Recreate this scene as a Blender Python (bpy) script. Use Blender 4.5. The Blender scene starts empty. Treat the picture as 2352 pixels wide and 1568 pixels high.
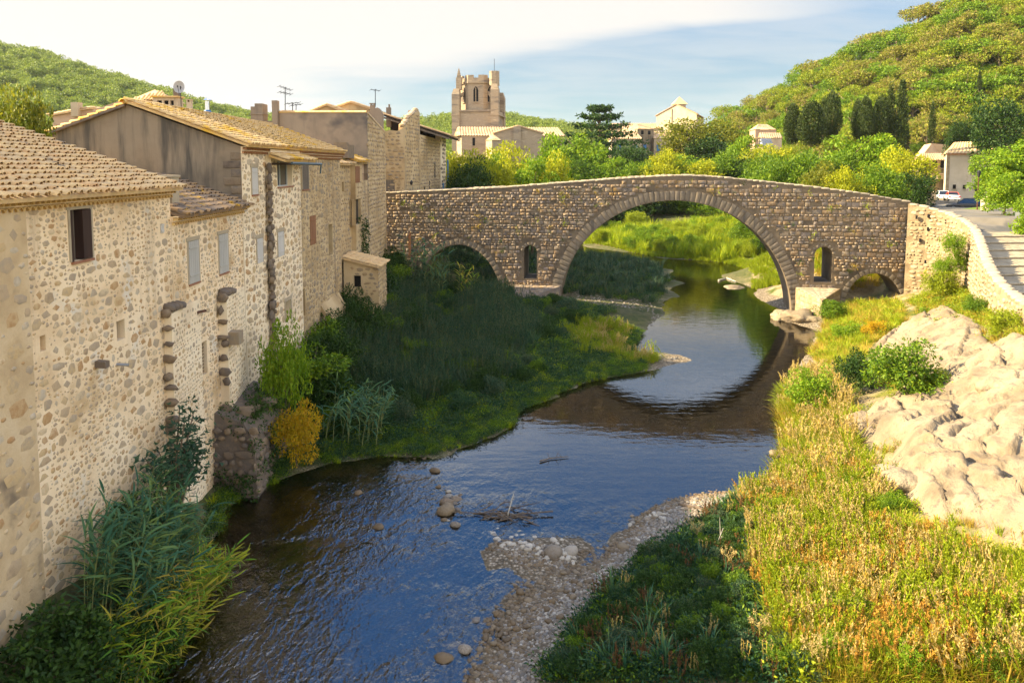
import bpy, bmesh, math, random
import numpy as np
from mathutils import Vector, Matrix, noise

R = math.radians
scene = bpy.context.scene
C = scene.collection

# ------------------------------------------------------------------ camera
FPX, CX, HZ, CAMZ, TILT = 1699.0, 1176.0, 380.0, 12.8, R(4.5)     # focal length etc. for a picture 2352 wide
PY0 = HZ + FPX * math.tan(TILT)
cam = bpy.data.cameras.new('camera')
cam.sensor_width = 36.0
cam.lens = FPX / 2352 * 36.0
cam.shift_y = -(784 - PY0) / 2352
cam.clip_end = 6000
cam.clip_start = 0.1
co = bpy.data.objects.new('camera', cam)
C.objects.link(co)
co.location = (0, 0, CAMZ)
co.rotation_euler = (math.pi / 2 - TILT, 0, 0)
scene.camera = co

# ------------------------------------------------------------------ light
SUN_EL, SUN_AZ = R(32), R(5.5)          # the sun stands to the left (-X) of the view
tosun = Vector((-math.cos(SUN_EL) * math.cos(SUN_AZ), math.cos(SUN_EL) * math.sin(SUN_AZ), math.sin(SUN_EL)))
sl = bpy.data.lights.new('sun', 'SUN')
sl.energy = 4.1
sl.angle = R(0.55)
sl.color = (1.0, 0.82, 0.52)
so = bpy.data.objects.new('sun', sl)
C.objects.link(so)
so.rotation_euler = (-tosun).to_track_quat('-Z', 'Y').to_euler()

world = bpy.data.worlds.new('World')
scene.world = world
world.use_nodes = True
wn, wl = world.node_tree.nodes, world.node_tree.links
wn.clear()

def wmath(op, a, b=None, c=None, clamp=False):
    n = wn.new('ShaderNodeMath'); n.operation = op; n.use_clamp = clamp
    for i, v in enumerate((a, b, c)):
        if v is None: continue
        if isinstance(v, (int, float)): n.inputs[i].default_value = v
        else: wl.new(v, n.inputs[i])
    return n.outputs[0]

def wramp(v, lo, hi, a=0.0, b=1.0):
    n = wn.new('ShaderNodeMapRange'); n.interpolation_type = 'SMOOTHSTEP'
    wl.new(v, n.inputs[0])
    for i, q in zip((1, 2, 3, 4), (lo, hi, a, b)): n.inputs[i].default_value = q
    return n.outputs[0]

sky = wn.new('ShaderNodeTexSky')
sky.sky_type = 'NISHITA'
sky.sun_disc = False
sky.sun_elevation = SUN_EL
sky.sun_rotation = math.atan2(tosun.x, tosun.y)
sky.altitude = 150
sky.air_density = 1.0
sky.dust_density = 0.6
sky.ozone_density = 1.6
tc = wn.new('ShaderNodeTexCoord')
sp = wn.new('ShaderNodeSeparateXYZ')
wl.new(tc.outputs['Generated'], sp.inputs[0])
dx, dy, dz = sp.outputs
az = wmath('ARCTAN2', dx, dy)                     # 0 straight ahead, + to the right
el = wmath('ARCSINE', dz)
cb = wn.new('ShaderNodeCombineXYZ')
hz_ = wmath('ADD', wmath('ABSOLUTE', dz), 0.16)
wl.new(wmath('DIVIDE', dx, hz_), cb.inputs[0])
wl.new(wmath('DIVIDE', dy, hz_), cb.inputs[1])
def wnoise(scale, detail, rough, sx=1.0, sy=1.0, off=0.0, dist=0.0):
    mp = wn.new('ShaderNodeMapping')
    mp.inputs['Scale'].default_value = (sx, sy, 1)
    mp.inputs['Location'].default_value = (off, off * .7, 0)
    wl.new(cb.outputs[0], mp.inputs[0])
    n = wn.new('ShaderNodeTexNoise')
    n.inputs['Scale'].default_value = scale
    n.inputs['Detail'].default_value = detail
    n.inputs['Roughness'].default_value = rough
    n.inputs['Distortion'].default_value = dist
    wl.new(mp.outputs[0], n.inputs['Vector'])
    return n.outputs['Fac']
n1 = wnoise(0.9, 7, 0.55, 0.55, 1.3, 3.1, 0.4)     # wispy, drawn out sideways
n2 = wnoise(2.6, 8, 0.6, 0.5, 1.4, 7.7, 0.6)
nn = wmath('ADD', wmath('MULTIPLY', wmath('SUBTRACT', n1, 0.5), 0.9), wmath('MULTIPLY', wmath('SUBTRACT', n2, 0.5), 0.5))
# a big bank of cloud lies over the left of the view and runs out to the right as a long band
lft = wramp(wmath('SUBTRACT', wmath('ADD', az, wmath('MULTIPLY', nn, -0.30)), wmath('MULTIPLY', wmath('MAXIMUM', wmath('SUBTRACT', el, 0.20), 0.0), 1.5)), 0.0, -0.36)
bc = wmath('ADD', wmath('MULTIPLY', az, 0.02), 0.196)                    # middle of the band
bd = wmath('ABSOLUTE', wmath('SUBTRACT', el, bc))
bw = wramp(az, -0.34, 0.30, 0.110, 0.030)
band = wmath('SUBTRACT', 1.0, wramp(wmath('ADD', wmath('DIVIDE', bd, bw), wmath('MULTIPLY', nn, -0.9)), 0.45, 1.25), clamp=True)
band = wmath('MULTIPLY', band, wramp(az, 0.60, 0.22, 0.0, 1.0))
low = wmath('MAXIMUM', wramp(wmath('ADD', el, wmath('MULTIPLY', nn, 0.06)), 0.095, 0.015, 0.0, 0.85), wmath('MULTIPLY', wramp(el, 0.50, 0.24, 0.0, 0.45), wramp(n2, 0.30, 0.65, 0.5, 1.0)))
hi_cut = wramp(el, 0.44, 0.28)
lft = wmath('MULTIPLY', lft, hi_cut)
away = wramp(wmath('ABSOLUTE', az), 0.9, 1.8)                               # broken cloud added outside the view as fill light
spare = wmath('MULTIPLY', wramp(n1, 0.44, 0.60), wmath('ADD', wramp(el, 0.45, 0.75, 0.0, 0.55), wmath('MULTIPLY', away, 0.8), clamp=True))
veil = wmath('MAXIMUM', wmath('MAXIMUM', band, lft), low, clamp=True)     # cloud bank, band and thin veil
cl = spare                                              # added fill cloud, kept brighter than the cloud in view
mixc = wn.new('ShaderNodeMix'); mixc.data_type = 'RGBA'
wl.new(cl, mixc.inputs[0])
tint = wn.new('ShaderNodeMix'); tint.data_type = 'RGBA'; tint.blend_type = 'MULTIPLY'
tint.inputs[0].default_value = 1.0
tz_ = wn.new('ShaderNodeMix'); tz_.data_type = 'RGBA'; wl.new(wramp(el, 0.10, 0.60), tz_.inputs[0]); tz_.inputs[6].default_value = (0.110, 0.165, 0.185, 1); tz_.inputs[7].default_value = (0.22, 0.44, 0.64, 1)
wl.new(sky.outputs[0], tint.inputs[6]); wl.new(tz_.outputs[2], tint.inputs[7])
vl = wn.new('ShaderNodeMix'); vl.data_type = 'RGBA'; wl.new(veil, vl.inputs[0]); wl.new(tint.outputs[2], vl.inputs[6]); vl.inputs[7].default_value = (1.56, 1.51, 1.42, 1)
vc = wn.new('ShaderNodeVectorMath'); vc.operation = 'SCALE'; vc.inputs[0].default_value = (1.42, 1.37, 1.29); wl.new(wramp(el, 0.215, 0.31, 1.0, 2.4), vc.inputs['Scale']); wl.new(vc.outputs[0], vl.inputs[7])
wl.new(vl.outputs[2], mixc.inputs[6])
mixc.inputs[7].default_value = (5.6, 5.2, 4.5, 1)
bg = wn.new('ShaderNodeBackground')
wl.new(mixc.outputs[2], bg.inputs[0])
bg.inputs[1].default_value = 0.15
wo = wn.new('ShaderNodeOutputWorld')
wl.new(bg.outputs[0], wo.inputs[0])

vs = scene.view_settings
vs.view_transform = 'Standard'; vs.look = 'None'; vs.gamma = 1.0
vs.exposure = 2.2
scene.render.engine = 'CYCLES'
cy = scene.cycles
cy.max_bounces = 8; cy.diffuse_bounces = 3; cy.glossy_bounces = 3; cy.transmission_bounces = 4; cy.transparent_max_bounces = 8
cy.sample_clamp_indirect = 6
cy.use_denoising = True

# ------------------------------------------------------------------ helpers
def ray(px, py):
    a = (px - CX) / FPX; b = (PY0 - py) / FPX; s, c = math.sin(TILT), math.cos(TILT)
    return (a, c + b * s, -s + b * c)
def atZ(px, py, Z=0.0):
    r = ray(px, py); k = (Z - CAMZ) / r[2]; return (k * r[0], k * r[1], Z)
def atY(px, py, Y):
    r = ray(px, py); k = Y / r[1]; return (k * r[0], Y, CAMZ + k * r[2])
def atX(px, py, X):
    r = ray(px, py); k = X / r[0]; return (X, k * r[1], CAMZ + k * r[2])

WL = {}                                    # world position of every empty / part parent
def T(name, label, cat, loc=(0, 0, 0), group=None, rz=0.0):
    o = bpy.data.objects.new(name, None); C.objects.link(o)
    o.location = loc; o.rotation_euler = (0, 0, rz); o.empty_display_size = .2
    o['label'] = label; o['category'] = cat
    if group: o['group'] = group
    WL[o.name] = Vector(loc)
    return o
def tag(o, label=None, cat=None, group=None, kind=None):
    for k, v in (('label', label), ('category', cat), ('group', group), ('kind', kind)):
        if v: o[k] = v
    return o
def link(name, me, parent=None, world=True):
    o = bpy.data.objects.new(name, me); C.objects.link(o)
    if parent is not None:
        o.parent = parent
        if world:
            o.location = -WL[parent.name]
            WL[o.name] = Vector((0, 0, 0))
    else:
        WL[o.name] = Vector((0, 0, 0))
    return o
def dup(root, loc, rz=0.0, sc=1.0, label=None):
    r = root.copy(); C.objects.link(r); r.location = loc
    r.rotation_euler = (0, 0, rz); r.scale = sc if isinstance(sc, (tuple, list)) else (sc, sc, sc)
    if label: r['label'] = label
    for ch in list(root.children):
        c = ch.copy(); C.objects.link(c); c.parent = r
        for g in list(ch.children):
            d = g.copy(); C.objects.link(d); d.parent = c
    return r

class MB:
    def __init__(s): s.v = []; s.f = []; s.m = []; s.mi = 0
    def add(s, vs_, fs):
        b = len(s.v); s.v += [tuple(v) for v in vs_]
        for f in fs: s.f.append(tuple(i + b for i in f)); s.m.append(s.mi)
    def quad(s, a, b, c, d): s.add((a, b, c, d), ((0, 1, 2, 3),))
    def box(s, lo, hi):
        x0, y0, z0 = lo; x1, y1, z1 = hi
        s.add([(x0, y0, z0), (x1, y0, z0), (x1, y1, z0), (x0, y1, z0), (x0, y0, z1), (x1, y0, z1), (x1, y1, z1), (x0, y1, z1)],
              [(3, 2, 1, 0), (4, 5, 6, 7), (0, 1, 5, 4), (1, 2, 6, 5), (2, 3, 7, 6), (3, 0, 4, 7)])
    def obox(s, o, u, v, n):                # box from corner o along three vectors
        o, u, v, n = map(Vector, (o, u, v, n))
        p = [o, o + u, o + u + v, o + v]
        s.add(p + [q + n for q in p], [(3, 2, 1, 0), (4, 5, 6, 7), (0, 1, 5, 4), (1, 2, 6, 5), (2, 3, 7, 6), (3, 0, 4, 7)])
    def prism(s, poly, vec):                # polygon (3d points) swept along vec
        n = len(poly); vec = Vector(vec); p = [Vector(q) for q in poly]
        s.add(p + [q + vec for q in p], [tuple(range(n))[::-1], tuple(range(n, 2 * n))] + [(i, (i + 1) % n, (i + 1) % n + n, i + n) for i in range(n)])
    def tube(s, pts, rad, n=6, cap=True):
        pts = [Vector(p) for p in pts]; rings = []
        if isinstance(rad, (int, float)): rad = [rad] * len(pts)
        for i, p in enumerate(pts):
            d = (pts[min(i + 1, len(pts) - 1)] - pts[max(i - 1, 0)]).normalized()
            a = d.cross(Vector((0.3, 0.9, 0.1)) if abs(d.z) > .9 else Vector((0, 0, 1))).normalized(); b = d.cross(a)
            rings.append([p + (a * math.cos(6.2832 * k / n) + b * math.sin(6.2832 * k / n)) * rad[i] for k in range(n)])
        vv = [q for r_ in rings for q in r_]; ff = []
        for i in range(len(pts) - 1):
            for k in range(n):
                ff.append((i * n + k, i * n + (k + 1) % n, (i + 1) * n + (k + 1) % n, (i + 1) * n + k))
        if cap: ff += [tuple(range(n))[::-1], tuple(range((len(pts) - 1) * n, len(pts) * n))]
        s.add(vv, ff)
    def lathe(s, c, prof, n=16):            # prof: (radius, z)
        vv = [(c[0] + r * math.cos(6.2832 * k / n), c[1] + r * math.sin(6.2832 * k / n), c[2] + z) for r, z in prof for k in range(n)]
        ff = [(i * n + k, i * n + (k + 1) % n, (i + 1) * n + (k + 1) % n, (i + 1) * n + k) for i in range(len(prof) - 1) for k in range(n)]
        ff += [tuple(range(n))[::-1], tuple(range((len(prof) - 1) * n, len(prof) * n))]
        s.add(vv, ff)
    def mesh(s, name, mats, smooth=False):
        me = bpy.data.meshes.new(name); me.from_pydata(s.v, [], s.f)
        for m in (mats if isinstance(mats, (list, tuple)) else [mats]): me.materials.append(m)
        if any(s.m): me.polygons.foreach_set('material_index', s.m)
        if smooth: me.polygons.foreach_set('use_smooth', [True] * len(s.f))
        me.update(); return me
    def build(s, name, mats, parent=None, smooth=False):
        return link(name, s.mesh(name, mats, smooth), parent)

def polymesh(name, V, F, mat, smooth=False):
    """V (n,3) array, F (m,k) array of equal-sized faces"""
    V = np.asarray(V, dtype=np.float32); F = np.asarray(F, dtype=np.int32)
    me = bpy.data.meshes.new(name); k = F.shape[1]
    me.vertices.add(len(V)); me.vertices.foreach_set('co', V.ravel())
    me.loops.add(F.size); me.loops.foreach_set('vertex_index', F.ravel())
    me.polygons.add(len(F)); me.polygons.foreach_set('loop_start', np.arange(0, F.size, k, dtype=np.int32))
    me.polygons.foreach_set('loop_total', np.full(len(F), k, dtype=np.int32))
    if smooth: me.polygons.foreach_set('use_smooth', np.ones(len(F), dtype=bool))
    for m in (mat if isinstance(mat, (list, tuple)) else [mat]): me.materials.append(m)
    me.update(calc_edges=True); return me

# ------------------------------------------------------------------ materials
def mat(name, cols, scale=3.0, rand=0.0, detail=5, rough=0.85, bump=0.0, bscale=None, transl=0.0, spots=None, streak=None,
        metal=0.0, stretch=(1, 1, 1), coords='pos', spec=0.3, bdist=0.02):
    m = bpy.data.materials.new(name); m.use_nodes = True
    N, L = m.node_tree.nodes, m.node_tree.links
    N.clear()
    out = N.new('ShaderNodeOutputMaterial')
    bs = N.new('ShaderNodeBsdfPrincipled')
    bs.inputs['Roughness'].default_value = rough; bs.inputs['Metallic'].default_value = metal
    bs.inputs['Specular IOR Level'].default_value = spec
    if len(cols) == 1 and not bump and not spots and not streak and not transl:
        bs.inputs['Base Color'].default_value = (*cols[0], 1); L.new(bs.outputs[0], out.inputs[0]); return m
    if coords == 'pos': vec = N.new('ShaderNodeNewGeometry').outputs['Position']
    else: vec = N.new('ShaderNodeTexCoord').outputs['Object']
    mp = N.new('ShaderNodeMapping'); mp.inputs['Scale'].default_value = stretch; L.new(vec, mp.inputs[0]); vec = mp.outputs[0]
    def noi(sc, det=detail, r_=0.6, v=vec):
        n = N.new('ShaderNodeTexNoise'); n.inputs['Scale'].default_value = sc; n.inputs['Detail'].default_value = det
        n.inputs['Roughness'].default_value = r_; L.new(v, n.inputs['Vector']); return n.outputs['Fac']
    def mth(op, a, b):
        n = N.new('ShaderNodeMath'); n.operation = op
        for i, q in enumerate((a, b)):
            if isinstance(q, (int, float)): n.inputs[i].default_value = q
            else: L.new(q, n.inputs[i])
        return n.outputs[0]
    def rng_(v, lo, hi, a=0.0, b=1.0):
        n = N.new('ShaderNodeMapRange'); n.interpolation_type = 'SMOOTHSTEP'; L.new(v, n.inputs[0])
        for i, q in zip((1, 2, 3, 4), (lo, hi, a, b)): n.inputs[i].default_value = q
        return n.outputs[0]
    fac = rng_(noi(scale), 0.25, 0.75)
    if rand > 0:
        oi = N.new('ShaderNodeObjectInfo').outputs['Random']; ge = N.new('ShaderNodeNewGeometry').outputs['Random Per Island']
        rr = mth('FRACT', mth('ADD', oi, ge), 0)
        fac = mth('ADD', mth('MULTIPLY', fac, 1 - rand), mth('MULTIPLY', rr, rand))
    cr = N.new('ShaderNodeValToRGB')
    e = cr.color_ramp.elements
    while len(e) < len(cols): e.new(0.5)
    for i, c_ in enumerate(cols):
        e[i].position = i / max(1, len(cols) - 1); e[i].color = (*c_, 1)
    L.new(fac, cr.inputs[0]); col = cr.outputs[0]
    def mixin(col, f, c_):
        n = N.new('ShaderNodeMix'); n.data_type = 'RGBA'; L.new(f, n.inputs[0]); L.new(col, n.inputs[6]); n.inputs[7].default_value = (*c_, 1)
        return n.outputs[2]
    if spots:
        for (c_, sc, lo, hi) in spots: col = mixin(col, rng_(noi(sc, 4), lo, hi), c_)
    if streak:                              # (colour, scale, lo, hi): run-off stains drawn out vertically
        c_, sc, lo, hi = streak
        m2 = N.new('ShaderNodeMapping'); m2.inputs['Scale'].default_value = (1, 1, 0.12); L.new(vec, m2.inputs[0])
        col = mixin(col, rng_(noi(sc, 5, 0.65, m2.outputs[0]), lo, hi, 0, .85), c_)
    L.new(col, bs.inputs['Base Color'])
    if bump:
        b = N.new('ShaderNodeBump'); b.inputs['Strength'].default_value = bump; b.inputs['Distance'].default_value = bdist
        L.new(noi(bscale or scale * 4, 6), b.inputs['Height']); L.new(b.outputs[0], bs.inputs['Normal'])
    if transl:
        t = N.new('ShaderNodeBsdfTranslucent'); L.new(col, t.inputs[0])
        mx = N.new('ShaderNodeMixShader'); mx.inputs[0].default_value = transl
        L.new(bs.outputs[0], mx.inputs[1]); L.new(t.outputs[0], mx.inputs[2]); L.new(mx.outputs[0], out.inputs[0])
    else: L.new(bs.outputs[0], out.inputs[0])
    return m

def leafm(name, cols, transl=0.35, **k): return mat(name, cols, scale=.7, rand=.75, rough=.6, transl=transl, spec=.25, **k)
M = {}
M['mortar'] = mat('lime_mortar', [(.60, .42, .23), (.80, .61, .38), (.84, .67, .45)], scale=.45, bump=.6, bscale=14, spots=[((.50, .34, .17), .35, .54, .70), ((.66, .58, .46), .8, .58, .70)], streak=((.42, .31, .19), .9, .55, .78), bdist=.03)
M['mortar_ochre'] = mat('ochre_mortar', [(.44, .31, .17), (.57, .42, .24), (.62, .48, .30)], scale=.7, bump=.6, bscale=12, spots=[((.20, .15, .10), .5, .56, .7)], bdist=.03)
M['mortar_brown'] = mat('brown_mortar', [(.34, .23, .11), (.50, .355, .18), (.56, .42, .24)], scale=.5, bump=.6, bscale=10, streak=((.17, .12, .08), 1.1, .56, .76), bdist=.04)
M['mortar_white'] = mat('pale_mortar', [(.62, .48, .31), (.82, .66, .44), (.85, .71, .50)], scale=.5, bump=.5, bscale=14, bdist=.03)
M['rubble'] = mat('rubble_stone', [(.29, .21, .13), (.46, .335, .20), (.36, .285, .20), (.54, .385, .20), (.40, .23, .10), (.62, .475, .29), (.38, .29, .19), (.50, .415, .30), (.58, .37, .15)], scale=5, rand=.85, bump=.5, bscale=22)
M['rubble_dark'] = mat('weathered_stone', [(.08, .06, .045), (.17, .125, .085), (.13, .105, .085), (.23, .165, .10), (.15, .10, .06)], scale=4, rand=.7, bump=.7, bscale=18)
M['rubble_brown'] = mat('brown_rubble', [(.22, .15, .08), (.34, .24, .13), (.26, .21, .15), (.40, .28, .14), (.30, .19, .10)], scale=4, rand=.75, bump=.6, bscale=18)
M['bridge_mortar'] = mat('bridge_mortar', [(.085, .065, .045), (.155, .115, .072), (.20, .15, .095)], scale=.8, bump=.7, bscale=9, bdist=.04)
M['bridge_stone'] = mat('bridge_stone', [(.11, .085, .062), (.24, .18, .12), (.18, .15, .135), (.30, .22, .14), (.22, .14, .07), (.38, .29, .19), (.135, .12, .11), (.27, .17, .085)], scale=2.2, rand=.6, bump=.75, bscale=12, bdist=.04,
                        spots=[((.30, .18, .05), .45, .60, .72), ((.07, .065, .06), .8, .58, .72), ((.30, .25, .18), .28, .60, .72)])
M['voussoir'] = mat('voussoir_stone', [(.14, .11, .078), (.21, .165, .11), (.18, .145, .105), (.25, .195, .13)], scale=2, rand=.6, bump=.6, bscale=10, streak=((.08, .07, .06), 2.0, .5, .7))
M['pale_stone'] = mat('pale_stone', [(.29, .23, .15), (.40, .325, .22), (.34, .275, .18)], scale=1.2, rand=.3, bump=.7, bscale=9)
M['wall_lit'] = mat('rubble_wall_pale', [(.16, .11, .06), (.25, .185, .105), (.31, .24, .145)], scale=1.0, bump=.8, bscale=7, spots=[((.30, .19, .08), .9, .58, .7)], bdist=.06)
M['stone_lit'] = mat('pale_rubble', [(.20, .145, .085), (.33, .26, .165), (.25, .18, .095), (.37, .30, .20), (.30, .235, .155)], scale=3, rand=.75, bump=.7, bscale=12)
M['render_grey'] = mat('grey_render', [(.17, .13, .085), (.26, .195, .125), (.30, .23, .15)], scale=.5, bump=.35, bscale=30, streak=((.055, .05, .042), .9, .46, .66))
M['render_mauve'] = mat('brown_render', [(.17, .135, .10), (.26, .20, .14), (.31, .24, .165)], scale=.35, bump=.35, bscale=25, streak=((.11, .09, .07), .5, .5, .7), spots=[((.12, .10, .085), .22, .55, .68)])
M['render_pink'] = mat('pink_render', [(.42, .28, .18), (.50, .36, .24)], scale=1, bump=.2, bscale=20)
M['render_cream'] = mat('cream_render', [(.40, .31, .20), (.52, .42, .28)], scale=.6, bump=.2, bscale=20)
M['abbey'] = mat('abbey_stone', [(.24, .18, .115), (.38, .29, .19), (.33, .25, .17), (.47, .37, .25)], scale=1.1, stretch=(.55, .55, 2.6), detail=8, bump=.6, bscale=3, bdist=.06, spots=[((.19, .15, .115), .35, .52, .7)])
M['tile'] = mat('clay_tile', [(.44, .27, .12), (.66, .44, .20), (.54, .38, .21), (.72, .50, .24), (.56, .33, .15), (.70, .54, .31)], scale=2.5, rand=.7, bump=.4, bscale=25,
                spots=[((.14, .115, .09), 1.1, .64, .74)])
M['tile_lichen'] = mat('lichen_tile', [(.48, .29, .11), (.66, .43, .17), (.58, .39, .18), (.72, .50, .21)], scale=2.5, rand=.6, bump=.4, bscale=25,
                       spots=[((.64, .36, .03), .8, .50, .66), ((.14, .11, .08), 1.5, .63, .74)])
M['tile_dark'] = mat('blackened_tile', [(.09, .075, .065), (.22, .16, .11), (.36, .22, .10), (.15, .125, .11)], scale=2.5, rand=.65, bump=.4, bscale=25, spots=[((.55, .30, .02), 1.1, .58, .68)])
M['tile_far'] = mat('far_clay_tile', [(.42, .26, .14), (.56, .38, .21), (.62, .45, .27)], scale=.9, rand=.6, bump=.3, bscale=6)
M['genoise'] = mat('cornice_tile', [(.52, .32, .12), (.68, .45, .17), (.60, .38, .15)], scale=3, rand=.6)
M['genoise_red'] = mat('red_cornice_tile', [(.30, .13, .06), (.42, .21, .09), (.36, .17, .08)], scale=3, rand=.6)
M['wood_dark'] = mat('dark_wood', [(.025, .012, .010), (.055, .028, .020)], scale=4, stretch=(1, 1, .1), rough=.6)
M['wood_grey'] = mat('grey_wood', [(.10, .08, .06), (.19, .15, .11)], scale=6, stretch=(1, 1, .15), bump=.3)
M['wood_beam'] = mat('black_beam', [(.025, .018, .014), (.06, .04, .028)], scale=3)
M['rust_door'] = mat('rust_wood', [(.20, .09, .04), (.28, .13, .06)], scale=4, stretch=(1, 1, .2))
M['shutter'] = mat('blue_grey_shutter', [(.38, .36, .32), (.46, .43, .38)], scale=3, stretch=(1, 1, .2), rough=.6, bump=.1)
M['shutter_white'] = mat('pale_shutter', [(.50, .47, .42), (.56, .52, .47)], scale=3, stretch=(1, 1, .2), rough=.6)
M['frame_blue'] = mat('pale_blue_frame', [(.48, .49, .48)], rough=.5)
M['shutter_blue'] = mat('blue_shutter', [(.06, .20, .42)], rough=.6)
M['dark'] = mat('dark_interior', [(.012, .010, .009)], rough=.95)
M['sill_red'] = mat('red_tile_sill', [(.26, .11, .06), (.33, .16, .09)], scale=5)
M['metal_grey'] = mat('grey_metal', [(.30, .31, .32)], rough=.45, metal=.8)
M['metal_dark'] = mat('dark_metal', [(.03, .03, .032)], rough=.5, metal=.3)
M['steel'] = mat('bright_flue', [(.62, .62, .62)], rough=.25, metal=1.0)
M['rust'] = mat('rusty_iron', [(.12, .05, .025), (.06, .035, .025)], scale=10)
M['blue_paint'] = mat('blue_plastic', [(.03, .13, .33)], rough=.5)
M['dish'] = mat('dish_grey', [(.36, .34, .31)], rough=.5)
M['terracotta'] = mat('terracotta_pot', [(.34, .17, .09), (.42, .22, .11)], scale=6)
M['zinc'] = mat('zinc_gutter', [(.10, .14, .16)], rough=.4, metal=.5)
g_ = bpy.data.materials.new('window_glass'); g_.use_nodes = True
gb = g_.node_tree.nodes['Principled BSDF']; gb.inputs['Base Color'].default_value = (.02, .025, .03, 1); gb.inputs['Roughness'].default_value = .05; gb.inputs['Specular IOR Level'].default_value = .9
M['glass'] = g_
M['bark'] = mat('bark', [(.10, .07, .045), (.18, .13, .085)], scale=6, bump=.6, bscale=20, coords='obj', stretch=(1, 1, .25))
M['bark_pale'] = mat('pale_bark', [(.22, .16, .10), (.32, .24, .15)], scale=6, bump=.5, bscale=20, coords='obj', stretch=(1, 1, .3))
M['l_yellow'] = leafm('yellow_green_leaves', [(.19, .24, .006), (.36, .38, .008), (.48, .44, .012)])
M['l_green'] = leafm('green_leaves', [(.04, .10, .006), (.11, .20, .008), (.24, .32, .010)])
M['l_feather'] = leafm('light_green_leaves', [(.09, .19, .006), (.17, .28, .008), (.28, .35, .012)])
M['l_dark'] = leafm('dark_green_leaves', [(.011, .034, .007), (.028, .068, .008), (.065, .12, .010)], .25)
M['l_brown'] = leafm('olive_brown_leaves', [(.07, .10, .008), (.16, .18, .010), (.28, .25, .014)])
M['l_autumn'] = leafm('autumn_yellow_leaves', [(.20, .20, .008), (.48, .34, .006), (.56, .30, .008), (.30, .28, .010)])
M['l_lime'] = leafm('lime_leaves', [(.18, .25, .008), (.30, .34, .010), (.14, .19, .008)])
M['l_fig'] = leafm('fig_leaves', [(.010, .038, .016), (.020, .058, .022), (.034, .078, .028)], .2)
M['l_pine'] = leafm('pine_needles', [(.09, .15, .008), (.19, .26, .010), (.30, .34, .012), (.24, .18, .05)], .35)
M['l_pine_g'] = leafm('green_pine_needles', [(.07, .15, .008), (.14, .24, .010), (.24, .33, .012)], .3)
M['l_pine_o'] = leafm('olive_pine_needles', [(.13, .18, .012), (.24, .27, .014), (.24, .18, .06), (.36, .36, .016)], .3)
M['l_pine_far'] = leafm('far_pine_needles', [(.10, .16, .022), (.20, .26, .03), (.31, .35, .04)], .3)
M['l_cypress'] = leafm('cypress_sprays', [(.020, .042, .010), (.04, .065, .010), (.075, .09, .012)], .15)
M['l_reed'] = leafm('reed_leaves', [(.018, .075, .036), (.042, .125, .06), (.085, .175, .06), (.20, .24, .03)], .3)
M['l_reed_y'] = leafm('fresh_reed_leaves', [(.06, .17, .012), (.14, .27, .012), (.36, .33, .015), (.36, .22, .05)], .35)
M['l_herb'] = leafm('dark_herbs', [(.008, .036, .018), (.018, .060, .026), (.045, .105, .022), (.11, .13, .02)], .25)
M['l_dull'] = leafm('dull_green_reeds', [(.010, .040, .024), (.028, .075, .036), (.065, .115, .045), (.20, .16, .05)], .25)
M['l_grass'] = leafm('meadow_grass', [(.15, .24, .008), (.28, .36, .010), (.46, .44, .014)], .4)
M['l_dry'] = leafm('dry_grass', [(.32, .25, .02), (.48, .36, .035), (.50, .33, .06), (.22, .26, .012)], .35)
M['l_rust'] = leafm('rusty_weeds', [(.12, .05, .022), (.20, .09, .03), (.09, .07, .025)], .25)
M['l_orange'] = leafm('orange_weeds', [(.34, .17, .03), (.50, .27, .04), (.42, .30, .04)], .3)
M['l_straw'] = leafm('straw_seed_heads', [(.42, .31, .10), (.50, .38, .15)], .3)
M['stalk'] = mat('reed_stalk', [(.12, .16, .05), (.24, .24, .08)], scale=3, rand=.6, coords='obj')
M['rock'] = mat('limestone', [(.14, .10, .06), (.24, .185, .115), (.30, .24, .155)], scale=.5, bump=1.0, bscale=4, bdist=.12, spots=[((.12, .09, .06), 1.3, .57, .70), ((.24, .165, .07), .35, .58, .74), ((.15, .12, .09), 4.5, .60, .70)])
M['pebble'] = mat('pebbles', [(.10, .075, .05), (.22, .18, .13), (.16, .11, .065), (.34, .29, .22), (.20, .18, .155), (.13, .105, .08), (.28, .22, .15)], scale=9, rand=.85, rough=.7, coords='obj')
M['pebble_pale'] = mat('pale_pebbles', [(.26, .215, .155), (.44, .38, .29), (.34, .30, .24), (.50, .44, .35)], scale=9, rand=.85, rough=.7, coords='obj')
M['pebble_brown'] = mat('brown_pebbles', [(.07, .045, .022), (.16, .105, .05), (.11, .075, .04), (.22, .16, .09), (.13, .10, .07)], scale=9, rand=.85, rough=.55, coords='obj')
M['drift'] = mat('driftwood', [(.05, .035, .025), (.12, .085, .055), (.16, .12, .085)], scale=8, rand=.6, rough=.8)
M['drift_pale'] = mat('bleached_driftwood', [(.42, .36, .27), (.52, .46, .36)], scale=8)
M['white_render'] = mat('white_render', [(.44, .37, .27), (.54, .46, .34)], scale=.6, bump=.2, bscale=20, spots=[((.36, .29, .20), .5, .58, .72)])
M['asphalt'] = mat('asphalt', [(.13, .115, .09), (.19, .165, .13)], scale=.5, bump=.3, bscale=40, spots=[((.09, .085, .075), .25, .5, .6)])
M['paving'] = mat('stone_paving', [(.21, .165, .11), (.30, .245, .16), (.34, .285, .195)], scale=1.0, rand=.3, bump=.8, bscale=16, bdist=.03)
M['soil'] = mat('earth', [(.10, .075, .04), (.17, .125, .065)], scale=1, bump=.6, bscale=10)
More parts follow.
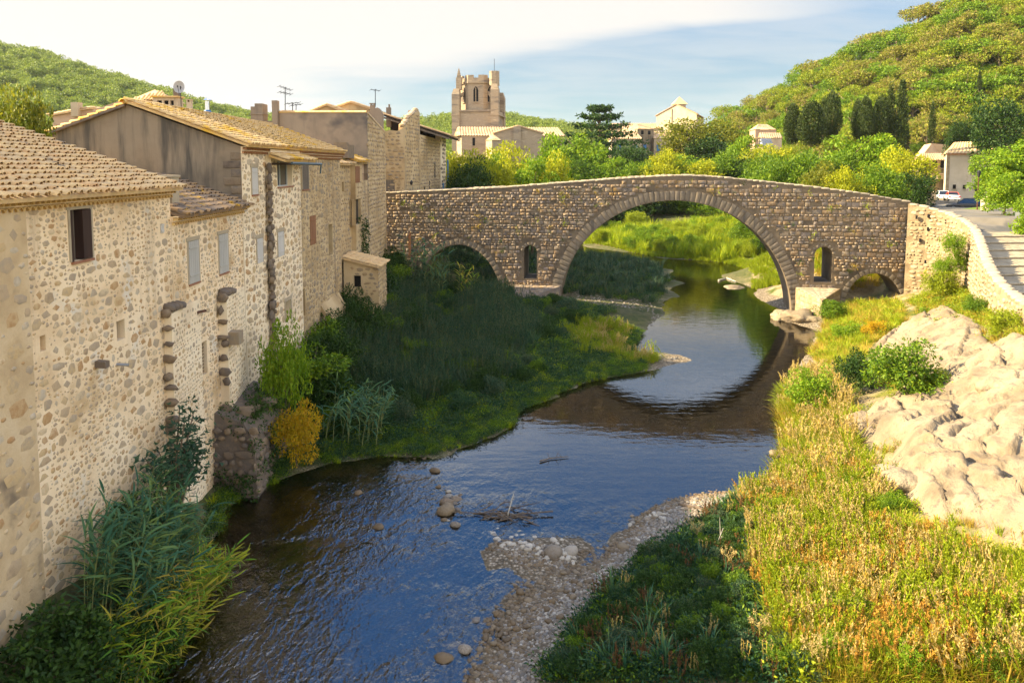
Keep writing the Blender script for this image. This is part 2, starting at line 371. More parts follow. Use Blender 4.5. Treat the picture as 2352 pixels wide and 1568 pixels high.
# ------------------------------------------------------------------ pieces: stones, tiles, voussoirs
def slab_proto(rng, kind):
    """a low stone slab: outline in [-.5,.5]^2, back at z=0, front at z=1 with a chamfer"""
    if kind == 'rubble':
        n = int(rng.integers(4, 7)); a = np.sort(np.arange(n) / n * 6.2832 + rng.uniform(0, 6.28) + rng.uniform(-.3, .3, n))
        r = rng.uniform(.47, .58, n)
        e = 4.5; c, s = np.cos(a), np.sin(a)
        k = r / (np.abs(c) ** e + np.abs(s) ** e) ** (1 / e)
        P = np.stack([c * k, s * k], 1); sh = .88
    else:
        j = lambda: rng.uniform(0, .05)
        P = np.array([(-.5 + j(), -.42 - j()), (-.44, -.5 + j()), (.44, -.5 + j()), (.5 - j(), -.42), (.5 - j(), .42), (.43, .5 - j()), (-.43, .5 - j()), (-.5 + j(), .43)])
        sh = .955
    n = len(P)
    jit = rng.uniform(.75, 1.0, n)
    V = np.concatenate([np.c_[P, np.zeros(n)], np.c_[P, np.full(n, .55)], np.c_[P * sh, jit], [[0, 0, 1.05]]])
    F = []
    for lv in (0, 1):
        for i in range(n):
            q = (i + 1) % n
            F += [(lv * n + i, lv * n + q, (lv + 1) * n + q), (lv * n + i, (lv + 1) * n + q, (lv + 1) * n + i)]
    F += [(2 * n + i, 2 * n + (i + 1) % n, 3 * n) for i in range(n)]
    return V, np.array(F)
_r = np.random.default_rng(5)
RUB = [slab_proto(_r, 'rubble') for _ in range(10)]
BLK = [slab_proto(_r, 'block') for _ in range(8)]
def tile_proto():
    """half-round clay tile, x along the slope (0 = lower end, wide), y across"""
    n = 6; V = []; F = []
    for x, w, h in ((-.5, .52, 1.0), (.5, .44, .84)):
        for k in range(n + 1):
            t = math.pi * k / n; V.append((x, -w * math.cos(t), h * math.sin(t)))
    for k in range(n + 1):
        t = math.pi * k / n; V.append((-.5, -.40 * math.cos(t), .78 * math.sin(t)))
    for k in range(n):
        a, b = k, k + 1
        F += [(a, n + 1 + a, n + 1 + b), (a, n + 1 + b, b)]
        F += [(2 * n + 2 + a, a, b), (2 * n + 2 + a, b, 2 * n + 2 + b)]
    return np.array(V, float), np.array(F)
TILE = [tile_proto()]
_pm = {}
def proto_mesh(kind, i, protos, material, smooth):
    key = (kind, i, material.name)
    if key not in _pm: _pm[key] = polymesh(kind, protos[i][0], protos[i][1], material, smooth)
    return _pm[key]
def pieces(parent, name, items, protos, material, limit=300, rest=None, key='stone', smooth=False, sizekey=None):
    """items: list of (O,U,V,N) vectors of a piece. The `limit` that show largest become objects, the others one stuff part."""
    if not items: return
    O, U, V, N = (np.array([it[k] for it in items], float) for k in range(4))
    n = len(O); pr = np.random.default_rng(n).integers(0, len(protos), n)
    dist = np.linalg.norm(O - np.array([0, 0, CAMZ]), axis=1)
    size = np.linalg.norm(np.cross(U, V), axis=1) / dist ** 2
    if sizekey is not None: size = size * np.array(sizekey, float)
    order = np.argsort(-size); pl = np.array(WL[parent.name])
    for i in order[:limit]:
        o = bpy.data.objects.new(name, proto_mesh(key, int(pr[i]), protos, material, smooth)); C.objects.link(o)
        o.parent = parent
        mt = Matrix.Identity(4)
        for c_, vec in enumerate((U[i], V[i], N[i], O[i] - pl)):
            for r_ in range(3): mt[r_][c_] = vec[r_]
        o.matrix_basis = mt
    r_i = order[limit:]
    if len(r_i):
        VV, FF, b = [], [], 0
        for k, (pv, pf) in enumerate(protos):
            ids = r_i[pr[r_i] == k]
            if not len(ids): continue
            W = O[ids][:, None] + pv[None, :, 0:1] * U[ids][:, None] + pv[None, :, 1:2] * V[ids][:, None] + pv[None, :, 2:3] * N[ids][:, None]
            VV.append(W.reshape(-1, 3)); m_ = len(ids)
            FF.append((pf[None] + (np.arange(m_) * len(pv))[:, None, None] + b).reshape(-1, 3)); b += m_ * len(pv)
        o = link(rest or name + 'work', polymesh(rest or name + 'work', np.concatenate(VV), np.concatenate(FF), material, smooth), parent)
        o['kind'] = 'stuff'

class Fr:                                   # a flat frame: origin, two in-plane axes, outward normal
    def __init__(s, o, u, v=(0, 0, 1)):
        s.o, s.u, s.v = Vector(o), Vector(u).normalized(), Vector(v).normalized(); s.n = s.u.cross(s.v)
    def p(s, u, v, n=0.0): return s.o + s.u * u + s.v * v + s.n * n

def courses(rng, u0, u1, v0, v1, ok, rows=(.14, .30), asp=(.8, 2.2), gap=.02, shrink=(.75, .97), jit=.25, skip=0.0, weight=None):
    out = []; v = v0
    while v < v1:
        h = rng.uniform(*rows); u = u0 - rng.uniform(0, .3)
        while u < u1:
            w = h * rng.uniform(*asp); k = rng.uniform(*shrink); k2 = rng.uniform(*shrink)
            a, b = u + w / 2, v + h / 2 + rng.uniform(-jit, jit) * h * .5
            if rng.random() >= skip and ok(a, b, w * k, h * k2): out.append((a, b, w * k, h * k2))
            u += w + gap
        v += h + gap
    return out
def rubble(rng, u0, u1, v0, v1, ok, n, smin=.05, smax=.36, pad=.012, asp=(.9, 1.9), power=2.2, limit=None):
    """irregular rubble: the big stones first, ever smaller ones in the gaps"""
    s = (smin ** (1 - power) + rng.random(n) * (smax ** (1 - power) - smin ** (1 - power))) ** (1 / (1 - power)); s = np.sort(s)[::-1]
    A = rng.uniform(u0, u1, n); Bv = rng.uniform(v0, v1, n); W = s * rng.uniform(*asp, n); H = s * rng.uniform(.75, 1.1, n); cell = .4; grid = {}; out = []
    for a, b, w, h in zip(A, Bv, W, H):
        if a - w / 2 < u0 or a + w / 2 > u1 or not ok(a, b, w, h): continue
        i, j = int(a // cell), int(b // cell); bad = False
        for di in (-1, 0, 1):
            for dj in (-1, 0, 1):
                for (p, q, r_, t) in grid.get((i + di, j + dj), ()):
                    if abs(a - p) < (w + r_) / 2 + pad and abs(b - q) < (h + t) / 2 + pad: bad = True; break
                if bad: break
            if bad: break
        if bad: continue
        grid.setdefault((i, j), []).append((a, b, w, h)); out.append((a, b, w, h))
    return out
def lay(fr, st, rng, depth=(.015, .045), back=.03, rot=.12):
    its = []
    for (a, b, w, h) in st:
        d = rng.uniform(*depth); t = rng.uniform(-rot, rot); c_, s_ = math.cos(t), math.sin(t)
        its.append((fr.p(a, b, -back), (fr.u * c_ + fr.v * s_) * w, (fr.v * c_ - fr.u * s_) * h, fr.n * (d + back)))
    return its
def holes_ok(holes, pad=.03):
    def ok(a, b, w, h):
        for (p, q, r_, s_) in holes:
            if a + w / 2 > p - pad and a - w / 2 < q + pad and b + h / 2 > r_ - pad and b - h / 2 < s_ + pad: return False
        return True
    return ok

def wall_holes(mb, fr, u0, u1, v0, v1, holes, depth=.3, back=True):
    us = sorted({u0, u1} | {x for h in holes for x in h[:2] if u0 < x < u1}); vs__ = sorted({v0, v1} | {x for h in holes for x in h[2:] if v0 < x < v1})
    for i in range(len(us) - 1):
        for j in range(len(vs__) - 1):
            cu, cv = (us[i] + us[i + 1]) / 2, (vs__[j] + vs__[j + 1]) / 2
            if any(h[0] < cu < h[1] and h[2] < cv < h[3] for h in holes): continue
            mb.quad(fr.p(us[i], vs__[j]), fr.p(us[i + 1], vs__[j]), fr.p(us[i + 1], vs__[j + 1]), fr.p(us[i], vs__[j + 1]))
    for (a, b, c_, d) in holes:
        for (p, q) in (((a, c_), (b, c_)), ((b, c_), (b, d)), ((b, d), (a, d)), ((a, d), (a, c_))):
            mb.quad(fr.p(*p, 0), fr.p(*p, -depth), fr.p(*q, -depth), fr.p(*q, 0))

def surround(parent, fr, h, m, w=.12, d=.03, lintel=.18):
    """dressed stone round an opening: two jambs and a lintel"""
    a, b, c_, e = h
    for (p, q, r_, s_) in ((a - w, a - .004, c_, e), (b + .004, b + w, c_, e), (a - w - .06, b + w + .06, e + .004, e + lintel)):
        mb = MB(); mb.obox(fr.p(p, r_, -.05), fr.u * (q - p), fr.v * (s_ - r_), fr.n * (.05 + d)); mb.build('lintel' if p < a - w - .01 else 'jamb', m, parent)
def opening(parent, fr, h, depth=.3, kind='dark', label=None):
    """fill a hole with its window: back pane, frame and so on; returns the part"""
    a, b, c_, d = h; mb = MB()
    if kind == 'dark':
        mb.quad(fr.p(a, c_, -depth), fr.p(b, c_, -depth), fr.p(b, d, -depth), fr.p(a, d, -depth))
        o = mb.build('opening', M['dark'], parent)
    elif kind == 'blocked':
        mb.quad(fr.p(a, c_, -depth), fr.p(b, c_, -depth), fr.p(b, d, -depth), fr.p(a, d, -depth))
        o = mb.build('niche', M['mortar_ochre'], parent)
    elif kind in ('shutter', 'shutter_white', 'wood_grey', 'wood_dark', 'rust_door'):
        n = 3 if b - a < .6 else 5; w = (b - a) / n
        mb.quad(fr.p(a, c_, -depth), fr.p(b, c_, -depth), fr.p(b, d, -depth), fr.p(a, d, -depth))
        o = mb.build('shuttered_window', M['dark'], parent)
        for k in range(n):
            q = MB(); q.obox(fr.p(a + k * w + .006, c_ + .01, -.10), fr.u * (w - .012), fr.v * (d - c_ - .02), fr.n * .13); q.build('shutter_board', M[kind], o)
        q = MB()
        for z in (c_ + (d - c_) * .18, c_ + (d - c_) * .82): q.obox(fr.p(a + .02, z, .032), fr.u * (b - a - .04), fr.v * .05, fr.n * .02)
        q.build('hinge_strap', M[kind], o)
    else:                                   # glazed
        mb.quad(fr.p(a, c_, -depth), fr.p(b, c_, -depth), fr.p(b, d, -depth), fr.p(a, d, -depth))
        o = mb.build('window', M['glass'], parent); q = MB(); t = .05
        fm = M['frame_blue'] if kind == 'glazed_blue' else M['wood_grey']
        for (p, r_, s_, e) in ((a, b, c_, c_ + t), (a, b, d - t, d), (a, a + t, c_ + t, d - t), (b - t, b, c_ + t, d - t), ((a + b) / 2 - t / 2, (a + b) / 2 + t / 2, c_ + t, d - t)):
            q.obox(fr.p(p, s_, -depth + .004), fr.u * (r_ - p), fr.v * (e - s_), fr.n * .05)
        q.build('window_frame', fm, o)
    if label: o['label'] = label
    return o

def tile_roof(parent, e0, e1, up, length, material, period=.21, run=.36, rng=None, lift=.03, limit=300, thick=.10, jit=.02, name='roof', under=None):
    """tiled slope: eave from e0 to e1, `up` = unit vector up the slope, normal points to the sky"""
    rng = rng or np.random.default_rng(3)
    e0, e1, up = Vector(e0), Vector(e1), Vector(up).normalized()
    al = (e1 - e0); W = al.length; al.normalize(); nrm = up.cross(al)
    if nrm.z < 0: nrm = -nrm
    mb = MB(); mb.obox(e0 - nrm * thick + up * .10, al * W, up * (length - .10), nrm * thick)
    ro = mb.build(name, under or material, parent)
    its = []; nc = max(1, int(round(W / period))); nr = max(1, int(round(length / run))); p = W / nc; r_ = length / nr
    flip = 1 if up.cross(al).dot(nrm) > 0 else -1
    for i in range(nc):
        sh = rng.uniform(-.06, .06)
        for j in range(nr):
            o = e0 + al * ((i + .5) * p + rng.uniform(-jit, jit)) + up * ((j + .5) * r_ + sh) + nrm * (lift * .2 + .012)
            tilt = .17 + rng.uniform(-.06, .07); yaw = rng.uniform(-.05, .05)
            u = (up - nrm * tilt + al * yaw).normalized() * r_ * 1.16
            v = (al * flip).normalized() * p * .78
            its.append((o + nrm * .035, u, v, nrm * p * .46))
    pieces(ro, 'tile', its, TILE, material, limit, 'tile_courses', 'tile', True)
    return ro

def genoise(parent, p0, p1, out, z, rows=2, period=.2, material=None, limit=150, name='cornice'):
    """rows of half-round tiles corbelled under an eave, seen end on; p0-p1 along the wall (x,y), out = outward unit vector"""
    p0, p1, out = Vector((*p0, z)), Vector((*p1, z)), Vector((*out, 0)).normalized(); al = p1 - p0; W = al.length; al.normalize(); up = Vector((0, 0, 1))
    mb = MB(); its = []
    for k in range(rows):
        h = .14; o = p0 - up * (h * (k + 1) + .012 * k); pr = .10 + .11 * (rows - k - 1)
        mb.obox(o - out * .05 + up * (h - .025), al * W, out * (pr + .05), up * .035)
        mb.obox(o - out * .05, al * W, out * max(.055, pr - .12), up * (h - .025))
        n = int(W / period)
        for i in range(n):
            c_ = o + al * (W / n * (i + .5)) + out * (pr - .02)
            its.append((c_ + out * -.09, -out * .20, (al if (-out).cross(al).z > 0 else -al) * period * .95, up * h * .80))
    co_ = mb.build(name, M['mortar'], parent)
    pieces(co_, 'tile', its, TILE, material or M['genoise'], limit, 'tile_rows', 'cornice', True)
    return co_

# ------------------------------------------------------------------ ground
ctrl = []
def cp(px, py, Z): ctrl.append(atZ(px, py, Z))
WATER_R = [(1075, 1568), (1130, 1440), (1240, 1310), (1330, 1285), (1400, 1262), (1450, 1205), (1530, 1155), (1640, 1132), (1750, 1125), (1800, 1085), (1805, 1000), (1785, 930), (1805, 880), (1865, 800), (1885, 765), (1800, 735)]
WATER_L = [(510, 1175), (690, 1085), (850, 1052), (1000, 1047), (1080, 1022), (1170, 982), (1250, 922), (1340, 882), (1500, 852), (1590, 828), (1450, 800), (1480, 760), (1530, 720), (1560, 680), (1575, 650), (1545, 620), (1500, 600)]
for q in WATER_R: cp(*q, 0.0)
for q in WATER_L: cp(*q, 0.0)
for q in [(1250, 1500, .15), (1350, 1400, .3), (1450, 1300, .32), (1600, 1180, .28), (1700, 1160, .3), (1400, 1568, .8), (1600, 1500, 1.1), (1600, 1350, .8), (1750, 1230, .8), (1750, 1500, 1.5),
          (1900, 1568, 1.8), (2100, 1500, 2.0), (2352, 1568, 2.4), (1950, 1300, 1.4), (2150, 1300, 1.9), (2352, 1300, 2.6), (1900, 1100, .9), (2050, 1100, 2.0), (2200, 1150, 2.5), (2352, 1100, 3.1),
          (1950, 970, 1.2), (2050, 960, 2.0), (2200, 950, 2.8), (2352, 950, 3.8), (2000, 850, 1.6), (2150, 850, 2.6), (2250, 830, 3.4), (2352, 830, 4.6), (1980, 740, 1.4), (2080, 700, 1.7), (2100, 760, 2.2),
          (2200, 740, 3.3), (2300, 750, 4.6), (2352, 770, 5.1), (2200, 665, 3.6), (2270, 700, 4.6), (1880, 720, .6), (1130, 1260, .05), (1300, 1268, .12), (1220, 1250, .06)]: cp(*q)
ctrl += [(30, 20, 4.5), (35, 30, 6), (45, 20, 6), (60, 10, 7), (60, 40, 8), (42, 50, 6.4), (44, 62, 6.6), (30, 75, 1.5), (25.4, 75.8, 0), (29, 91, 0), (28, 97, 0), (40, 80, 4.5), (45, 72, 6), (36, 95, 2.2), (45, 100, 5), (60, 110, 6.0),
         (80, 130, 6.2), (31, 62, 1.25), (30, 66.4, 1.1), (32, 66.2, 1.1), (30, 68, 2.3), (32, 67.8, 2.6), (28.8, 69.5, 2.4), (31, 69.5, 3.0), (33.5, 69.5, 3.4), (31, 73, 4.2), (34, 76, 5.2), (33, 81, 5.4), (20, 103.5, 0), (11.7, 121, 0), (14, 118, .5), (18, 112, .8), (25, 106, 1.0), (10, 132, 2), (25, 125, 2), (40, 120, 4), (0, 140, 2), (-20, 112, 3), (-20, 150, 6),
         (20, 160, 6), (60, 160, 7.2), (0, 200, 7), (60, 220, 8), (5, 75, .8), (8, 85, .8), (12.5, 85, .5), (0, 95, 1.2), (-8, 85, 3), (-12, 75, 6), (5, 105, .6), (0, 118, .4), (14, 95, .5), (9, 100, .5),
         (-11.5, 17, 2.3), (-11.5, 21, 2.0), (-11.5, 24.5, 1.3), (-11.5, 30, .8), (-11.5, 40, 1.0), (-11.5, 50, 1.3), (-10, 60, 1.7), (-6, 60, 1.2), (0, 60, .9), (2, 66, .9), (-8, 40, .7), (-4, 40, .5), (0, 45, .6), (4, 50, .5), (6, 57, .5), (9, 60, .4), (12, 68, .3),
         (-4, 69, 1.4), (-9, 69, 2.0), (-20, 20, 3), (-20, 40, 6), (-20, 60, 8), (-30, 30, 9), (-40, 60, 10), (-30, 90, 9), (-20, 80, 8), (-40, 120, 8), (-14, 95, 6),
         (-5, 12, -.6), (-4, 20, -.5), (-6.5, 22, -.55), (-5, 26, -.6), (-9.6, 23.5, -.9), (-9.4, 20, -.8), (-7, 28, -.5), (-2.5, 28, -.22), (-1.5, 25, -.25), (-.4, 26, -.15), (.5, 24.6, -.05), (2, 30, -.3), (6, 32, -.5), (10, 36, -.9), (9, 40, -.7), (2, 37, -.35), (5, 40, -.3), (14, 46, -.9), (12, 51, -.2), (17, 55, -.9),
         (17, 62, -.9), (20, 62, -.9), (20, 70, -.9), (22, 80, -.8), (24, 90, -.7), (22, 96, -.6), (17, 105, -.6), (13, 110, -.5), (5, 119, -.5), (0, 128, -.4),
         (-9.6, 17.2, 0), (-9.8, 19, 0), (-10.4, 22, 0), (-9.3, 14, 0), (-9.5, 9, 0), (-12, 10, 1.6), (-1, 14, 0), (0, 9, 0), (4, 9, 1), (12, 9, 2.2), (25, 9, 3)]
CT = np.array(ctrl, float)
_, ui = np.unique(np.round(CT[:, :2], 1), axis=0, return_index=True); CT = CT[ui]
def _phi(d): return np.sqrt(d * d + .25)
_A = _phi(np.linalg.norm(CT[:, None, :2] - CT[None, :, :2], axis=2)); nC = len(CT)
_K = np.zeros((nC + 1, nC + 1)); _K[:nC, :nC] = _A; _K[:nC, nC] = 1; _K[nC, :nC] = 1
_w = np.linalg.solve(_K, np.r_[CT[:, 2], 0])
def gz(X, Y):
    P = np.stack([np.ravel(X), np.ravel(Y)], 1).astype(float); out = np.empty(len(P))
    for i in range(0, len(P), 20000):
        q = P[i:i + 20000]; out[i:i + 20000] = _phi(np.linalg.norm(q[:, None] - CT[None, :, :2], axis=2)) @ _w[:nC] + _w[nC]
    # settle to a level plain far from the river
    d = np.maximum(np.maximum(-40 - P[:, 0], P[:, 0] - 65), np.maximum(P[:, 1] - 165, 6 - P[:, 1])) / 60
    t = np.clip(d, 0, 1); t = t * t * (3 - 2 * t)
    return (out * (1 - t) + 7.0 * t).reshape(np.shape(X))
def g1(x, y): return float(gz(np.array([x]), np.array([y]))[0])

def nodes_ground():
    m = bpy.data.materials.new('ground_cover'); m.use_nodes = True
    N, L = m.node_tree.nodes, m.node_tree.links; bs = N['Principled BSDF']; bs.inputs['Roughness'].default_value = .95; bs.inputs['Specular IOR Level'].default_value = .15
    geo = N.new('ShaderNodeNewGeometry'); sp_ = N.new('ShaderNodeSeparateXYZ'); L.new(geo.outputs['Position'], sp_.inputs[0])
    def noi(sc, det=5, r_=.6):
        n = N.new('ShaderNodeTexNoise'); n.inputs['Scale'].default_value = sc; n.inputs['Detail'].default_value = det; n.inputs['Roughness'].default_value = r_; L.new(geo.outputs['Position'], n.inputs['Vector']); return n.outputs['Fac']
    def mr(v, a, b, c_=0., d=1.):
        n = N.new('ShaderNodeMapRange'); n.interpolation_type = 'SMOOTHSTEP'; L.new(v, n.inputs[0])
        for i, q in zip((1, 2, 3, 4), (a, b, c_, d)): n.inputs[i].default_value = q
        return n.outputs[0]
    def mx(f, a, b):
        n = N.new('ShaderNodeMix'); n.data_type = 'RGBA'; L.new(f, n.inputs[0])
        for i, q in ((6, a), (7, b)):
            if isinstance(q, tuple): n.inputs[i].default_value = (*q, 1)
            else: L.new(q, n.inputs[i])
        return n.outputs[2]
    def ad(a, b, op='ADD'):
        n = N.new('ShaderNodeMath'); n.operation = op; L.new(a, n.inputs[0])
        if isinstance(b, (int, float)): n.inputs[1].default_value = b
        else: L.new(b, n.inputs[1])
        return n.outputs[0]
    vo = N.new('ShaderNodeTexVoronoi'); vo.inputs['Scale'].default_value = 9; L.new(geo.outputs['Position'], vo.inputs['Vector'])
    peb = mx(mr(vo.outputs['Distance'], .1, .6), (.36, .30, .22), (.13, .10, .065)); 
    hsv = N.new('ShaderNodeHueSaturation'); L.new(peb, hsv.inputs['Color']); sx = N.new('ShaderNodeSeparateColor'); L.new(vo.outputs['Color'], sx.inputs[0]); L.new(mr(sx.outputs[0], 0, 1, .6, 1.25), hsv.inputs['Value']); peb = hsv.outputs[0]
    bed = mx(mr(noi(1.4), .35, .65), (.09, .06, .02), (.23, .155, .05))
    bed = mx(mr(noi(6, 3), .45, .7, 0, .6), bed, peb)
    soil = mx(mr(noi(.5), .35, .65), (.20, .145, .07), (.33, .26, .15))
    soil = mx(mr(noi(5, 4), .5, .68, 0, .7), soil, peb)
    grass = mx(mr(noi(1.1), .35, .65), (.05, .075, .012), (.16, .15, .025))
    land = mx(mr(noi(.35, 6), .42, .58), soil, grass)
    zz = ad(sp_.outputs[2], ad(ad(noi(.8), .5, 'SUBTRACT'), .5, 'MULTIPLY'))
    lm = mr(ad(sp_.outputs[0], ad(sp_.outputs[1], -.5, 'MULTIPLY')), -15.0, -12.5, 1, 0)      # the left bank is overgrown to the water
    zz = ad(zz, ad(lm, .5, 'MULTIPLY'))
    land = mx(ad(lm, .8, 'MULTIPLY'), land, mx(mr(noi(2.0), .35, .65), (.035, .05, .018), (.09, .085, .035)))
    land = mx(mr(zz, .30, .62), peb, land)
    col = mx(mr(sp_.outputs[2], -.10, .03), bed, land)
    L.new(col, bs.inputs['Base Color'])
    b = N.new('ShaderNodeBump'); b.inputs['Strength'].default_value = .7; b.inputs['Distance'].default_value = .05; L.new(ad(vo.outputs['Distance'], noi(12, 6)), b.inputs['Height']); L.new(b.outputs[0], bs.inputs['Normal'])
    return m
M['ground'] = nodes_ground()
def spread(lo, a, b, hi, step, grow=1.35):
    mid = list(np.arange(a, b + 1e-6, step)); L_, s = [], step
    x = a
    while x > lo: s *= grow; x -= s; L_.append(x)
    R_, s, x = [], step, b
    while x < hi: s *= grow; x += s; R_.append(x)
    return np.array(L_[::-1] + mid + R_)
gx, gy = spread(-2500, -42, 66, 2500, .55), spread(-2500, 5, 140, 4000, .55)
GX, GY = np.meshgrid(gx, gy, indexing='ij'); GZ = gz(GX, GY)
rn = np.random.default_rng(1)
GZ = GZ + rn.normal(0, .018, GZ.shape) * ((GX > -42) & (GX < 66) & (GY > 5) & (GY < 140))
nx, ny = GX.shape; ii = np.arange(nx * ny).reshape(nx, ny)
gf = np.stack([ii[:-1, :-1], ii[1:, :-1], ii[1:, 1:], ii[:-1, 1:]], -1).reshape(-1, 4)
tag(link('ground', polymesh('ground', np.stack([GX, GY, GZ], -1).reshape(-1, 3), gf, M['ground'], True)), 'earth and gravel ground with the river bed running through it', kind='structure')

# ------------------------------------------------------------------ water
def water_mat():
    m = bpy.data.materials.new('river_water'); m.use_nodes = True
    N, L = m.node_tree.nodes, m.node_tree.links; N.clear()
    out = N.new('ShaderNodeOutputMaterial'); geo = N.new('ShaderNodeNewGeometry')
    def noi(sc, st, det=3, dist=0.0, rot=0.0):
        mp = N.new('ShaderNodeMapping'); mp.inputs['Scale'].default_value = st; mp.inputs['Rotation'].default_value = (0, 0, rot); L.new(geo.outputs['Position'], mp.inputs[0])
        n = N.new('ShaderNodeTexNoise'); n.inputs['Scale'].default_value = sc; n.inputs['Detail'].default_value = det; n.inputs['Distortion'].default_value = dist; L.new(mp.outputs[0], n.inputs['Vector']); return n.outputs['Fac']
    def mth(op, a, b):
        n = N.new('ShaderNodeMath'); n.operation = op
        for i, q in enumerate((a, b)):
            if isinstance(q, (int, float)): n.inputs[i].default_value = q
            else: L.new(q, n.inputs[i])
        return n.outputs[0]
    def mr(v, a, b, c_=0., d=1.):
        n = N.new('ShaderNodeMapRange'); n.interpolation_type = 'SMOOTHSTEP'; L.new(v, n.inputs[0])
        for i, q in zip((1, 2, 3, 4), (a, b, c_, d)): n.inputs[i].default_value = q
        return n.outputs[0]
    sp_ = N.new('ShaderNodeSeparateXYZ'); L.new(geo.outputs['Position'], sp_.inputs[0])
    # lively water below the stone bar, calm pool above it
    live = mr(mth('ADD', sp_.outputs[1], mth('MULTIPLY', sp_.outputs[0], .35)), 31.5, 24.0, .04, 1.0)
    rip = mth('ADD', mth('MULTIPLY', noi(3.2, (1, .55, 1), 3, .6, -.5), 1.0), mth('MULTIPLY', noi(9, (1, .6, 1), 2, .3, -.7), .35))
    still = mth('MULTIPLY', noi(1.3, (.6, 1.6, 1), 3, .2), .10)
    live = mth('MULTIPLY', live, mr(noi(.35, (1, 1, 1), 2, .5), .35, .65, .35, 1.0))
    h = mth('ADD', mth('MULTIPLY', rip, live), still)
    # rings where a fish has risen
    cx_, cy_, _ = atZ(1555, 868)
    vd = N.new('ShaderNodeVectorMath'); vd.operation = 'DISTANCE'; L.new(geo.outputs['Position'], vd.inputs[0]); vd.inputs[1].default_value = (cx_, cy_, 0)
    ring = mth('MULTIPLY', mth('SINE', mth('MULTIPLY', vd.outputs['Value'], 15.0), 0), mr(vd.outputs['Value'], 2.4, .6, 0, .02))
    h = mth('ADD', h, ring)
    b = N.new('ShaderNodeBump'); b.inputs['Strength'].default_value = 1.0; b.inputs['Distance'].default_value = .075; L.new(h, b.inputs['Height'])
    fr = N.new('ShaderNodeFresnel'); fr.inputs[0].default_value = 2.1; L.new(b.outputs[0], fr.inputs['Normal'])
    gl = N.new('ShaderNodeBsdfGlossy'); gl.inputs['Roughness'].default_value = .03; L.new(b.outputs[0], gl.inputs['Normal'])
    tr = N.new('ShaderNodeBsdfTransparent'); tr.inputs[0].default_value = (.66, .60, .42, 1)
    mx = N.new('ShaderNodeMixShader'); L.new(mr(fr.outputs[0], 0.0, 1.0, 0.04, 1.0) if False else fr.outputs[0], mx.inputs[0]); L.new(tr.outputs[0], mx.inputs[1]); L.new(gl.outputs[0], mx.inputs[2])
    L.new(mx.outputs[0], out.inputs[0]); return m
wv = [(x, y, 0) for x in np.linspace(-14, 45, 60) for y in np.linspace(4, 140, 137)]
ii = np.arange(60 * 137).reshape(60, 137)
tag(link('water', polymesh('water', wv, np.stack([ii[:-1, :-1], ii[1:, :-1], ii[1:, 1:], ii[:-1, 1:]], -1).reshape(-1, 4), water_mat())), 'shallow clear river flowing under the bridge', kind='structure')

# ------------------------------------------------------------------ hills
def interp(t, tab): return np.interp(t, [a for a, b in tab], [b for a, b in tab])
RH = [(1500, 330), (1560, 318), (1640, 290), (1720, 270), (1760, 240), (1850, 200), (1920, 160), (2000, 130), (2060, 108), (2100, 75), (2160, 40), (2230, 5), (2352, -45), (2700, -190), (3400, -340), (5000, -420)]
LH = [(-3000, -60), (-800, -60), (-300, 10), (0, 124), (120, 152), (250, 192), (400, 237), (500, 267), (580, 284), (700, 297), (900, 300), (1010, 290), (1060, 284), (1150, 280), (1200, 290), (1260, 300), (1400, 318), (1640, 322), (1900, 330), (2600, 330)]
def hill_z(kind, px, t):
    """height on a hill at bearing px (picture column) and t = 0 foot .. 1 crest .. 1.5 behind"""
    a = (px - CX) / FPX
    if kind == 'right': Yf, Yr, zf, tab = np.interp(px, [1500, 1700, 1900, 2080], [240, 225, 178, 168]), np.interp(px, [1500, 1700, 1900, 2352], [330, 300, 255, 225]), 6.0, RH
    else: Yf, Yr, zf, tab = 240 + 0 * px, np.interp(px, [0, 580, 1100, 1640], [520, 560, 640, 700]), 8.0, LH
    zr = CAMZ + (HZ - interp(px, tab)) / FPX * Yr
    Y = Yf + (Yr - Yf) * t; s = np.clip(t, 0, 1); s = s ** 1.15 * (1.25 - .25 * s) if kind == 'right' else s * s * (3 - 2 * s) * .5 + s * .5
    z = zf + (zr - zf) * np.minimum(s, 1) - np.maximum(t - 1, 0) * (zr - zf) * .5
    return a * Y, Y, z
def hill_mesh(kind, cols, material):
    P, Tt = np.meshgrid(cols, np.linspace(-.06, 1.6, 60), indexing='ij'); X, Y, Z = hill_z(kind, P, Tt)
    Z = Z + np.array([noise.noise(Vector((x * .03, y * .03, 0))) for x, y in zip(X.ravel(), Y.ravel())]).reshape(X.shape) * np.clip(Tt, 0, 1) * (2.2 if kind == 'right' else 5)
    Z = np.where(Tt < 0, Z - 3, Z)
    n, m_ = X.shape; ii = np.arange(n * m_).reshape(n, m_)
    return polymesh('hill', np.stack([X, Y, Z], -1).reshape(-1, 3), np.stack([ii[:-1, :-1], ii[1:, :-1], ii[1:, 1:], ii[:-1, 1:]], -1).reshape(-1, 4), material, True)
M['hill'] = mat('hillside_scrub', [(.10, .085, .03), (.16, .14, .04), (.22, .18, .08)], scale=.15, bump=.5, bscale=.8, spots=[((.045, .06, .012), .08, .48, .6), ((.42, .34, .22), .12, .66, .72)])
M['hill_far'] = mat('far_woodland_floor', [(.05, .07, .02), (.09, .11, .03)], scale=.05)
tag(link('hill', hill_mesh('right', np.linspace(1500, 4200, 110), M['hill'])), 'steep hillside on the right under yellow green pine wood', kind='structure')
tag(link('hill', hill_mesh('left', np.linspace(-2200, 2500, 160), M['hill_far'])), 'long wooded hill in the distance behind the town roofs', kind='structure')
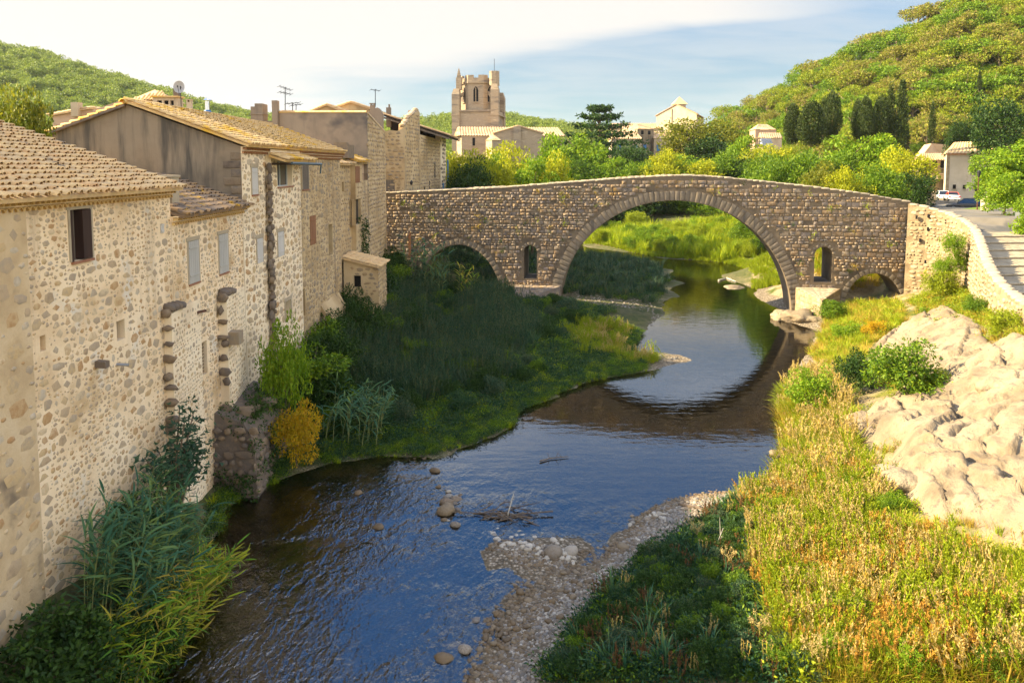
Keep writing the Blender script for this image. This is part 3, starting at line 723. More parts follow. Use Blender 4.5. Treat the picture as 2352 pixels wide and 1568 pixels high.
# ------------------------------------------------------------------ river-side houses on the left
FX = -11.5
FA = Fr((FX, 0, 0), (0, 1, 0))                       # u = Y, v = Z, normal +X
def fa(px, py, X=FX): q = atX(px, py, X); return q[1], q[2]
def hole(x0, y0, x1, y1, X=FX):
    a, b = fa(x0, (y0 + y1) / 2, X)[0], fa(x1, (y0 + y1) / 2, X)[0]; xm = (x0 + x1) / 2
    return (a, b, fa(xm, y1, X)[1], fa(xm, y0, X)[1])
def body(parent, prof, y0, y1, m, name='wall_core'):
    mb = MB(); mb.prism([(x, y0, z) for x, z in prof], (0, y1 - y0, 0)); return mb.build(name, m, parent)
rng = np.random.default_rng(11)

# --- house A: nearest house
A = T('stone_house', 'nearest cream rubble stone house with one dark brown shuttered window high above the river', 'house', (FX, 17, 1.5), 'stone houses along the river')
eA = 12.0
hw = hole(163, 480, 207, 597); hn = hole(92, 770, 105, 806); hs = hole(268, 735, 287, 780); hl = hole(368, 514, 375, 536)
holA = [hw, hn, hs, hl]
mb = MB(); YA0, YAs, YA1 = 9.0, 17.4, 24.85
wall_holes(mb, FA, YAs, YA1, -.2, eA, holA); mb.quad((FX, YA1, -.2), (FX - .4, YA1, -.2), (FX - .4, YA1, eA), (FX, YA1, eA))
wA = mb.build('wall', M['mortar'], A); wA['label'] = 'cream mortar wall full of rubble stones'
mb = MB(); mb.obox((FX - .3, YA0, -.2), (.34, 0, 0), (0, YAs - YA0, 0), (0, 0, eA + .2))
wA1 = mb.build('wall', M['mortar_ochre'], A); wA1['label'] = 'browner patched stretch of wall at its near end'
body(A, [(FX - .31, -.2), (FX - .31, eA), (FX - 9, eA + 2.9), (FX - 9, -.2)], YA0, YA1, M['mortar_ochre'])
ok0 = holes_ok(holA, .14)
def patchy(ok_):
    def f(a, b, w, h):
        n_ = noise.noise(Vector((a * .42, b * .42, 5.3))); n2_ = noise.noise(Vector((a * .9, b * .8, 9.1)))
        if h > .15 and n_ < -.02: return False                   # big stones keep to some stretches
        if n2_ > .20 and h < .16 and rng.random() < .85: return False     # stretches smeared over with mortar
        return ok_(a, b, w, h)
    return f
ok = patchy(ok0)
st = rubble(rng, YAs + .02, YA1, .6, eA - .3, ok, 60000, .045, .30, .003, power=2.0)
pieces(wA, 'stone', lay(FA, st, rng, (.001, .014), .03, .16), RUB, M['rubble'], 300, 'stonework', 'rubble')
F1_ = Fr((FX + .04, 0, 0), (0, 1, 0))
st = rubble(rng, 14.5, YAs, .6, eA - .3, lambda *k: True, 1100, .10, .45, .05)
pieces(wA1, 'stone', lay(F1_, st, rng, (.005, .02)), RUB, M['rubble'], 90, 'stonework', 'rubble')
opening(A, FA, hn, .25, 'blocked'); opening(A, FA, hs, .25, 'dark'); opening(A, FA, hl, .15, 'shutter_white')
o = opening(A, FA, (hw[0], hw[0] + (hw[1] - hw[0]) * .5, hw[2], hw[3]), .22, 'glazed')
q = MB(); q.obox(FA.p(hw[0] + (hw[1] - hw[0]) * .52, hw[2] + .02, -.2), (0, (hw[1] - hw[0]) * .46, 0), (0, 0, hw[3] - hw[2] - .04), (.26, 0, 0)); o = q.build('shutter', M['wood_dark'], A); o['label'] = 'dark brown wooden shutter'
q = MB(); q.obox(FA.p(hw[0] - .03, hw[2], -.05), (0, .07, 0), (0, 0, hw[3] - hw[2]), (.09, 0, 0)); q.build('shutter', M['wood_dark'], A)
q = MB(); q.obox(FA.p(hw[0] - .05, hw[2] - .07, -.2), (0, hw[1] - hw[0] + .1, 0), (0, 0, .065), (.28, 0, 0)); q.build('sill', M['sill_red'], A)
q = MB(); y_, z_ = fa(222, 842); q.obox((FX - .05, y_ - .1, z_), (.35, 0, -.03), (0, .22, 0), (0, 0, .18)); q.build('spout_stone', M['rubble_dark'], A)
q = MB(); y_, z_ = fa(268, 836); q.tube([(FX - .05, y_, z_), (FX + .3, y_ + .1, z_ - .05)], .045, 8); q.build('drain_pipe', M['metal_grey'], A)
genoise(A, (FX + .02, YA0), (FX + .02, YA1), (1, 0), eA + .02, 2, .21, M['genoise'], 220)
s_ = 1 / math.sqrt(1 + .35 ** 2)
tile_roof(A, (FX + .50, YA0, eA + .02), (FX + .50, YA1 + .15, eA + .02), (-s_, 0, .35 * s_), 9.6, M['tile'], .215, .36, rng)

# --- house B: lower house with two blue-grey shutters
B = T('stone_house', 'lower stone house with two blue grey shuttered windows and a blackened tile roof', 'house', (FX, 28, 1.5), 'stone houses along the river')
eB = 11.05; YB0, YB1 = YA1 + .02, 31.5
h1, h2, h3 = hole(433, 552, 456, 650), hole(503, 537, 523, 627), hole(458, 785, 476, 862)
mb = MB(); wall_holes(mb, FA, YB0, YB1, -.2, eB, [h1, h2, h3]); wB = mb.build('wall', M['mortar'], B)
body(B, [(FX - .31, -.2), (FX - .31, eB), (FX - 5, eB + 1.6), (FX - 5, -.2)], YB0, YB1, M['mortar_ochre'])
# two broken buttresses standing proud of the wall
def buttress(y0, y1, ztop, d, lab):
    mb = MB(); W_ = y1 - y0; mb.prism([(FX - .02, y0, -.3), (FX + d, y0, -.3), (FX + .004, y1, -.3), (FX - .02, y1, -.3)], (0, 0, ztop + .1))
    p = mb.build('buttress', M['mortar_white'], B); p['label'] = lab
    fr = Fr((FX + d, y0, 0), (-d, W_, 0))
    pieces(p, 'stone', lay(fr, courses(rng, .1, W_ - .1, 0, ztop - .35, lambda a, b, w, h: .02 < a - w / 2 and a + w / 2 < W_, (.07, .22), (.8, 2.1), .02, (.6, .98), .5, .06), rng, (.003, .016), .03, .3), RUB, M['rubble'], 60, 'stonework', 'rubble')
    fe = Fr((0, y0 - .08, 0), (1, 0, 0)); its = []  # dark stones put the shade of the camera-facing end into the colour
    for k in range(14):
        z = ztop - .2 - k * (ztop - 1.2) / 14 + rng.uniform(-.15, .15); w = rng.uniform(.2, .5)
        if k > 2 and rng.random() < .12: continue
        its.append((Vector((FX + d - .12 + rng.uniform(-.10, .08), y0 - .02, z)), Vector((w, 0, rng.uniform(-.1, .1))), Vector((0, 0, rng.uniform(.15, .42))), Vector((0, -rng.uniform(.1, .24), 0))))
    for k in range(int((y1 - y0) * .45 / .26)):
        its.append((Vector((FX + d * .5, y0 + .1 + k * .27, ztop - .06 - .02 * k)), Vector((0, .28, 0)), Vector((-.4, 0, .12)), Vector((.05, 0, .16))))
    pieces(p, 'stone', its, RUB, M['rubble_dark'], 300, 'stonework', 'dark_rubble')
yb, zb = fa(392, 700); buttress(fa(377, 760)[0], YB0 + 2.1, zb, .26, 'broken stub of wall with a dark slab on top')
yb2, zb2 = fa(510, 668); buttress(fa(503, 760)[0], YB1, zb2, .34, 'second broken stub of wall beside the tall house')
hkB = holes_ok([h1, h2, h3], .12)
st = rubble(rng, YB0 + .05, YB1, .6, eB - .3, patchy(hkB), 32000, .045, .28, .003, power=2.0)
pieces(wB, 'stone', lay(FA, st, rng, (.002, .016), .03, .3), RUB, M['rubble'], 240, 'stonework', 'rubble')
opening(B, FA, h1, .12, 'shutter', 'blue grey plank shutter'); opening(B, FA, h2, .12, 'shutter', 'blue grey plank shutter'); opening(B, FA, h3, .25, 'dark')
for h in (h1, h2): surround(B, FA, h, M['pale_stone'], .09, .02, .14)
surround(A, FA, hw, M['pale_stone'], .12, .025, .2)
for h in (h1, h2):
    q = MB(); q.obox(FA.p(h[0] - .05, h[2] - .06, -.1), (0, h[1] - h[0] + .1, 0), (0, 0, .055), (.16, 0, 0)); q.build('sill', M['sill_red'], B)
q = MB()
for k in range(9): q.obox(FA.p(h3[0] + .05, h3[2] + .08 + k * (h3[3] - h3[2] - .1) / 9, -.12), (0, h3[1] - h3[0] - .1, 0), (0, 0, .02), (.02, 0, 0))
q.obox(FA.p(h3[0] + .12, h3[2], -.10), (0, .03, 0), (0, 0, h3[3] - h3[2]), (.02, 0, 0)); q.build('window_grille', M['rust'], B)
q = MB(); y_, z_ = fa(522, 778, FX + .3); q.obox((FX + .2, y_, z_ - .25), (.55, 0, 0), (0, .5, 0), (0, 0, .5)); q.build('corbel_stone', M['rubble_brown'], B)
q = MB(); y_, z_ = fa(455, 718); q.obox((FX, y_ - .25, z_), (.25, .4, 0), (-.05, .08, 0), (0, 0, .08)); q.build('iron_bracket', M['rust'], B)
genoise(B, (FX + .02, YB0), (FX + .02, YB1), (1, 0), eB + .02, 2, .2, M['genoise'], 120)
tile_roof(B, (FX + .48, YB0 + .1, eB + .02), (FX + .48, YB1 - .1, eB + .02), (-s_, 0, .35 * s_), 4.0, M['tile_dark'], .215, .36, rng, limit=200)
q = MB(); x_, y_, z_ = atY(384, 420, 26.0); q.box((x_ - .28, y_ - .3, z_ - .7), (x_ + .28, y_ + .3, z_ - .05)); q.box((x_ - .28, y_ - .3, z_ - .047), (x_ - .2, y_ + .3, z_ + .2)); q.box((x_ + .18, y_ - .3, z_ - .047), (x_ + .28, y_ + .3, z_ + .2)); q.box((x_ - .32, y_ - .34, z_ + .203), (x_ + .32, y_ + .34, z_ + .27))
q.build('chimney', M['pale_stone'], B)

# --- house C: tall house with the grey gable
Cc = T('stone_house', 'tall stone house with a stained grey gable wall and a lichen yellow tile roof', 'house', (FX, 38, 1.2), 'stone houses along the river')
eC = 13.62; YC0, YC1, YD, YD1 = 31.55, 34.7, 39.5, 49.6; XR, ZR = -16.3, 15.35
P2 = FX + .22
c1, c2 = hole(578, 385, 591, 447), hole(590, 547, 603, 604)
c3, c4, c5 = hole(637, 370, 671, 428, P2), hole(638, 532, 651, 589, P2), hole(655, 690, 668, 736, P2)
d1, d2, d3, d4 = hole(694, 366, 708, 435), hole(712, 495, 725, 562), hole(755, 515, 764, 586), hole(691, 664, 701, 728)
FP = Fr((P2, 0, 0), (0, 1, 0))
mb = MB(); wall_holes(mb, FA, YC0, YC1, -.3, eC, [c1, c2]); mb.box((FX - .35, YC0 + .01, -.3), (FX - .01, YC0 + .3, eC - .05)); wC = mb.build('wall', M['mortar_white'], Cc); wC['label'] = 'pale mortar wall with scattered brown stones'
mb = MB(); wall_holes(mb, FP, YC1, YD, -.3, eC - .06, [c3, c4, c5], .45); mb.quad((P2, YC1, -.3), (FX - .3, YC1, -.3), (FX - .3, YC1, eC - .06), (P2, YC1, eC - .06)); mb.quad((FX - .3, YD, -.3), (P2, YD, -.3), (P2, YD, eC - .06), (FX - .3, YD, eC - .06))
wC2 = mb.build('wall', M['mortar_white'], Cc)
mb = MB(); wall_holes(mb, FA, YD, YD1, -.3, eC, [d1, d2, d3, d4]); mb.quad((FX, YD1, -.3), (FX - .4, YD1, -.3), (FX - .4, YD1, eC), (FX, YD1, eC)); wD = mb.build('wall', M['mortar_brown'], Cc); wD['label'] = 'browner half of the river front'
body(Cc, [(FX - .46, -.3), (FX - .46, eC - .02), (XR, ZR - .12), (-21.5, 13.3), (-21.5, 3)], YC0 + .4, YD1 - .02, M['mortar_brown'])
for (fr, w_, hs_, u0, u1, sk, mt, lim) in ((FA, wC, [c1, c2], YC0, YC1, .05, 'rubble', 110), (FP, wC2, [c3, c4, c5], YC1, YD, .05, 'rubble', 120), (FA, wD, [d1, d2, d3, d4], YD, YD1, .02, 'rubble_brown', 70)):
    hk = holes_ok(hs_)
    st = rubble(rng, u0 + .02, u1 - .02, .5, eC - .3, hk, int((u1 - u0) * 1700), .07, .36, .010, (1.0, 2.2), power=1.9)
    pieces(w_, 'stone', lay(fr, st, rng, (.003, .025), .03, .22), RUB, M[mt], lim, 'stonework', 'rubble')
opening(Cc, FA, c1, .12, 'shutter_white', 'pale blue grey shutter'); opening(Cc, FA, c2, .12, 'shutter_white'); opening(Cc, FP, c4, .12, 'shutter_white'); opening(Cc, FP, c5, .3, 'dark')
opening(Cc, FP, c3, .30, 'glazed_blue', 'open casement with a pale blue frame under the canopy')
opening(Cc, FA, d1, .2, 'wood_grey', 'tall grey plank shutter'); opening(Cc, FA, d2, .15, 'rust_door', 'narrow rust coloured shutter with iron hinges'); opening(Cc, FA, d3, .25, 'dark'); opening(Cc, FA, d4, .3, 'dark')
for fr, h in ((FA, c1), (FA, c2), (FP, c4), (FA, d1), (FP, c5)): surround(Cc, fr, h, M['pale_stone'], .09, .03, .18)
for fr, h in ((FA, c1), (FP, c3), (FA, d1)):
    q = MB(); q.obox(fr.p(h[0] - .06, h[2] - .07, -.1), (0, h[1] - h[0] + .12, 0), (0, 0, .065), (.17, 0, 0)); q.build('sill', M['sill_red'], Cc)
# ragged joint of dark stones where the two stretches meet
its = []
for k in range(26):
    z = 12.6 - k * .40; its.append((Vector((P2 - .10, YC1 - .06 + rng.uniform(-.15, .06), z)), Vector((0, rng.uniform(.25, .55), 0)), Vector((0, 0, rng.uniform(.25, .5))), Vector((rng.uniform(.10, .2), 0, 0))))
    its.append((Vector((P2 - .05, YC1 - .02, z + .1)), Vector((rng.uniform(.2, .34), 0, 0)), Vector((0, 0, rng.uniform(.2, .4))), Vector((0, -rng.uniform(.08, .22), 0))))
pieces(wC2, 'stone', its, RUB, M['rubble_dark'], 60, 'stonework', 'dark_rubble')
mb = MB(); yq, zq = fa(735, 700); mb.prism([(FX - .02, yq, -.3), (FX + .75, yq - .2, -.3), (FX + .45, yq + .1, zq - .8), (FX - .02, yq + .2, zq)], (0, 4.6, 0)); bt = mb.build('buttress', M['mortar_brown'], Cc)
its = []
for z in np.arange(.3, zq - .9, .32):
    for x in (FX + .1, FX + .42): its.append((Vector((x, yq - .1 + z * .02, z)), Vector((.34, 0, 0)), Vector((0, 0, .29)), Vector((0, -.09, 0))))
pieces(bt, 'stone', its, BLK, M['rubble_dark'], 60, 'stonework', 'dark_block')
fb = Fr((FX + .62, 0, 0), (0, 1, 0), (-.10, 0, 1))
pieces(bt, 'stone', lay(fb, courses(rng, yq + .1, yq + 4.5, .2, zq - 1, lambda a, b, w, h: True, (.2, .36), (1, 2.2), .04), rng), RUB, M['rubble_brown'], 60, 'stonework', 'rubble')
# grey gable towards the camera
mb = MB(); mb.prism([(FX - .02, YC0, 6), (-20.6, YC0, 6), (-20.6, YC0, ZR - .36 * 4.3), (XR, YC0, ZR), (FX - .02, YC0, eC)], (0, .38, 0)); gb_ = mb.build('gable_wall', M['render_grey'], Cc); gb_['label'] = 'grey rendered gable with dark run-off stains'
its = []
for k in range(15):
    z = 11.9 + .1 - k * .36 + 1.2; w = .75 if k % 2 else .42
    its.append((Vector((FX - .04 - w / 2, YC0, z)), Vector((w, 0, 0)), Vector((0, 0, .33)), Vector((0, -rng.uniform(.02, .08), 0))))
pieces(gb_, 'quoin', its, BLK, M['rubble_dark'], 60, 'quoin_rest', 'dark_block')
genoise(Cc, (FX + .02, YC0), (FX + .02, YC1), (1, 0), eC - .02, 2, .2, M['genoise_red'], 60)
genoise(Cc, (FX + .02, YD), (FX + .02, YD1), (1, 0), eC - .02, 3, .2, M['genoise_red'], 150)
t36 = 1 / math.sqrt(1 + .36 ** 2); Ls = (FX + .5 - XR) / t36
rC = tile_roof(Cc, (FX + .50, YC0 - .22, eC + .02), (FX + .50, YD1, eC + .02), (-t36, 0, .36 * t36), Ls, M['tile_lichen'], .22, .38, rng, limit=300)
mb = MB(); zw = ZR + .03; mb.prism([(XR, YC0 - .2, zw), (-21, YC0 - .2, zw - .36 * 4.7), (-21, YC0 - .2, zw - .36 * 4.7 - .1), (XR, YC0 - .2, zw - .1)], (0, YD1 - YC0, 0)); rW = mb.build('roof', M['tile_dark'], Cc)
its = [(Vector((XR - .2 - k * .38, YC0 - .1 + j * .22, zw - .36 * (.2 + k * .38) + .03)), Vector((.43, 0, .36 * .43)), Vector((0, .18, 0)), Vector((0, 0, .09))) for k in range(12) for j in range(2)]
pieces(rW, 'tile', its, TILE, M['tile_lichen'], 60, 'tile_courses', 'tile', True)
its = [(Vector((XR + rng.uniform(-.02, .02), YC0 - .1 + k * .40, ZR + .10)), Vector((0, .46, rng.uniform(-.02, .03))), Vector((-.30, 0, 0)), Vector((0, 0, .14))) for k in range(44)]
pieces(rC, 'ridge_tile', its, TILE, M['tile_lichen'], 60, 'ridge_rest', 'tile', True)
# canopy over the casement, with a zinc gutter
tile_roof(Cc, (P2 + .85, YC1 - .2, 13.02), (P2 + .85, YD + .3, 13.02), (-.95, 0, .31), .9, M['tile_lichen'], .22, .40, rng, limit=60, name='canopy')
q = MB(); q.tube([(P2 + .9, YC1 + .3, 12.90), (P2 + .9, YD + .9, 12.86)], .07, 8); q.tube([(P2 + .9, YD + .85, 12.84), (P2 + .85, YD + .85, 12.35)], .05, 6); q.build('gutter', M['zinc'], Cc)
q = MB()
for y in (YC1 + .1, (YC1 + YD) / 2, YD - .1): q.obox((P2 - .1, y, 12.82), (.95, 0, 0), (0, .1, 0), (0, 0, .1))
q.build('canopy_beam', M['wood_beam'], Cc)
# flues and pipes of roof C
q = MB(); x_, y_, z_ = atY(477, 262, 43); q.lathe((x_, y_, z_), [(.20, -.3), (.24, .05), (.17, .22)], 14); fl = q.build('chimney_flue', M['blue_paint'], Cc); fl['label'] = 'bright metal flue pipe on a blue collar'
q = MB(); q.lathe((x_, y_, z_), [(.13, .2), (.13, .72)], 14); q.lathe((x_, y_, z_), [(.24, .78), (.02, .92)], 14)
for k in range(3): q.tube([(x_ + .1 * math.cos(2.1 * k), y_ + .1 * math.sin(2.1 * k), z_ + .7), (x_ + .1 * math.cos(2.1 * k), y_ + .1 * math.sin(2.1 * k), z_ + .8)], .012, 4)
q.build('flue_pipe', M['steel'], fl)
q = MB(); x_, y_, z_ = atY(436, 256, 46); q.box((x_ - .14, y_ - .14, z_ - .3), (x_ + .14, y_ + .14, z_ + .55)); q.box((x_ - .14, y_ - .14, z_ + .553), (x_ - .06, y_ + .14, z_ + .68)); q.box((x_ + .06, y_ - .14, z_ + .553), (x_ + .14, y_ + .14, z_ + .68)); q.box((x_ - .17, y_ - .17, z_ + .683), (x_ + .17, y_ + .17, z_ + .73)); q.build('chimney', M['render_cream'], Cc)

# --- link houses between C and the brown block
D2 = T('stone_house', 'narrow low house in two tones squeezed between the tall house and the brown rendered block', 'house', (FX, 54, 1.3), 'stone houses along the river')
Ya, Yb, Yc = YD1 + .02, 54.4, 59.0
zt1, zt2 = fa(790, 378)[1], fa(832, 371)[1]
e1h = [hole(797, 418, 801, 440)]
e2h = [hole(814, 457, 829, 516), hole(816, 382, 826, 420), hole(832, 377, 847, 414)]
XD2 = FX - .35; FD = Fr((XD2, 0, 0), (0, 1, 0))
mb = MB(); wall_holes(mb, FD, Ya, Yb, -.2, zt1, e1h); w1 = mb.build('wall', M['mortar_brown'], D2)
mb = MB(); wall_holes(mb, FA, Yb, Yc, -.2, zt2, e2h); mb.quad((FX, Yb, -.2), (FX - .6, Yb, -.2), (FX - .6, Yb, zt2), (FX, Yb, zt2)); w2 = mb.build('wall', M['mortar_brown'], D2)
for fr, w_, hs_, a, b, zt in ((FD, w1, e1h, Ya, Yb, zt1), (FA, w2, e2h, Yb, Yc, zt2)):
    hk = holes_ok(hs_); st = courses(rng, a, b, .5, zt - .2, lambda p, q_, w, h: hk(p, q_, w, h) and p - w / 2 > a and p + w / 2 < b, (.18, .4), (1.3, 2.8), .05, (.55, .92), .45, .05)
    pieces(w_, 'stone', lay(fr, st, rng, (.01, .04)), RUB, M['rubble_brown'], 60, 'stonework', 'rubble')
body(D2, [(FX - .7, -.2), (FX - .7, zt1 - .05), (FX - 6, zt1 + 1.2), (FX - 6, 3)], Ya, Yc, M['mortar_brown'])
opening(D2, FD, e1h[0], .25, 'dark'); opening(D2, FA, e2h[0], .25, 'glazed', 'tall window with grey wooden frame'); opening(D2, FA, e2h[1], .12, 'rust_door')
mb = MB(); h = e2h[2]; mb.quad(FA.p(h[0], h[2], -.3), FA.p(h[1], h[2], -.3), FA.p(h[1], h[3], -.3), FA.p(h[0], h[3], -.3)); nn_ = mb.build('balcony_recess', M['render_pink'], D2)
q = MB()
for k in range(7): q.tube([FA.p(h[0] + .05 + k * (h[1] - h[0] - .1) / 6, h[2], -.03), FA.p(h[0] + .05 + k * (h[1] - h[0] - .1) / 6, h[2] + .5, -.03)], .012, 4)
q.tube([FA.p(h[0], h[2] + .5, -.03), FA.p(h[1], h[2] + .5, -.03)], .015, 4); q.build('railing', M['rust'], nn_)
tile_roof(D2, (XD2 + .4, Ya, zt1), (XD2 + .4, Yb, zt1), (-s_, 0, .33 * s_), 1.6, M['tile'], .22, .4, rng, limit=50)
tile_roof(D2, (FX + .35, Yb + .02, zt2), (FX + .35, Yc - .1, zt2), (-s_, 0, .33 * s_), 2.4, M['tile_lichen'], .22, .4, rng, limit=50)
q = MB(); q.obox((FX - .6, Ya + 2.6, zt1 + .45), (.55, 0, 0), (0, 2.2, 0), (0, 0, .95)); q.obox((FX - 1.4, Yb - .55, zt1), (.95, 0, 0), (0, .5, 0), (0, 0, 1.6)); q.build('parapet', M['rubble_dark'], D2)

# --- E: brown rendered block with coping tiles and chimneys
E_ = T('rendered_house', 'big brown rendered house with a straight row of yellow coping tiles', 'house', (FX - 3, 60, 2))
YE0, YE1, XE0 = 59.1, 67.6, -18.45; zE = 16.95
mb = MB(); mb.prism([(FX, YE0, 0), (FX, YE1, 0), (FX, YE1, 15.75), (FX, YE0 + .3, zE)], (-.4, 0, 0)); wE = mb.build('wall', M['mortar_brown'], E_); wE['label'] = 'rough stone end wall towards the river'
mb = MB(); mb.obox((XE0, YE0, 6), (FX - .01 - XE0, 0, 0), (0, .4, 0), (0, 0, zE - 6)); fE = mb.build('front_wall', M['render_mauve'], E_)
mb = MB(); mb.prism([(FX - .42, YE0 + .42, 2), (FX - .42, YE1, 2), (FX - .42, YE1, 15.6), (FX - .42, YE0 + .42, zE - .1)], (XE0 - FX + .8, 0, 0)); mb.build('wall_core', M['mortar_brown'], E_)
st = courses(rng, YE0 + .1, YE1, 1.0, zE - .1, lambda a, b, w, h: b + h / 2 < zE - .1 - max(0, a - YE0) * .145 and a + w / 2 < YE1, (.2, .4), (1.4, 3), .05, (.6, .93), .4, .03)
pieces(wE, 'stone', lay(FA, st, rng, (.01, .05)), RUB, M['rubble_brown'], 90, 'stonework', 'rubble')
its = [(Vector((XE0 + .15 + k * .30, YE0 + .12, zE + .06)), Vector((.36, 0, .02)), Vector((0, .42, 0)), Vector((0, 0, .13))) for k in range(23)]
mb = MB(); mb.obox((XE0, YE0 - .06, zE), (FX - XE0, 0, 0), (0, .5, 0), (0, 0, .06)); cpE = mb.build('coping', M['tile_lichen'], E_); pieces(cpE, 'tile', its, TILE, M['tile_lichen'], 60, 'coping_rest', 'tile', True)
tile_roof(E_, (FX, YE1 + .3, 15.75), (XE0, YE1 + .3, 15.75), (0, -.99, .14), 8.3, M['tile'], .3, .5, rng, limit=20)
for (x0, y0, x1, lab) in ((580, 246, 607, 'wide stepped chimney with a yellow lichen band'), (628, 232, 640, 'tall thin square chimney')):
    a, b = atY(x0, y0, YE0 + .1), atY(x1, y0, YE0 + .1); q = MB(); q.box((a[0], YE0 - .35, 12.5), (b[0], YE0 + (.9 if x0 < 600 else .25), a[2]))
    if x0 < 600: q.box((a[0] + .32, YE0 - .35, a[2] + .003), (b[0], YE0 + .9, a[2] + .24)); q.box((a[0] - .05, YE0 - .4, a[2] - .62), (b[0] + .05, YE0 + .95, a[2] - .54))
    o = q.build('chimney', M['render_mauve'], E_); o['label'] = lab
a, b = atY(607, 278, YE0 + .2), atY(628, 278, YE0 + .2); q = MB(); q.box((a[0], YE0, 12.5), (b[0], YE0 + .4, a[2])); q.build('low_wall', M['render_mauve'], E_)
for px in (650, 657, 665, 671, 678):
    q = MB(); x_, y_, z_ = atY(px, 256, YE0 + 3); q.lathe((x_, y_, z_ - .35), [(.08, 0), (.15, .28), (.17, .3), (.17, .36), (.11, .44)], 10); q.build('chimney_pot', M['terracotta'], E_)

# --- outhouse at the foot of the houses
O_ = T('stone_outhouse', 'small stone outhouse with a sloping tile roof and one square black opening', 'outhouse', (-10.2, 51, 1.2))
YO = 50.0; xo0, xo1 = atY(790, 660, YO)[0], atY(870, 660, YO)[0]
FO = Fr((0, YO, 0), (1, 0, 0)); zo1, zo0 = atY(868, 614, YO)[2], atY(790, 594, YO)[2]
ho = (atY(812, 645, YO)[0], atY(829, 645, YO)[0], atY(820, 660, YO)[2], atY(820, 633, YO)[2])
mb = MB(); wall_holes(mb, FO, xo0, xo1, -.3, zo1, [ho]); mb.add([(xo0, YO, zo1), (xo1, YO, zo1), (xo0, YO, zo0)], [(0, 1, 2)]); mb.quad((xo1, YO, -.3), (xo1, YO + 3, -.3), (xo1, YO + 3, zo1), (xo1, YO, zo1)); wo_ = mb.build('wall', M['mortar_brown'], O_)
hk = holes_ok([ho]); st = courses(rng, xo0, xo1, .6, zo1, lambda a, b, w, h: hk(a, b, w, h) and a - w / 2 > xo0 and a + w / 2 < xo1, (.16, .34), (1, 2), .04, (.6, .93), .4, .15)
pieces(wo_, 'stone', lay(FO, st, rng, (.01, .04)), RUB, M['rubble_brown'], 140, 'stonework', 'rubble')
FO2 = Fr((xo1, 0, 0), (0, 1, 0)); st = courses(rng, YO, YO + 3, .6, zo1, lambda a, b, w, h: True, (.16, .34), (1, 2), .04, (.6, .93), .4, .1)
pieces(wo_, 'stone', lay(FO2, st, rng, (.01, .04)), RUB, M['rubble_brown'], 40, 'stonework', 'rubble')
opening(O_, FO, ho, .3, 'dark'); so_ = (zo0 - zo1) / (xo1 - xo0); k_ = 1 / math.hypot(1, so_)
tile_roof(O_, (xo1 + .2, YO - .2, zo1 + .02), (xo1 + .2, YO + 3.1, zo1 + .02), (-k_, 0, so_ * k_), (xo1 - xo0 + .3) / k_, M['tile'], .22, .4, rng, limit=120)

# --- old masonry block standing in the river at the foot of house B
K_ = T('masonry_block', 'dark ruined masonry block standing in the river below the shuttered houses', 'river wall', (-10.6, 29, 0))
mb = MB(); mb.prism([(-11.6, 27.7, -.8), (-9.75, 27.6, -.8), (-9.95, 27.8, 2.2), (-10.4, 27.9, 2.9), (-11.6, 27.9, 3.3)], (0, 4.4, 0)); kb = mb.build('wall', M['rubble_dark'], K_)
FK = Fr((0, 27.72, 0), (1, 0, 0)); FK2 = Fr((-9.82, 0, 0), (0, 1, 0), (-.06, 0, 1))
pieces(kb, 'stone', lay(FK, courses(rng, -11.5, -10.0, .1, 2.6, lambda a, b, w, h: True, (.18, .4), (.9, 1.9), .04, (.7, .95), .4, .1), rng, (.02, .12)) + lay(FK2, courses(rng, 27.8, 31.8, .1, 2.2, lambda a, b, w, h: True, (.2, .4), (.9, 2.2), .04, (.7, .95), .4, .1), rng, (.02, .12)), RUB, M['rubble_dark'], 160, 'stonework', 'dark_rubble')
st = [(Vector((-10.7 + rng.uniform(-.7, .6), 28.2 + rng.uniform(0, 3.5), 2.9)), Vector((rng.uniform(.3, .7), 0, 0)), Vector((0, rng.uniform(.3, .6), 0)), Vector((0, 0, rng.uniform(.15, .4)))) for k in range(14)]
pieces(kb, 'stone', st, RUB, M['rubble_dark'], 60, 'stonework', 'dark_rubble')

# --- ruin and barn beyond the bridge head
Fh = T('ruined_house', 'roofless stone house with a jagged gable beside the left end of the bridge', 'ruin', (-11, 74, 9))
def curtain(parent, pts, zb, th, m, name='wall', lab=None, stone='rubble_brown', lim=60, rows=(.22, .42)):
    """upright wall along bottom line pts[0]..pts[-1] (px, py_top, Y); returns part with stones"""
    q = [atY(*p) for p in pts]; p0 = Vector((q[0][0], q[0][1], 0)); p1 = Vector((q[-1][0], q[-1][1], 0)); u = (p1 - p0).normalized(); fr = Fr(p0, u)
    us = [(Vector((x, y, 0)) - p0).dot(u) for x, y, z in q]; zs = [z for *_, z in q]; W = us[-1]
    mb = MB(); poly = [fr.p(0, zb)] + [fr.p(W, zb)] + [fr.p(a, z) for a, z in reversed(list(zip(us, zs)))]
    mb.prism([p for p in poly], -fr.n * th); w = mb.build(name, m, parent)
    if lab: w['label'] = lab
    st = courses(rng, 0, W, zb, max(zs), lambda a, b, w_, h: a - w_ / 2 > 0 and a + w_ / 2 < W and b + h / 2 < np.interp(a, us, zs), rows, (1, 2.2), .05, (.6, .93), .4, .04)
    pieces(w, 'stone', lay(fr, st, rng, (.01, .06)), RUB, M[stone], lim, 'stonework', 'rubble')
    return w, fr, us, zs
w, fr, us, zs = curtain(Fh, [(878, 303, 72.5), (895, 299, 72.5), (912, 301, 72.5), (929, 293, 72.5)], 8, .5, M['mortar_brown'], lab='wall of brown stone facing the bridge')
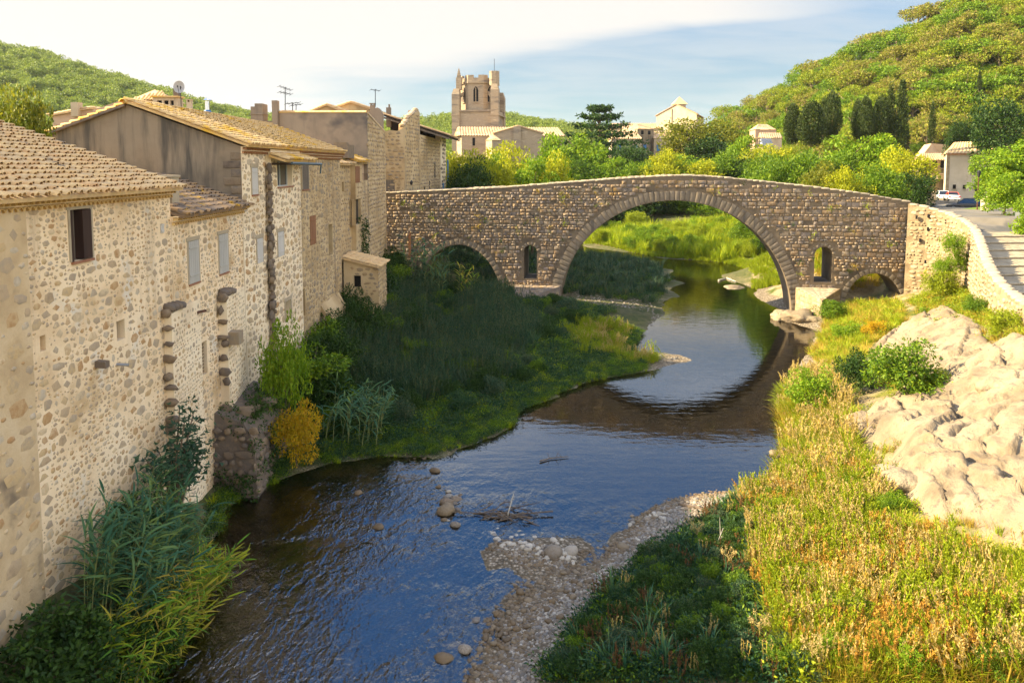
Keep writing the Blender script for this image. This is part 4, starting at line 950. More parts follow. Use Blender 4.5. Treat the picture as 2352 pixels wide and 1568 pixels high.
h_ = (.05, .85, 9.2, 11.6); q = MB(); q.obox(fr.p(.05, 9.0, -.02), fr.u * 1.1, fr.v * 2.4, fr.n * .05); q.build('door', M['wood_grey'], Fh)
w2_, fr2, us2, zs2 = curtain(Fh, [(928.5, 292, 72.6), (936, 284, 73.5), (944, 270, 74.5), (953, 262, 75.8), (961, 254, 77), (964, 258, 77.4)], 8, .6, M['mortar_brown'], lab='jagged gable wall')
its = [(fr2.p(a, np.interp(a, us2, zs2) + .05, -.3), fr2.u * rng.uniform(.3, .5), fr2.n * .55, Vector((0, 0, rng.uniform(.12, .3)))) for a in np.arange(.1, us2[-1], .3)]
pieces(w2_, 'stone', its, RUB, M['rubble'], 60, 'stonework', 'rubble')
x_, y_, z_ = atY(947, 256, 76.5); q = MB(); q.box((x_ - .42, y_, 14), (x_ + .42, y_ + .8, z_ + .1)); q.build('chimney', M['render_pink'], Fh)
w3, fr3, *_ = curtain(Fh, [(964.5, 309, 77.5), (980, 313, 80.5), (995, 317, 83.5), (1011, 325, 87)], 7.5, .5, M['mortar_brown'], lab='lower stone wall running on behind')
for (a, z, w_, h) in ((1.5, 9.6, .35, 1.0), (3.9, 9.6, .3, 1.5), (6.5, 11.4, .35, 1.8)):
    q = MB(); q.obox(fr3.p(a, z, -.02), fr3.u * w_, fr3.v * h, fr3.n * .05); q.build('slit_window', M['dark'], Fh)
w4, fr4, *_ = curtain(Fh, [(1011.5, 306, 87.2), (1024, 308, 90)], 7, .6, M['mortar_white'], 'pier', 'pale pier with dark quoins', 'rubble_dark', 40, (.3, .5))
q = MB(); q.obox(fr4.p(.9, 8.3, 0), fr4.u * .5, fr4.v * 2.4, fr4.n * .06); q.build('shutter', M['shutter_blue'], Fh)
q = MB(); a = atY(1027, 400, 90); q.box((a[0], 90, 8.5), (a[0] + .12, 90.7, 13.5)); q.build('open_shutter', M['shutter_blue'], Fh)
q = MB(); a = atY(908, 352, 72.4); q.lathe((a[0] + 1.6, 71.9, 10.9), [(.10, .0), (.16, .3), (.05, .4)], 8); q.obox((a[0] + 1.55, 71.9, 11.3), (.08, 0, 0), (0, .6, 0), (0, 0, .06)); q.build('wall_lantern', M['metal_dark'], Fh)

Bn = T('barn', 'open sided barn with a void coloured dark under its long tile roof above the ruin', 'barn', (-11, 88, 8))
b0, b1 = atY(882, 264, 80), atY(1032, 312, 80)
sb = (b0[2] - b1[2]) / (b1[0] - b0[0]); kb_ = 1 / math.hypot(1, sb)
tile_roof(Bn, (b1[0] + .1, 79.6, b1[2]), (b1[0] + .1, 96, b1[2]), (-kb_, 0, sb * kb_), (b1[0] - b0[0] + .3) / kb_, M['tile'], .24, .42, rng, limit=60, thick=.14, under=M['wood_beam'])
xr_ = atY(1004, 350, 91)[0]; zr_ = b0[2] - (xr_ - b0[0]) * sb; q = MB(); q.prism([(b0[0], 84, 12), (b0[0] + 2.2, 84, 12), (b0[0] + 2.2, 84, b0[2] - 2.2 * sb - .16), (b0[0], 84, b0[2] - .16)], (0, 11, 0)); q.prism([(b0[0] + 2.2, 91, 7), (xr_, 91, 7), (xr_, 91, zr_ - .16), (b0[0] + 2.2, 91, b0[2] - 2.2 * sb - .16)], (0, 4, 0)); q.build('wall', M['wood_beam'], Bn)  # near-black walls put the shade under the barn roof into the colour
for k in range(6):
    q = MB(); q.obox((b0[0] + .4 + k * 1.2, 79.8, b0[2] - .45 - k * 1.2 * sb), (.18, 0, 0), (0, 3.6, 0), (0, 0, .16)); q.build('rafter', M['wood_grey'], Bn)
q = MB(); q.obox((b0[0], 79.7, b0[2] - .42), (b1[0] - b0[0], 0, -(b0[2] - b1[2])), (0, .14, 0), (0, 0, .22)); q.build('beam', M['wood_grey'], Bn)

# --- roofs farther into the town
def gable_house(name, lab, px, py, half, pyb, Y, depth, m, rm, roof_lim=30, zb=7.0, ov=.25, group=None):
    a = atY(px, py, Y); l = atY(px - half, pyb, Y); r = atY(px + half, pyb, Y); h = T(name, lab, 'house', (a[0], Y, zb), group)
    q = MB(); q.prism([(l[0], Y, zb), (r[0], Y, zb), (r[0], Y, r[2]), (a[0], Y, a[2]), (l[0], Y, l[2])], (0, depth, 0)); w = q.build('wall', m, h)
    for e, sg in ((r, -1), (l, 1)):
        d = Vector((a[0] - e[0], 0, a[2] - e[2])); L_ = d.length; d.normalize()
        o = Vector((e[0], Y - ov, e[2])) - d * .3
        tile_roof(h, o + Vector((0, 0, .06)), o + Vector((0, depth + 2 * ov, .06)), d, L_ + .3, rm, .28, .45, rng, limit=roof_lim, thick=.08)
    return h
gable_house('town_house', 'brown gabled house just behind the coping tiles, left one of two', 751, 242, 38, 258, 72, 9, M['mortar_brown'], M['tile'])
gable_house('town_house', 'taller brown gabled house behind the coping tiles with a dark upper slope', 806, 236, 42, 250, 82, 9, M['mortar_brown'], M['tile'])
hH = gable_house('town_house', 'low pinkish house behind the leafy tree at the far left', 210, 250, 90, 266, 62, 8, M['render_pink'], M['tile'])
q = MB(); x_, y_, z_ = atY(178, 268, 61.9); q.box((x_ - .3, y_ - .4, z_), (x_ + .3, y_ + .3, z_ + 1.15)); q.build('chimney', M['render_cream'], hH)
q = MB(); l, r = atY(213, 262, 61), atY(287, 262, 61); q.prism([(l[0], 61, l[2] - 1), (r[0], 61, r[2] - 1), (r[0], 61, r[2] + 1.2), (l[0], 61, l[2] + .3)], (0, .4, 0)); q.build('parapet', M['render_pink'], hH)
W_ = T('chimney_wall', 'tall chimney wall with a lichen sloped top behind the brown rendered house', 'chimney', (-13, 70, 12))
q = MB(); pts = [(845, 262), (845, 258), (866, 247), (872, 250), (879, 262), (879, 306), (845, 306)]; q.prism([atY(x, y, 70) for x, y in pts], (0, .6, 0)); q.build('wall', M['render_mauve'], W_)
q = MB(); a, b = atY(850, 258, 70), atY(860, 241, 70); q.box((a[0], 70.02, a[2] - .3), (b[0], 70.5, b[2])); q.box((a[0] - .05, 70, b[2] + .08), (b[0] + .05, 70.52, b[2] + .16))
for x in (a[0] + .02, b[0] - .1): q.box((x, 70.1, b[2] + .003), (x + .08, 70.4, b[2] + .077))
q.build('chimney', M['render_mauve'], W_)
W2 = T('chimney', 'slim chimney standing alone between the chimney wall and the jagged gable', 'chimney', (-12.2, 82, 14))
a, b = atY(887, 275, 82), atY(897, 247, 82); q = MB(); q.box((a[0], 82, a[2] - .8), (b[0], 82.5, b[2])); q.box((a[0] + .25, 82.05, b[2] + .003), (b[0] - .1, 82.4, b[2] + .35)); q.build('stack', M['render_mauve'], W2)

Pg = T('roof_tower', 'little cream roof tower with a pyramid of tiles and three dark openings', 'tower', (-21, 47, 13))
Yp = 47.0; a, b, ap = atY(299, 231, Yp), atY(386, 231, Yp), atY(356, 206, Yp + 1.2)
q = MB(); q.box((a[0] + .15, Yp, 12), (b[0] - .1, Yp + 2.4, a[2])); q.build('wall', M['render_cream'], Pg)
q = MB(); q.add([(a[0], Yp - .15, a[2] + .003), (b[0], Yp - .15, a[2] + .003), (b[0], Yp + 2.6, a[2] + .003), (a[0], Yp + 2.6, a[2] + .003), ap], [(0, 1, 4), (1, 2, 4), (2, 3, 4), (3, 0, 4), (3, 2, 1, 0)]); rp = q.build('roof', M['tile'], Pg)
its = []; A0, B0, P0 = Vector((a[0], Yp - .15, a[2])), Vector((b[0], Yp - .15, a[2])), Vector(ap)
for i in range(11):
    t0 = (i + .5) / 11; e = A0.lerp(B0, t0); lim_ = 1 - abs(t0 - (P0.x - A0.x) / (B0.x - A0.x)) / max(t0 if t0 < .6 else 1 - t0, .5)
    up_ = Vector((0, P0.y - A0.y, P0.z - A0.z)); L_ = up_.length; up_.normalize(); kmax = min(t0 / .655, (1 - t0) / .345)
    for j in range(int(L_ * kmax / .3)):
        its.append((e + up_ * (.15 + j * .3) + Vector((0, -.02, .02)), up_ * .34, Vector((.16, 0, 0)), Vector((0, -.05, .07))))
pieces(rp, 'tile', its, TILE, M['tile'], 60, 'tile_courses', 'tile', True)
c0, c1_ = atY(351, 224, Yp - .8), atY(402, 252, Yp - .8); FPg = Fr((0, Yp - .8, 0), (1, 0, 0))
hp = [tuple([atY(x0, 236, Yp - .8)[0], atY(x1, 236, Yp - .8)[0], atY(360, 242, Yp - .8)[2], atY(360, 231, Yp - .8)[2]]) for x0, x1 in ((361, 372), (376, 387), (391, 399))]
q = MB(); wall_holes(q, FPg, c0[0], c1_[0], c1_[2] - .5, c0[2], hp, .2); q.box((c1_[0] - .001, Yp - .78, c1_[2] - .5), (c1_[0] + .2, Yp - .1, c0[2])); q.build('dormer_wall', M['render_cream'], Pg)
for h in hp: opening(Pg, FPg, h, .2, 'dark')
q = MB(); q.box((c0[0] - .1, Yp - .95, c0[2] + .003), (c1_[0] + .3, Yp - .02, c0[2] + .09)); q.build('dormer_roof', M['tile_lichen'], Pg)
q = MB(); a = atY(404, 205, Yp); q.box((a[0], Yp - .4, 14.5), (a[0] + .32, Yp, a[2])); q.build('chimney', M['render_mauve'], Pg)

# --- dish and aerials
Ds = T('satellite_dish', 'round grey satellite dish on a pole above the lichen roof', 'satellite dish', (-18.5, 41.5, 14.6))
c_ = Vector(atY(411, 200, 41.5)); q = MB(); axis = Vector((.25, -.97, .25)).normalized(); a1 = axis.cross(Vector((0, 0, 1))).normalized(); a2 = a1.cross(axis); vv, ff = [], []
for i, (r_, d) in enumerate(((.0, .10), (.14, .085), (.26, .045), (.36, 0))):
    for k in range(20): vv.append(c_ - axis * d * 1.0 + (a1 * math.cos(k * .31416) * .82 + a2 * math.sin(k * .31416)) * r_)
for i in range(3):
    for k in range(20): ff.append((i * 20 + k, i * 20 + (k + 1) % 20, i * 20 + 20 + (k + 1) % 20, i * 20 + 20 + k))
q.add(vv, ff); q.build('reflector', M['dish'], Ds, True)
q = MB(); q.tube([c_ + Vector((.05, .08, .05)), c_ + Vector((.05, .08, -1.7))], .025, 6); q.build('pole', M['metal_dark'], Ds)
q = MB(); q.tube([c_ - a2 * .33, c_ + axis * .4 - a2 * .12], .012, 5); q.lathe(c_ + axis * .4 - a2 * .12, [(.04, -.05), (.04, .06)], 8); q.build('feed_arm', M['metal_dark'], Ds)
def aerial(px, pt, pb, Y, lab, els, ln=.9, n=5):
    t_, b_ = Vector(atY(px, pt, Y)), Vector(atY(px, pb, Y)); h = T('roof_aerial', lab, 'aerial', b_)
    q = MB(); q.tube([b_, t_], .035, 5); q.build('mast', M['metal_dark'], h); q = MB()
    for z, tilt in els:
        c = t_ - Vector((0, 0, z)); d = Vector((ln, .2, -tilt * ln)); q.tube([c - d * .5, c + d * .5], .025, 4)
        for k in range(n): p = c + d * (k / (n - 1) - .5); q.tube([p - Vector((.06, .35, .12)), p + Vector((.06, .35, .12))], .018, 4)
    q.build('antenna', M['metal_dark'], h)
aerial(655, 200, 258, 61, 'tall roof aerial with a tilted comb antenna beside the thin square chimney', [(.1, .35), (.5, .2)])
aerial(672, 236, 258, 62, 'short roof aerial to the right of the tall one, with one flat antenna', [(.05, -.1)], 1.0, 4)
aerial(680, 240, 258, 66, 'smallest roof aerial, rightmost of the three above the chimney pots', [(.05, -.15)], .9, 4)
aerial(862, 205, 246, 70, 'thin aerial mast on the chimney wall left of the church tower', [(.1, .1)], .8, 3)
# ------------------------------------------------------------------ the bridge
AL = R(9); BT = Vector((math.cos(AL), -math.sin(AL), 0)); BO = Vector((14.4, 65.3, 0))
FB = Fr(BO, BT); BW = 3.5
TOP = [(-30, 10.05), (-26.8, 10.19), (-21.8, 10.46), (-15.6, 10.75), (-9.65, 11.23), (-3.84, 11.68), (-.5, 11.87), (1.2, 11.88), (3.2, 11.80), (5.5, 11.58), (10.94, 11.01), (15.54, 10.4), (19.2, 9.73), (20, 9.6)]
def btop(u): return float(np.interp(u, [a for a, b in TOP], [b for a, b in TOP]))
def ell(u, c, a, z0, h): return z0 + h * math.sqrt(max(0, 1 - ((u - c) / a) ** 2))
def winf(u, a, b, zs): return zs + math.sqrt(max(0, ((b - a) / 2) ** 2 - (u - (a + b) / 2) ** 2))
OPN = [(-10.18, 10.12, lambda u: -1.5, lambda u: ell(u, -.03, 10.15, -.3, 10.0), 'arch'),
       (-23.65, -15.55, lambda u: -1.5, lambda u: ell(u, -19.6, 4.05, 0, 5.45), 'arch'),
       (-13.49, -12.28, lambda u: 2.43, lambda u: winf(u, -13.49, -12.28, 4.92), 'win'),
       (11.87, 13.33, lambda u: 2.75, lambda u: winf(u, 11.87, 13.33, 5.08), 'win'),
       (14.45, 19.15, lambda u: -1.5, lambda u: ell(u, 16.8, 2.35, .6, 3.0), 'arch')]
Br = T('stone_bridge', 'old humpbacked stone bridge with one great arch over the river', 'bridge', (14.4, 65.3, 0))
U0, U1 = -27.6, 19.65
ub = sorted({U0, U1} | set(np.round(np.arange(U0, U1, .3), 3)) | {x for o in OPN for x in o[:2]} | {o[0] + (o[1] - o[0]) * (1 - math.cos(math.pi * k / 40)) / 2 for o in OPN for k in range(41)})
mb = MB()
for a, b in zip(ub[:-1], ub[1:]):
    if b - a < 1e-4: continue
    m_ = (a + b) / 2; iv = [[-1.5, None]]; segs = []; cur = lambda u: -1.5
    for o in sorted([o for o in OPN if o[0] <= m_ <= o[1]], key=lambda o: o[2](m_)):
        segs.append((cur, o[2])); cur = o[3]
    segs.append((cur, btop))
    for lo, hi in segs:
        if hi(m_) - lo(m_) < .01: continue
        for n_, fl in ((0, False), (-BW, True)):
            q = [FB.p(a, lo(a), n_), FB.p(b, lo(b), n_), FB.p(b, hi(b), n_), FB.p(a, hi(a), n_)]
            mb.quad(*(q[::-1] if fl else q))
    prof = [(0, 0), (-.42, 0), (-.42, -1.0), (-BW + .42, -1.0), (-BW + .42, 0), (-BW, 0)]
    for (n0, d0), (n1, d1) in zip(prof[:-1], prof[1:]): mb.quad(FB.p(a, btop(a) + d0, n0), FB.p(b, btop(b) + d0, n0), FB.p(b, btop(b) + d1, n1), FB.p(a, btop(a) + d1, n1))
bw = mb.build('wall', M['bridge_mortar'], Br)
for o in OPN:
    pts = [(o[0] + (o[1] - o[0]) * (1 - math.cos(math.pi * k / 40)) / 2) for k in range(41)]; L_ = [(o[0], o[2](o[0]))] + [(u, o[3](u)) for u in pts] + [(o[1], o[2](o[1]))]
    if o[4] == 'win': L_.append((o[0], o[2](o[0])))
    mb = MB()
    for (a, za), (b, zb_) in zip(L_[:-1], L_[1:]): mb.quad(FB.p(a, za, 0), FB.p(a, za, -BW), FB.p(b, zb_, -BW), FB.p(b, zb_, 0))
    mb.build('vault' if o[4] == 'arch' else 'window_reveal', M['bridge_mortar'], Br)
# ring stones
def ring(c, a, z0, h, wd, n, t0, t1, name, lim=100, flat=False):
    its = []
    for k in range(n):
        t = t0 + (t1 - t0) * (k + .5) / n; p = (c + a * math.cos(t), z0 + h * math.sin(t)); nr = Vector((math.cos(t) / a, math.sin(t) / h)).normalized()
        tg = Vector((-nr.y, nr.x)); s = math.hypot(a * math.sin(t), h * math.cos(t)) * abs(t1 - t0) / n; w_ = wd * rng.uniform(.88, 1.06)
        o = FB.p(p[0] + nr.x * w_ / 2, p[1] + nr.y * w_ / 2, -.06); Ur = FB.u * nr.x + FB.v * nr.y; Ut = FB.u * tg.x + FB.v * tg.y
        its.append((o, Ur * w_, Ut * s * .97, FB.n * rng.uniform(.09, .125)))
    pieces(Br, name, its, BLK, M['voussoir'], lim, name + '_rest', 'voussoir')
ring(-.03, 10.15, -.3, 10.0, .95, 72, .06, math.pi - .06, 'arch_stone')
ring(-19.6, 4.05, 0, 5.45, .55, 30, .1, math.pi - .1, 'arch_stone')
ring(16.8, 2.35, .6, 3.0, .45, 18, .1, math.pi - .1, 'arch_stone')
for o, zs in ((OPN[2], 4.92), (OPN[3], 5.08)): ring((o[0] + o[1]) / 2, (o[1] - o[0]) / 2, zs, (o[1] - o[0]) / 2, .32, 8, .05, math.pi - .05, 'arch_stone')
def bok(a, b, w, h):
    for x in (a - w / 2, a, a + w / 2):
        if x < U0 or x > U1 - .02 or b + h / 2 > btop(x) - .16: return False
        for z in (b - h / 2, b, b + h / 2):
            if ((x + .03) / 11.1) ** 2 + ((z + .3) / 10.95) ** 2 < 1 or ((x + 19.6) / 4.6) ** 2 + (z / 6.0) ** 2 < 1: return False
            if z > .6 and ((x - 16.8) / 2.8) ** 2 + ((z - .6) / 3.45) ** 2 < 1: return False
            if z <= .65 and (14.4 < x < 19.2 or -23.7 < x < -15.5 or abs(x) < 10.3): return False
            if -13.6 < x < -12.17 and 2.3 < z < 5.9 or 11.76 < x < 13.44 and 2.6 < z < 6.2: return False
    return True
stL = courses(rng, U0, -6.5, .2, 11.8, bok, (.15, .36), (.9, 2.2), .018, (.82, 1.0), .28, .05)
stR = courses(rng, -6.5, U1, .2, 11.9, bok, (.17, .42), (1.0, 2.4), .018, (.85, 1.0), .22, .03)
pieces(bw, 'stone', lay(FB, stL + stR, rng, (.01, .075), .03, .05), BLK, M['bridge_stone'], 300, 'stonework', 'bridge_block')
# coping of the two parapets
its = []
u = U0
while u < U1 - .4:
    w_ = rng.uniform(.45, .85)
    for n_ in (-.20, -BW + .20): its.append((FB.p(u + w_ / 2, (btop(u + w_ / 2)) - .02, n_), (FB.p(u + w_, btop(u + w_)) - FB.p(u, btop(u))), -FB.n * .50, Vector((0, 0, rng.uniform(.09, .15)))))
    u += w_ + .015
pieces(Br, 'coping_stone', its, BLK, M['pale_stone'], 150, 'coping_rest', 'coping_block')
# cutwaters
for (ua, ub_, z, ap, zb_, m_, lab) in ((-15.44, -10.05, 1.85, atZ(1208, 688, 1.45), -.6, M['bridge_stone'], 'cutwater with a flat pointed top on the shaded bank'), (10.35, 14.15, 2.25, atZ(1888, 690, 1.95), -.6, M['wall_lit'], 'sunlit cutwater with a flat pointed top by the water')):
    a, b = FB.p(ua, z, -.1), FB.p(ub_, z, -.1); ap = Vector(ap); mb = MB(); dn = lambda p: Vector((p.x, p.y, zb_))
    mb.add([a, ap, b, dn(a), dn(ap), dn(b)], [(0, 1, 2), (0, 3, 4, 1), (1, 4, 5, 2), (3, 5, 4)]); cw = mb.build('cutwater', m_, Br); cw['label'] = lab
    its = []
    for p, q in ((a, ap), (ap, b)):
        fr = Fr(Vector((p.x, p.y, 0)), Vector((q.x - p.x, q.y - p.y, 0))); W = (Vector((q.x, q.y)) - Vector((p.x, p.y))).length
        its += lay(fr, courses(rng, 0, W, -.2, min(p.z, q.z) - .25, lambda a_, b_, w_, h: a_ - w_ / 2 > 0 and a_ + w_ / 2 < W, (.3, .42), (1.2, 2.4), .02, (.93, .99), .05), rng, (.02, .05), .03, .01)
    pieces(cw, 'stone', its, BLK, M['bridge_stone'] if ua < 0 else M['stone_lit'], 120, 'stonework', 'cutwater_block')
    its = []; ux = (b - a); L_ = ux.length; ux.normalize(); dp = (ap - (a + b) / 2)
    for i in range(int(L_ / .7)):
        for j in range(int(dp.length / .7)):
            s_u, s_v = (i + .5) * .7 / L_, (j + .5) * .7 / dp.length; ctr = a.lerp(b, s_u) + (ap - a.lerp(b, s_u)) * s_v * .97
            w_ = .66 * (1 - s_v) + .05
            if s_v < .85: its.append((ctr - Vector((0, 0, .03)), ux * w_, Vector((0, 0, 1)).cross(ux) * .62, Vector((0, 0, .065))))
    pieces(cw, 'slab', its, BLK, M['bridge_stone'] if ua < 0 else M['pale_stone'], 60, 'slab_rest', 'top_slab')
q = MB(); fr = FB; q.obox(FB.p(-24.4, 4.2, .02), FB.u * .22, FB.v * 2.3, FB.n * .05); o = q.build('rust_stain', M['rust_door'], Br)

# ------------------------------------------------------------------ retaining wall and stepped path on the right
RWP = [(2086, 468, 62.1), (2130, 478, 61), (2170, 490, 59.4), (2203, 505, 57), (2226, 522, 54), (2239, 546, 51), (2248, 576, 47.6), (2260, 612, 44), (2286, 650, 40.2), (2320, 680, 37.3), (2352, 702, 35.2), (2440, 760, 31)]
RW = [Vector(atY(*p)) for p in RWP]
Rw = T('retaining_wall', 'sunlit pale rubble wall curving from the bridge end down beside the stepped path', 'wall', (31, 52, 3))
def off(i, d):
    t = (RW[min(i + 1, len(RW) - 1)] - RW[max(i - 1, 0)]); t.z = 0; t.normalize(); return RW[i] + Vector((0, 0, 1)).cross(t) * d
mb = MB(); n = len(RW); IN = [off(i, .55) for i in range(n)]; BA = [RW[i] + (RW[i] - IN[i]) * .35 for i in range(n)]
for i in range(n - 1):
    g0, g1_ = g1(*BA[i][:2]) - .8, g1(*BA[i + 1][:2]) - .8
    f = lambda p, z: Vector((p.x, p.y, z))
    mb.quad(f(BA[i], g0), RW[i], RW[i + 1], f(BA[i + 1], g1_)); mb.quad(RW[i], IN[i], IN[i + 1], RW[i + 1]); mb.quad(IN[i], f(IN[i], g0), f(IN[i + 1], g1_), IN[i + 1])
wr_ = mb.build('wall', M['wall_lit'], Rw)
its, cps = [], []
for i in range(n - 1):
    q, p = RW[i], RW[i + 1]; d = Vector((p.x - q.x, p.y - q.y, 0)); W = d.length; fr = Fr(Vector((q.x, q.y, 0)), d); gb0 = max(g1(p.x, p.y), g1(q.x, q.y))
    sl = (p - BA[i]); ht = p.z - g1(*BA[i][:2]) + .8; back = .19 / max(ht, .5)
    for (a, b, w, h) in courses(rng, 0, W, min(gb0, min(p.z, q.z) - 1) - .6, max(p.z, q.z) - .1, lambda a, b, w, h: a - w / 2 > -.02 and a + w / 2 < W + .02, (.16, .36), (1.0, 2.2), .04, (.6, .95), .4, .06):
        zt = q.z + (p.z - q.z) * a / W
        if b + h / 2 > zt - .06: continue
        its += [(O_ + fr.n * ((zt - b) * back), U_, V_, N_) for O_, U_, V_, N_ in lay(fr, [(a, b, w, h)], rng, (.03, .10))]
    m_ = max(1, int(W / .6))
    for k in range(m_):
        a0, a1 = q.lerp(p, k / m_), q.lerp(p, (k + 1) / m_); i0, i1 = IN[i].lerp(IN[i + 1], k / m_), IN[i].lerp(IN[i + 1], (k + 1) / m_)
        cps.append(((a0 + a1 + i0 + i1) / 4 - Vector((0, 0, .04)), (a1 - a0) * .97, ((i0 + i1) - (a0 + a1)) / 2 * 1.12, Vector((0, 0, rng.uniform(.12, .22)))))
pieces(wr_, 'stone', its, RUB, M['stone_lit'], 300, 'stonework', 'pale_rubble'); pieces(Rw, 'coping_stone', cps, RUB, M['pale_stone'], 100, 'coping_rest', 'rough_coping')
for (x, y, Y) in ((2105, 503, 61.4), (2132, 500, 60.8), (2172, 513, 59.2), (2131, 530, 60.8), (2113, 556, 61.2), (2159, 556, 59.8), (2125, 605, 60.9)):
    a = Vector(atY(x, y, Y)); q = MB(); q.obox(a + Vector((-.13, -.13, 0)), (.12, -.07, 0), (.08, .2, 0), (0, 0, .3)); q.build('weep_hole', M['dark'], Rw)
# stepped path
Sp = bpy.data.objects.new('stepped_path', None); C.objects.link(Sp); WL['stepped_path'] = Vector((0, 0, 0)); tag(Sp, 'broad stone stepped path climbing beside the retaining wall', kind='structure')
ST = [IN[i] + Vector((0, 0, -.95)) for i in range(3, n)]
cum = [0]
for a, b in zip(ST[:-1], ST[1:]): cum.append(cum[-1] + (b - a).length)
def stp(s):
    i = int(np.clip(np.searchsorted(cum, s) - 1, 0, len(ST) - 2)); t = (s - cum[i]) / (cum[i + 1] - cum[i]); return ST[i].lerp(ST[i + 1], t)
NS = 13
for k in range(NS):
    a, b = stp(cum[-1] * k / NS), stp(cum[-1] * (k + 1) / NS); z0_, z1_ = a.z, b.z + .12
    wa = 7.0 - .04 * k
    P = [Vector((a.x, a.y, z0_)), Vector((a.x + wa, a.y + .5, z0_)), Vector((b.x + wa, b.y + .5, z1_)), Vector((b.x, b.y, z1_))]
    mb = MB(); mb.prism([p - Vector((0, 0, .8)) for p in P], (0, 0, .8)); st_o = mb.build('step', M['paving'], Sp)
    its = []
    for i in range(10):
        for j in range(3):
            s_, t_ = (i + .5) / 10, (j + .5) / 3; c_ = P[0].lerp(P[1], s_).lerp(P[3].lerp(P[2], s_), t_)
            its.append((c_ - Vector((0, 0, .03)), (P[1] - P[0]) * .094, (P[3] - P[0]) * -.30, Vector((0, 0, rng.uniform(.035, .06)))))
    pieces(st_o, 'paving_stone', its, BLK, M['paving'], 20, 'paving_rest', 'paver')
    e_ = [(P[3].lerp(P[2], (i + .5) / 9) + Vector((0, .08, -.06)), (P[2] - P[3]) * .108, Vector((0, .26, 0)), Vector((0, 0, .09))) for i in range(9)]
    pieces(st_o, 'kerb_stone', e_, BLK, M['pale_stone'], 20, 'kerb_rest', 'kerb')
# road
Lr = [(34.6, 62.4, 8.62), (36.5, 66, 8.5), (40, 73, 8.25), (50, 89, 7.7), (62, 108, 7.0), (71, 125, 6.6), (75, 142, 6.5)]
Rr = [(45.5, 56.5, 8.45), (48, 61, 8.4), (55, 69, 8.2), (64, 86, 7.7), (73, 104, 7.0), (82, 121, 6.6), (92, 138, 6.5)]
mb = MB()
for i in range(len(Lr) - 1):
    a, b, c_, d = map(Vector, (Lr[i], Rr[i], Rr[i + 1], Lr[i + 1])); mb.quad(a, b, c_, d)
    for p, q in ((a, d), (c_, b)): mb.quad(p, q, q - Vector((0, 0, 4)), p - Vector((0, 0, 4)))
a, b = map(Vector, (Lr[0], Rr[0])); s0 = stp(0); mb.quad(Vector((s0.x, s0.y, s0.z)), Vector((s0.x + 7, s0.y + .5, s0.z)), b, a)
tag(mb.build('road', M['asphalt']), 'grey asphalt road running from the bridge past the parked cars', kind='structure')
mb = MB(); v0 = [atZ(*p) for p in ((2196, 484, 7.72), (2250, 477, 7.55), (2262, 486, 7.85), (2218, 490, 7.9))]; mb.prism([Vector(p) for p in v0], (0, 0, .12)); tag(mb.build('verge', mat('lawn', [(.09, .15, .01), (.14, .19, .015)], scale=3)), 'small bright lawn beside the lamp post', kind='structure')

# ------------------------------------------------------------------ church tower
class Loc:                                   # local frame turned about z
    def __init__(s, o, a): s.o, s.a = Vector(o), a
    def __call__(s, x, y, z): c_, n_ = math.cos(s.a), math.sin(s.a); return Vector((s.o.x + x * c_ - y * n_, s.o.y + x * n_ + y * c_, z))
YT = 165.0
def tz(py): return atY(1100, py, YT)[2]
lo_ = atY(1101, 300, YT + 5); LT = Loc((lo_[0], YT + 5.2, 0), R(-8))
Tw = T('church_tower', 'tall battlemented stone church tower with an eight sided upper stage and corner buttresses', 'church tower', (lo_[0], YT + 5, 6))
def lbox(mb, x0, x1, y0, y1, z0, z1): mb.prism([LT(x0, y0, z0), LT(x1, y0, z0), LT(x1, y1, z0), LT(x0, y1, z0)], (0, 0, z1 - z0))
zP, zC, zM = tz(254), tz(190), tz(171)
q = MB(); lbox(q, -4.9, 4.9, -4.9, 4.9, 4, zP); q.build('tower_base', M['abbey'], Tw)
q = MB(); lbox(q, -4.0, 4.2, -5.15, -4.8, zP - .25, zP + .15); lbox(q, -5.4, -3.6, -5.4, 5.4, zP - 1.1, zP - .8); lbox(q, 3.4, 5.4, -5.4, 5.4, zP - 1.1, zP - .8); q.build('string_course', M['abbey'], Tw)
oct_ = lambda r, z: [LT(r * math.cos(R(22.5 + 45 * k)), r * math.sin(R(22.5 + 45 * k)), z) for k in range(8)]
q = MB(); q.prism(oct_(4.45, zP), (0, 0, zC - zP)); oc = q.build('octagon_stage', M['abbey'], Tw)
q = MB(); q.prism(oct_(4.75, zC), (0, 0, .45)); q.build('cornice', M['abbey'], Tw)
for k in range(8):                            # battlements: a merlon turning each corner
    t = R(22.5 + 45 * k); q = MB()
    for s in (-1, 1):
        a = Vector((4.6 * math.cos(t), 4.6 * math.sin(t))); b = Vector((4.6 * math.cos(t + s * R(45)), 4.6 * math.sin(t + s * R(45)))); e = a.lerp(b, .33)
        q.prism([LT(*a, zC + .45), LT(*e, zC + .45), LT(*(e * .87), zC + .45), LT(*(a * .87), zC + .45)][::s], (0, 0, zM - zC - .45))
    q.build('merlon', M['abbey'], Tw)
q = MB()
for k in range(8):
    t0, t1 = R(22.5 + 45 * k), R(67.5 + 45 * k); a = Vector((4.55 * math.cos(t0), 4.55 * math.sin(t0))); b = Vector((4.55 * math.cos(t1), 4.55 * math.sin(t1)))
    q.prism([LT(*p, zC + .452) for p in (a, b, b * .88, a * .88)], (0, 0, .75))
q.build('parapet', M['abbey'], Tw)
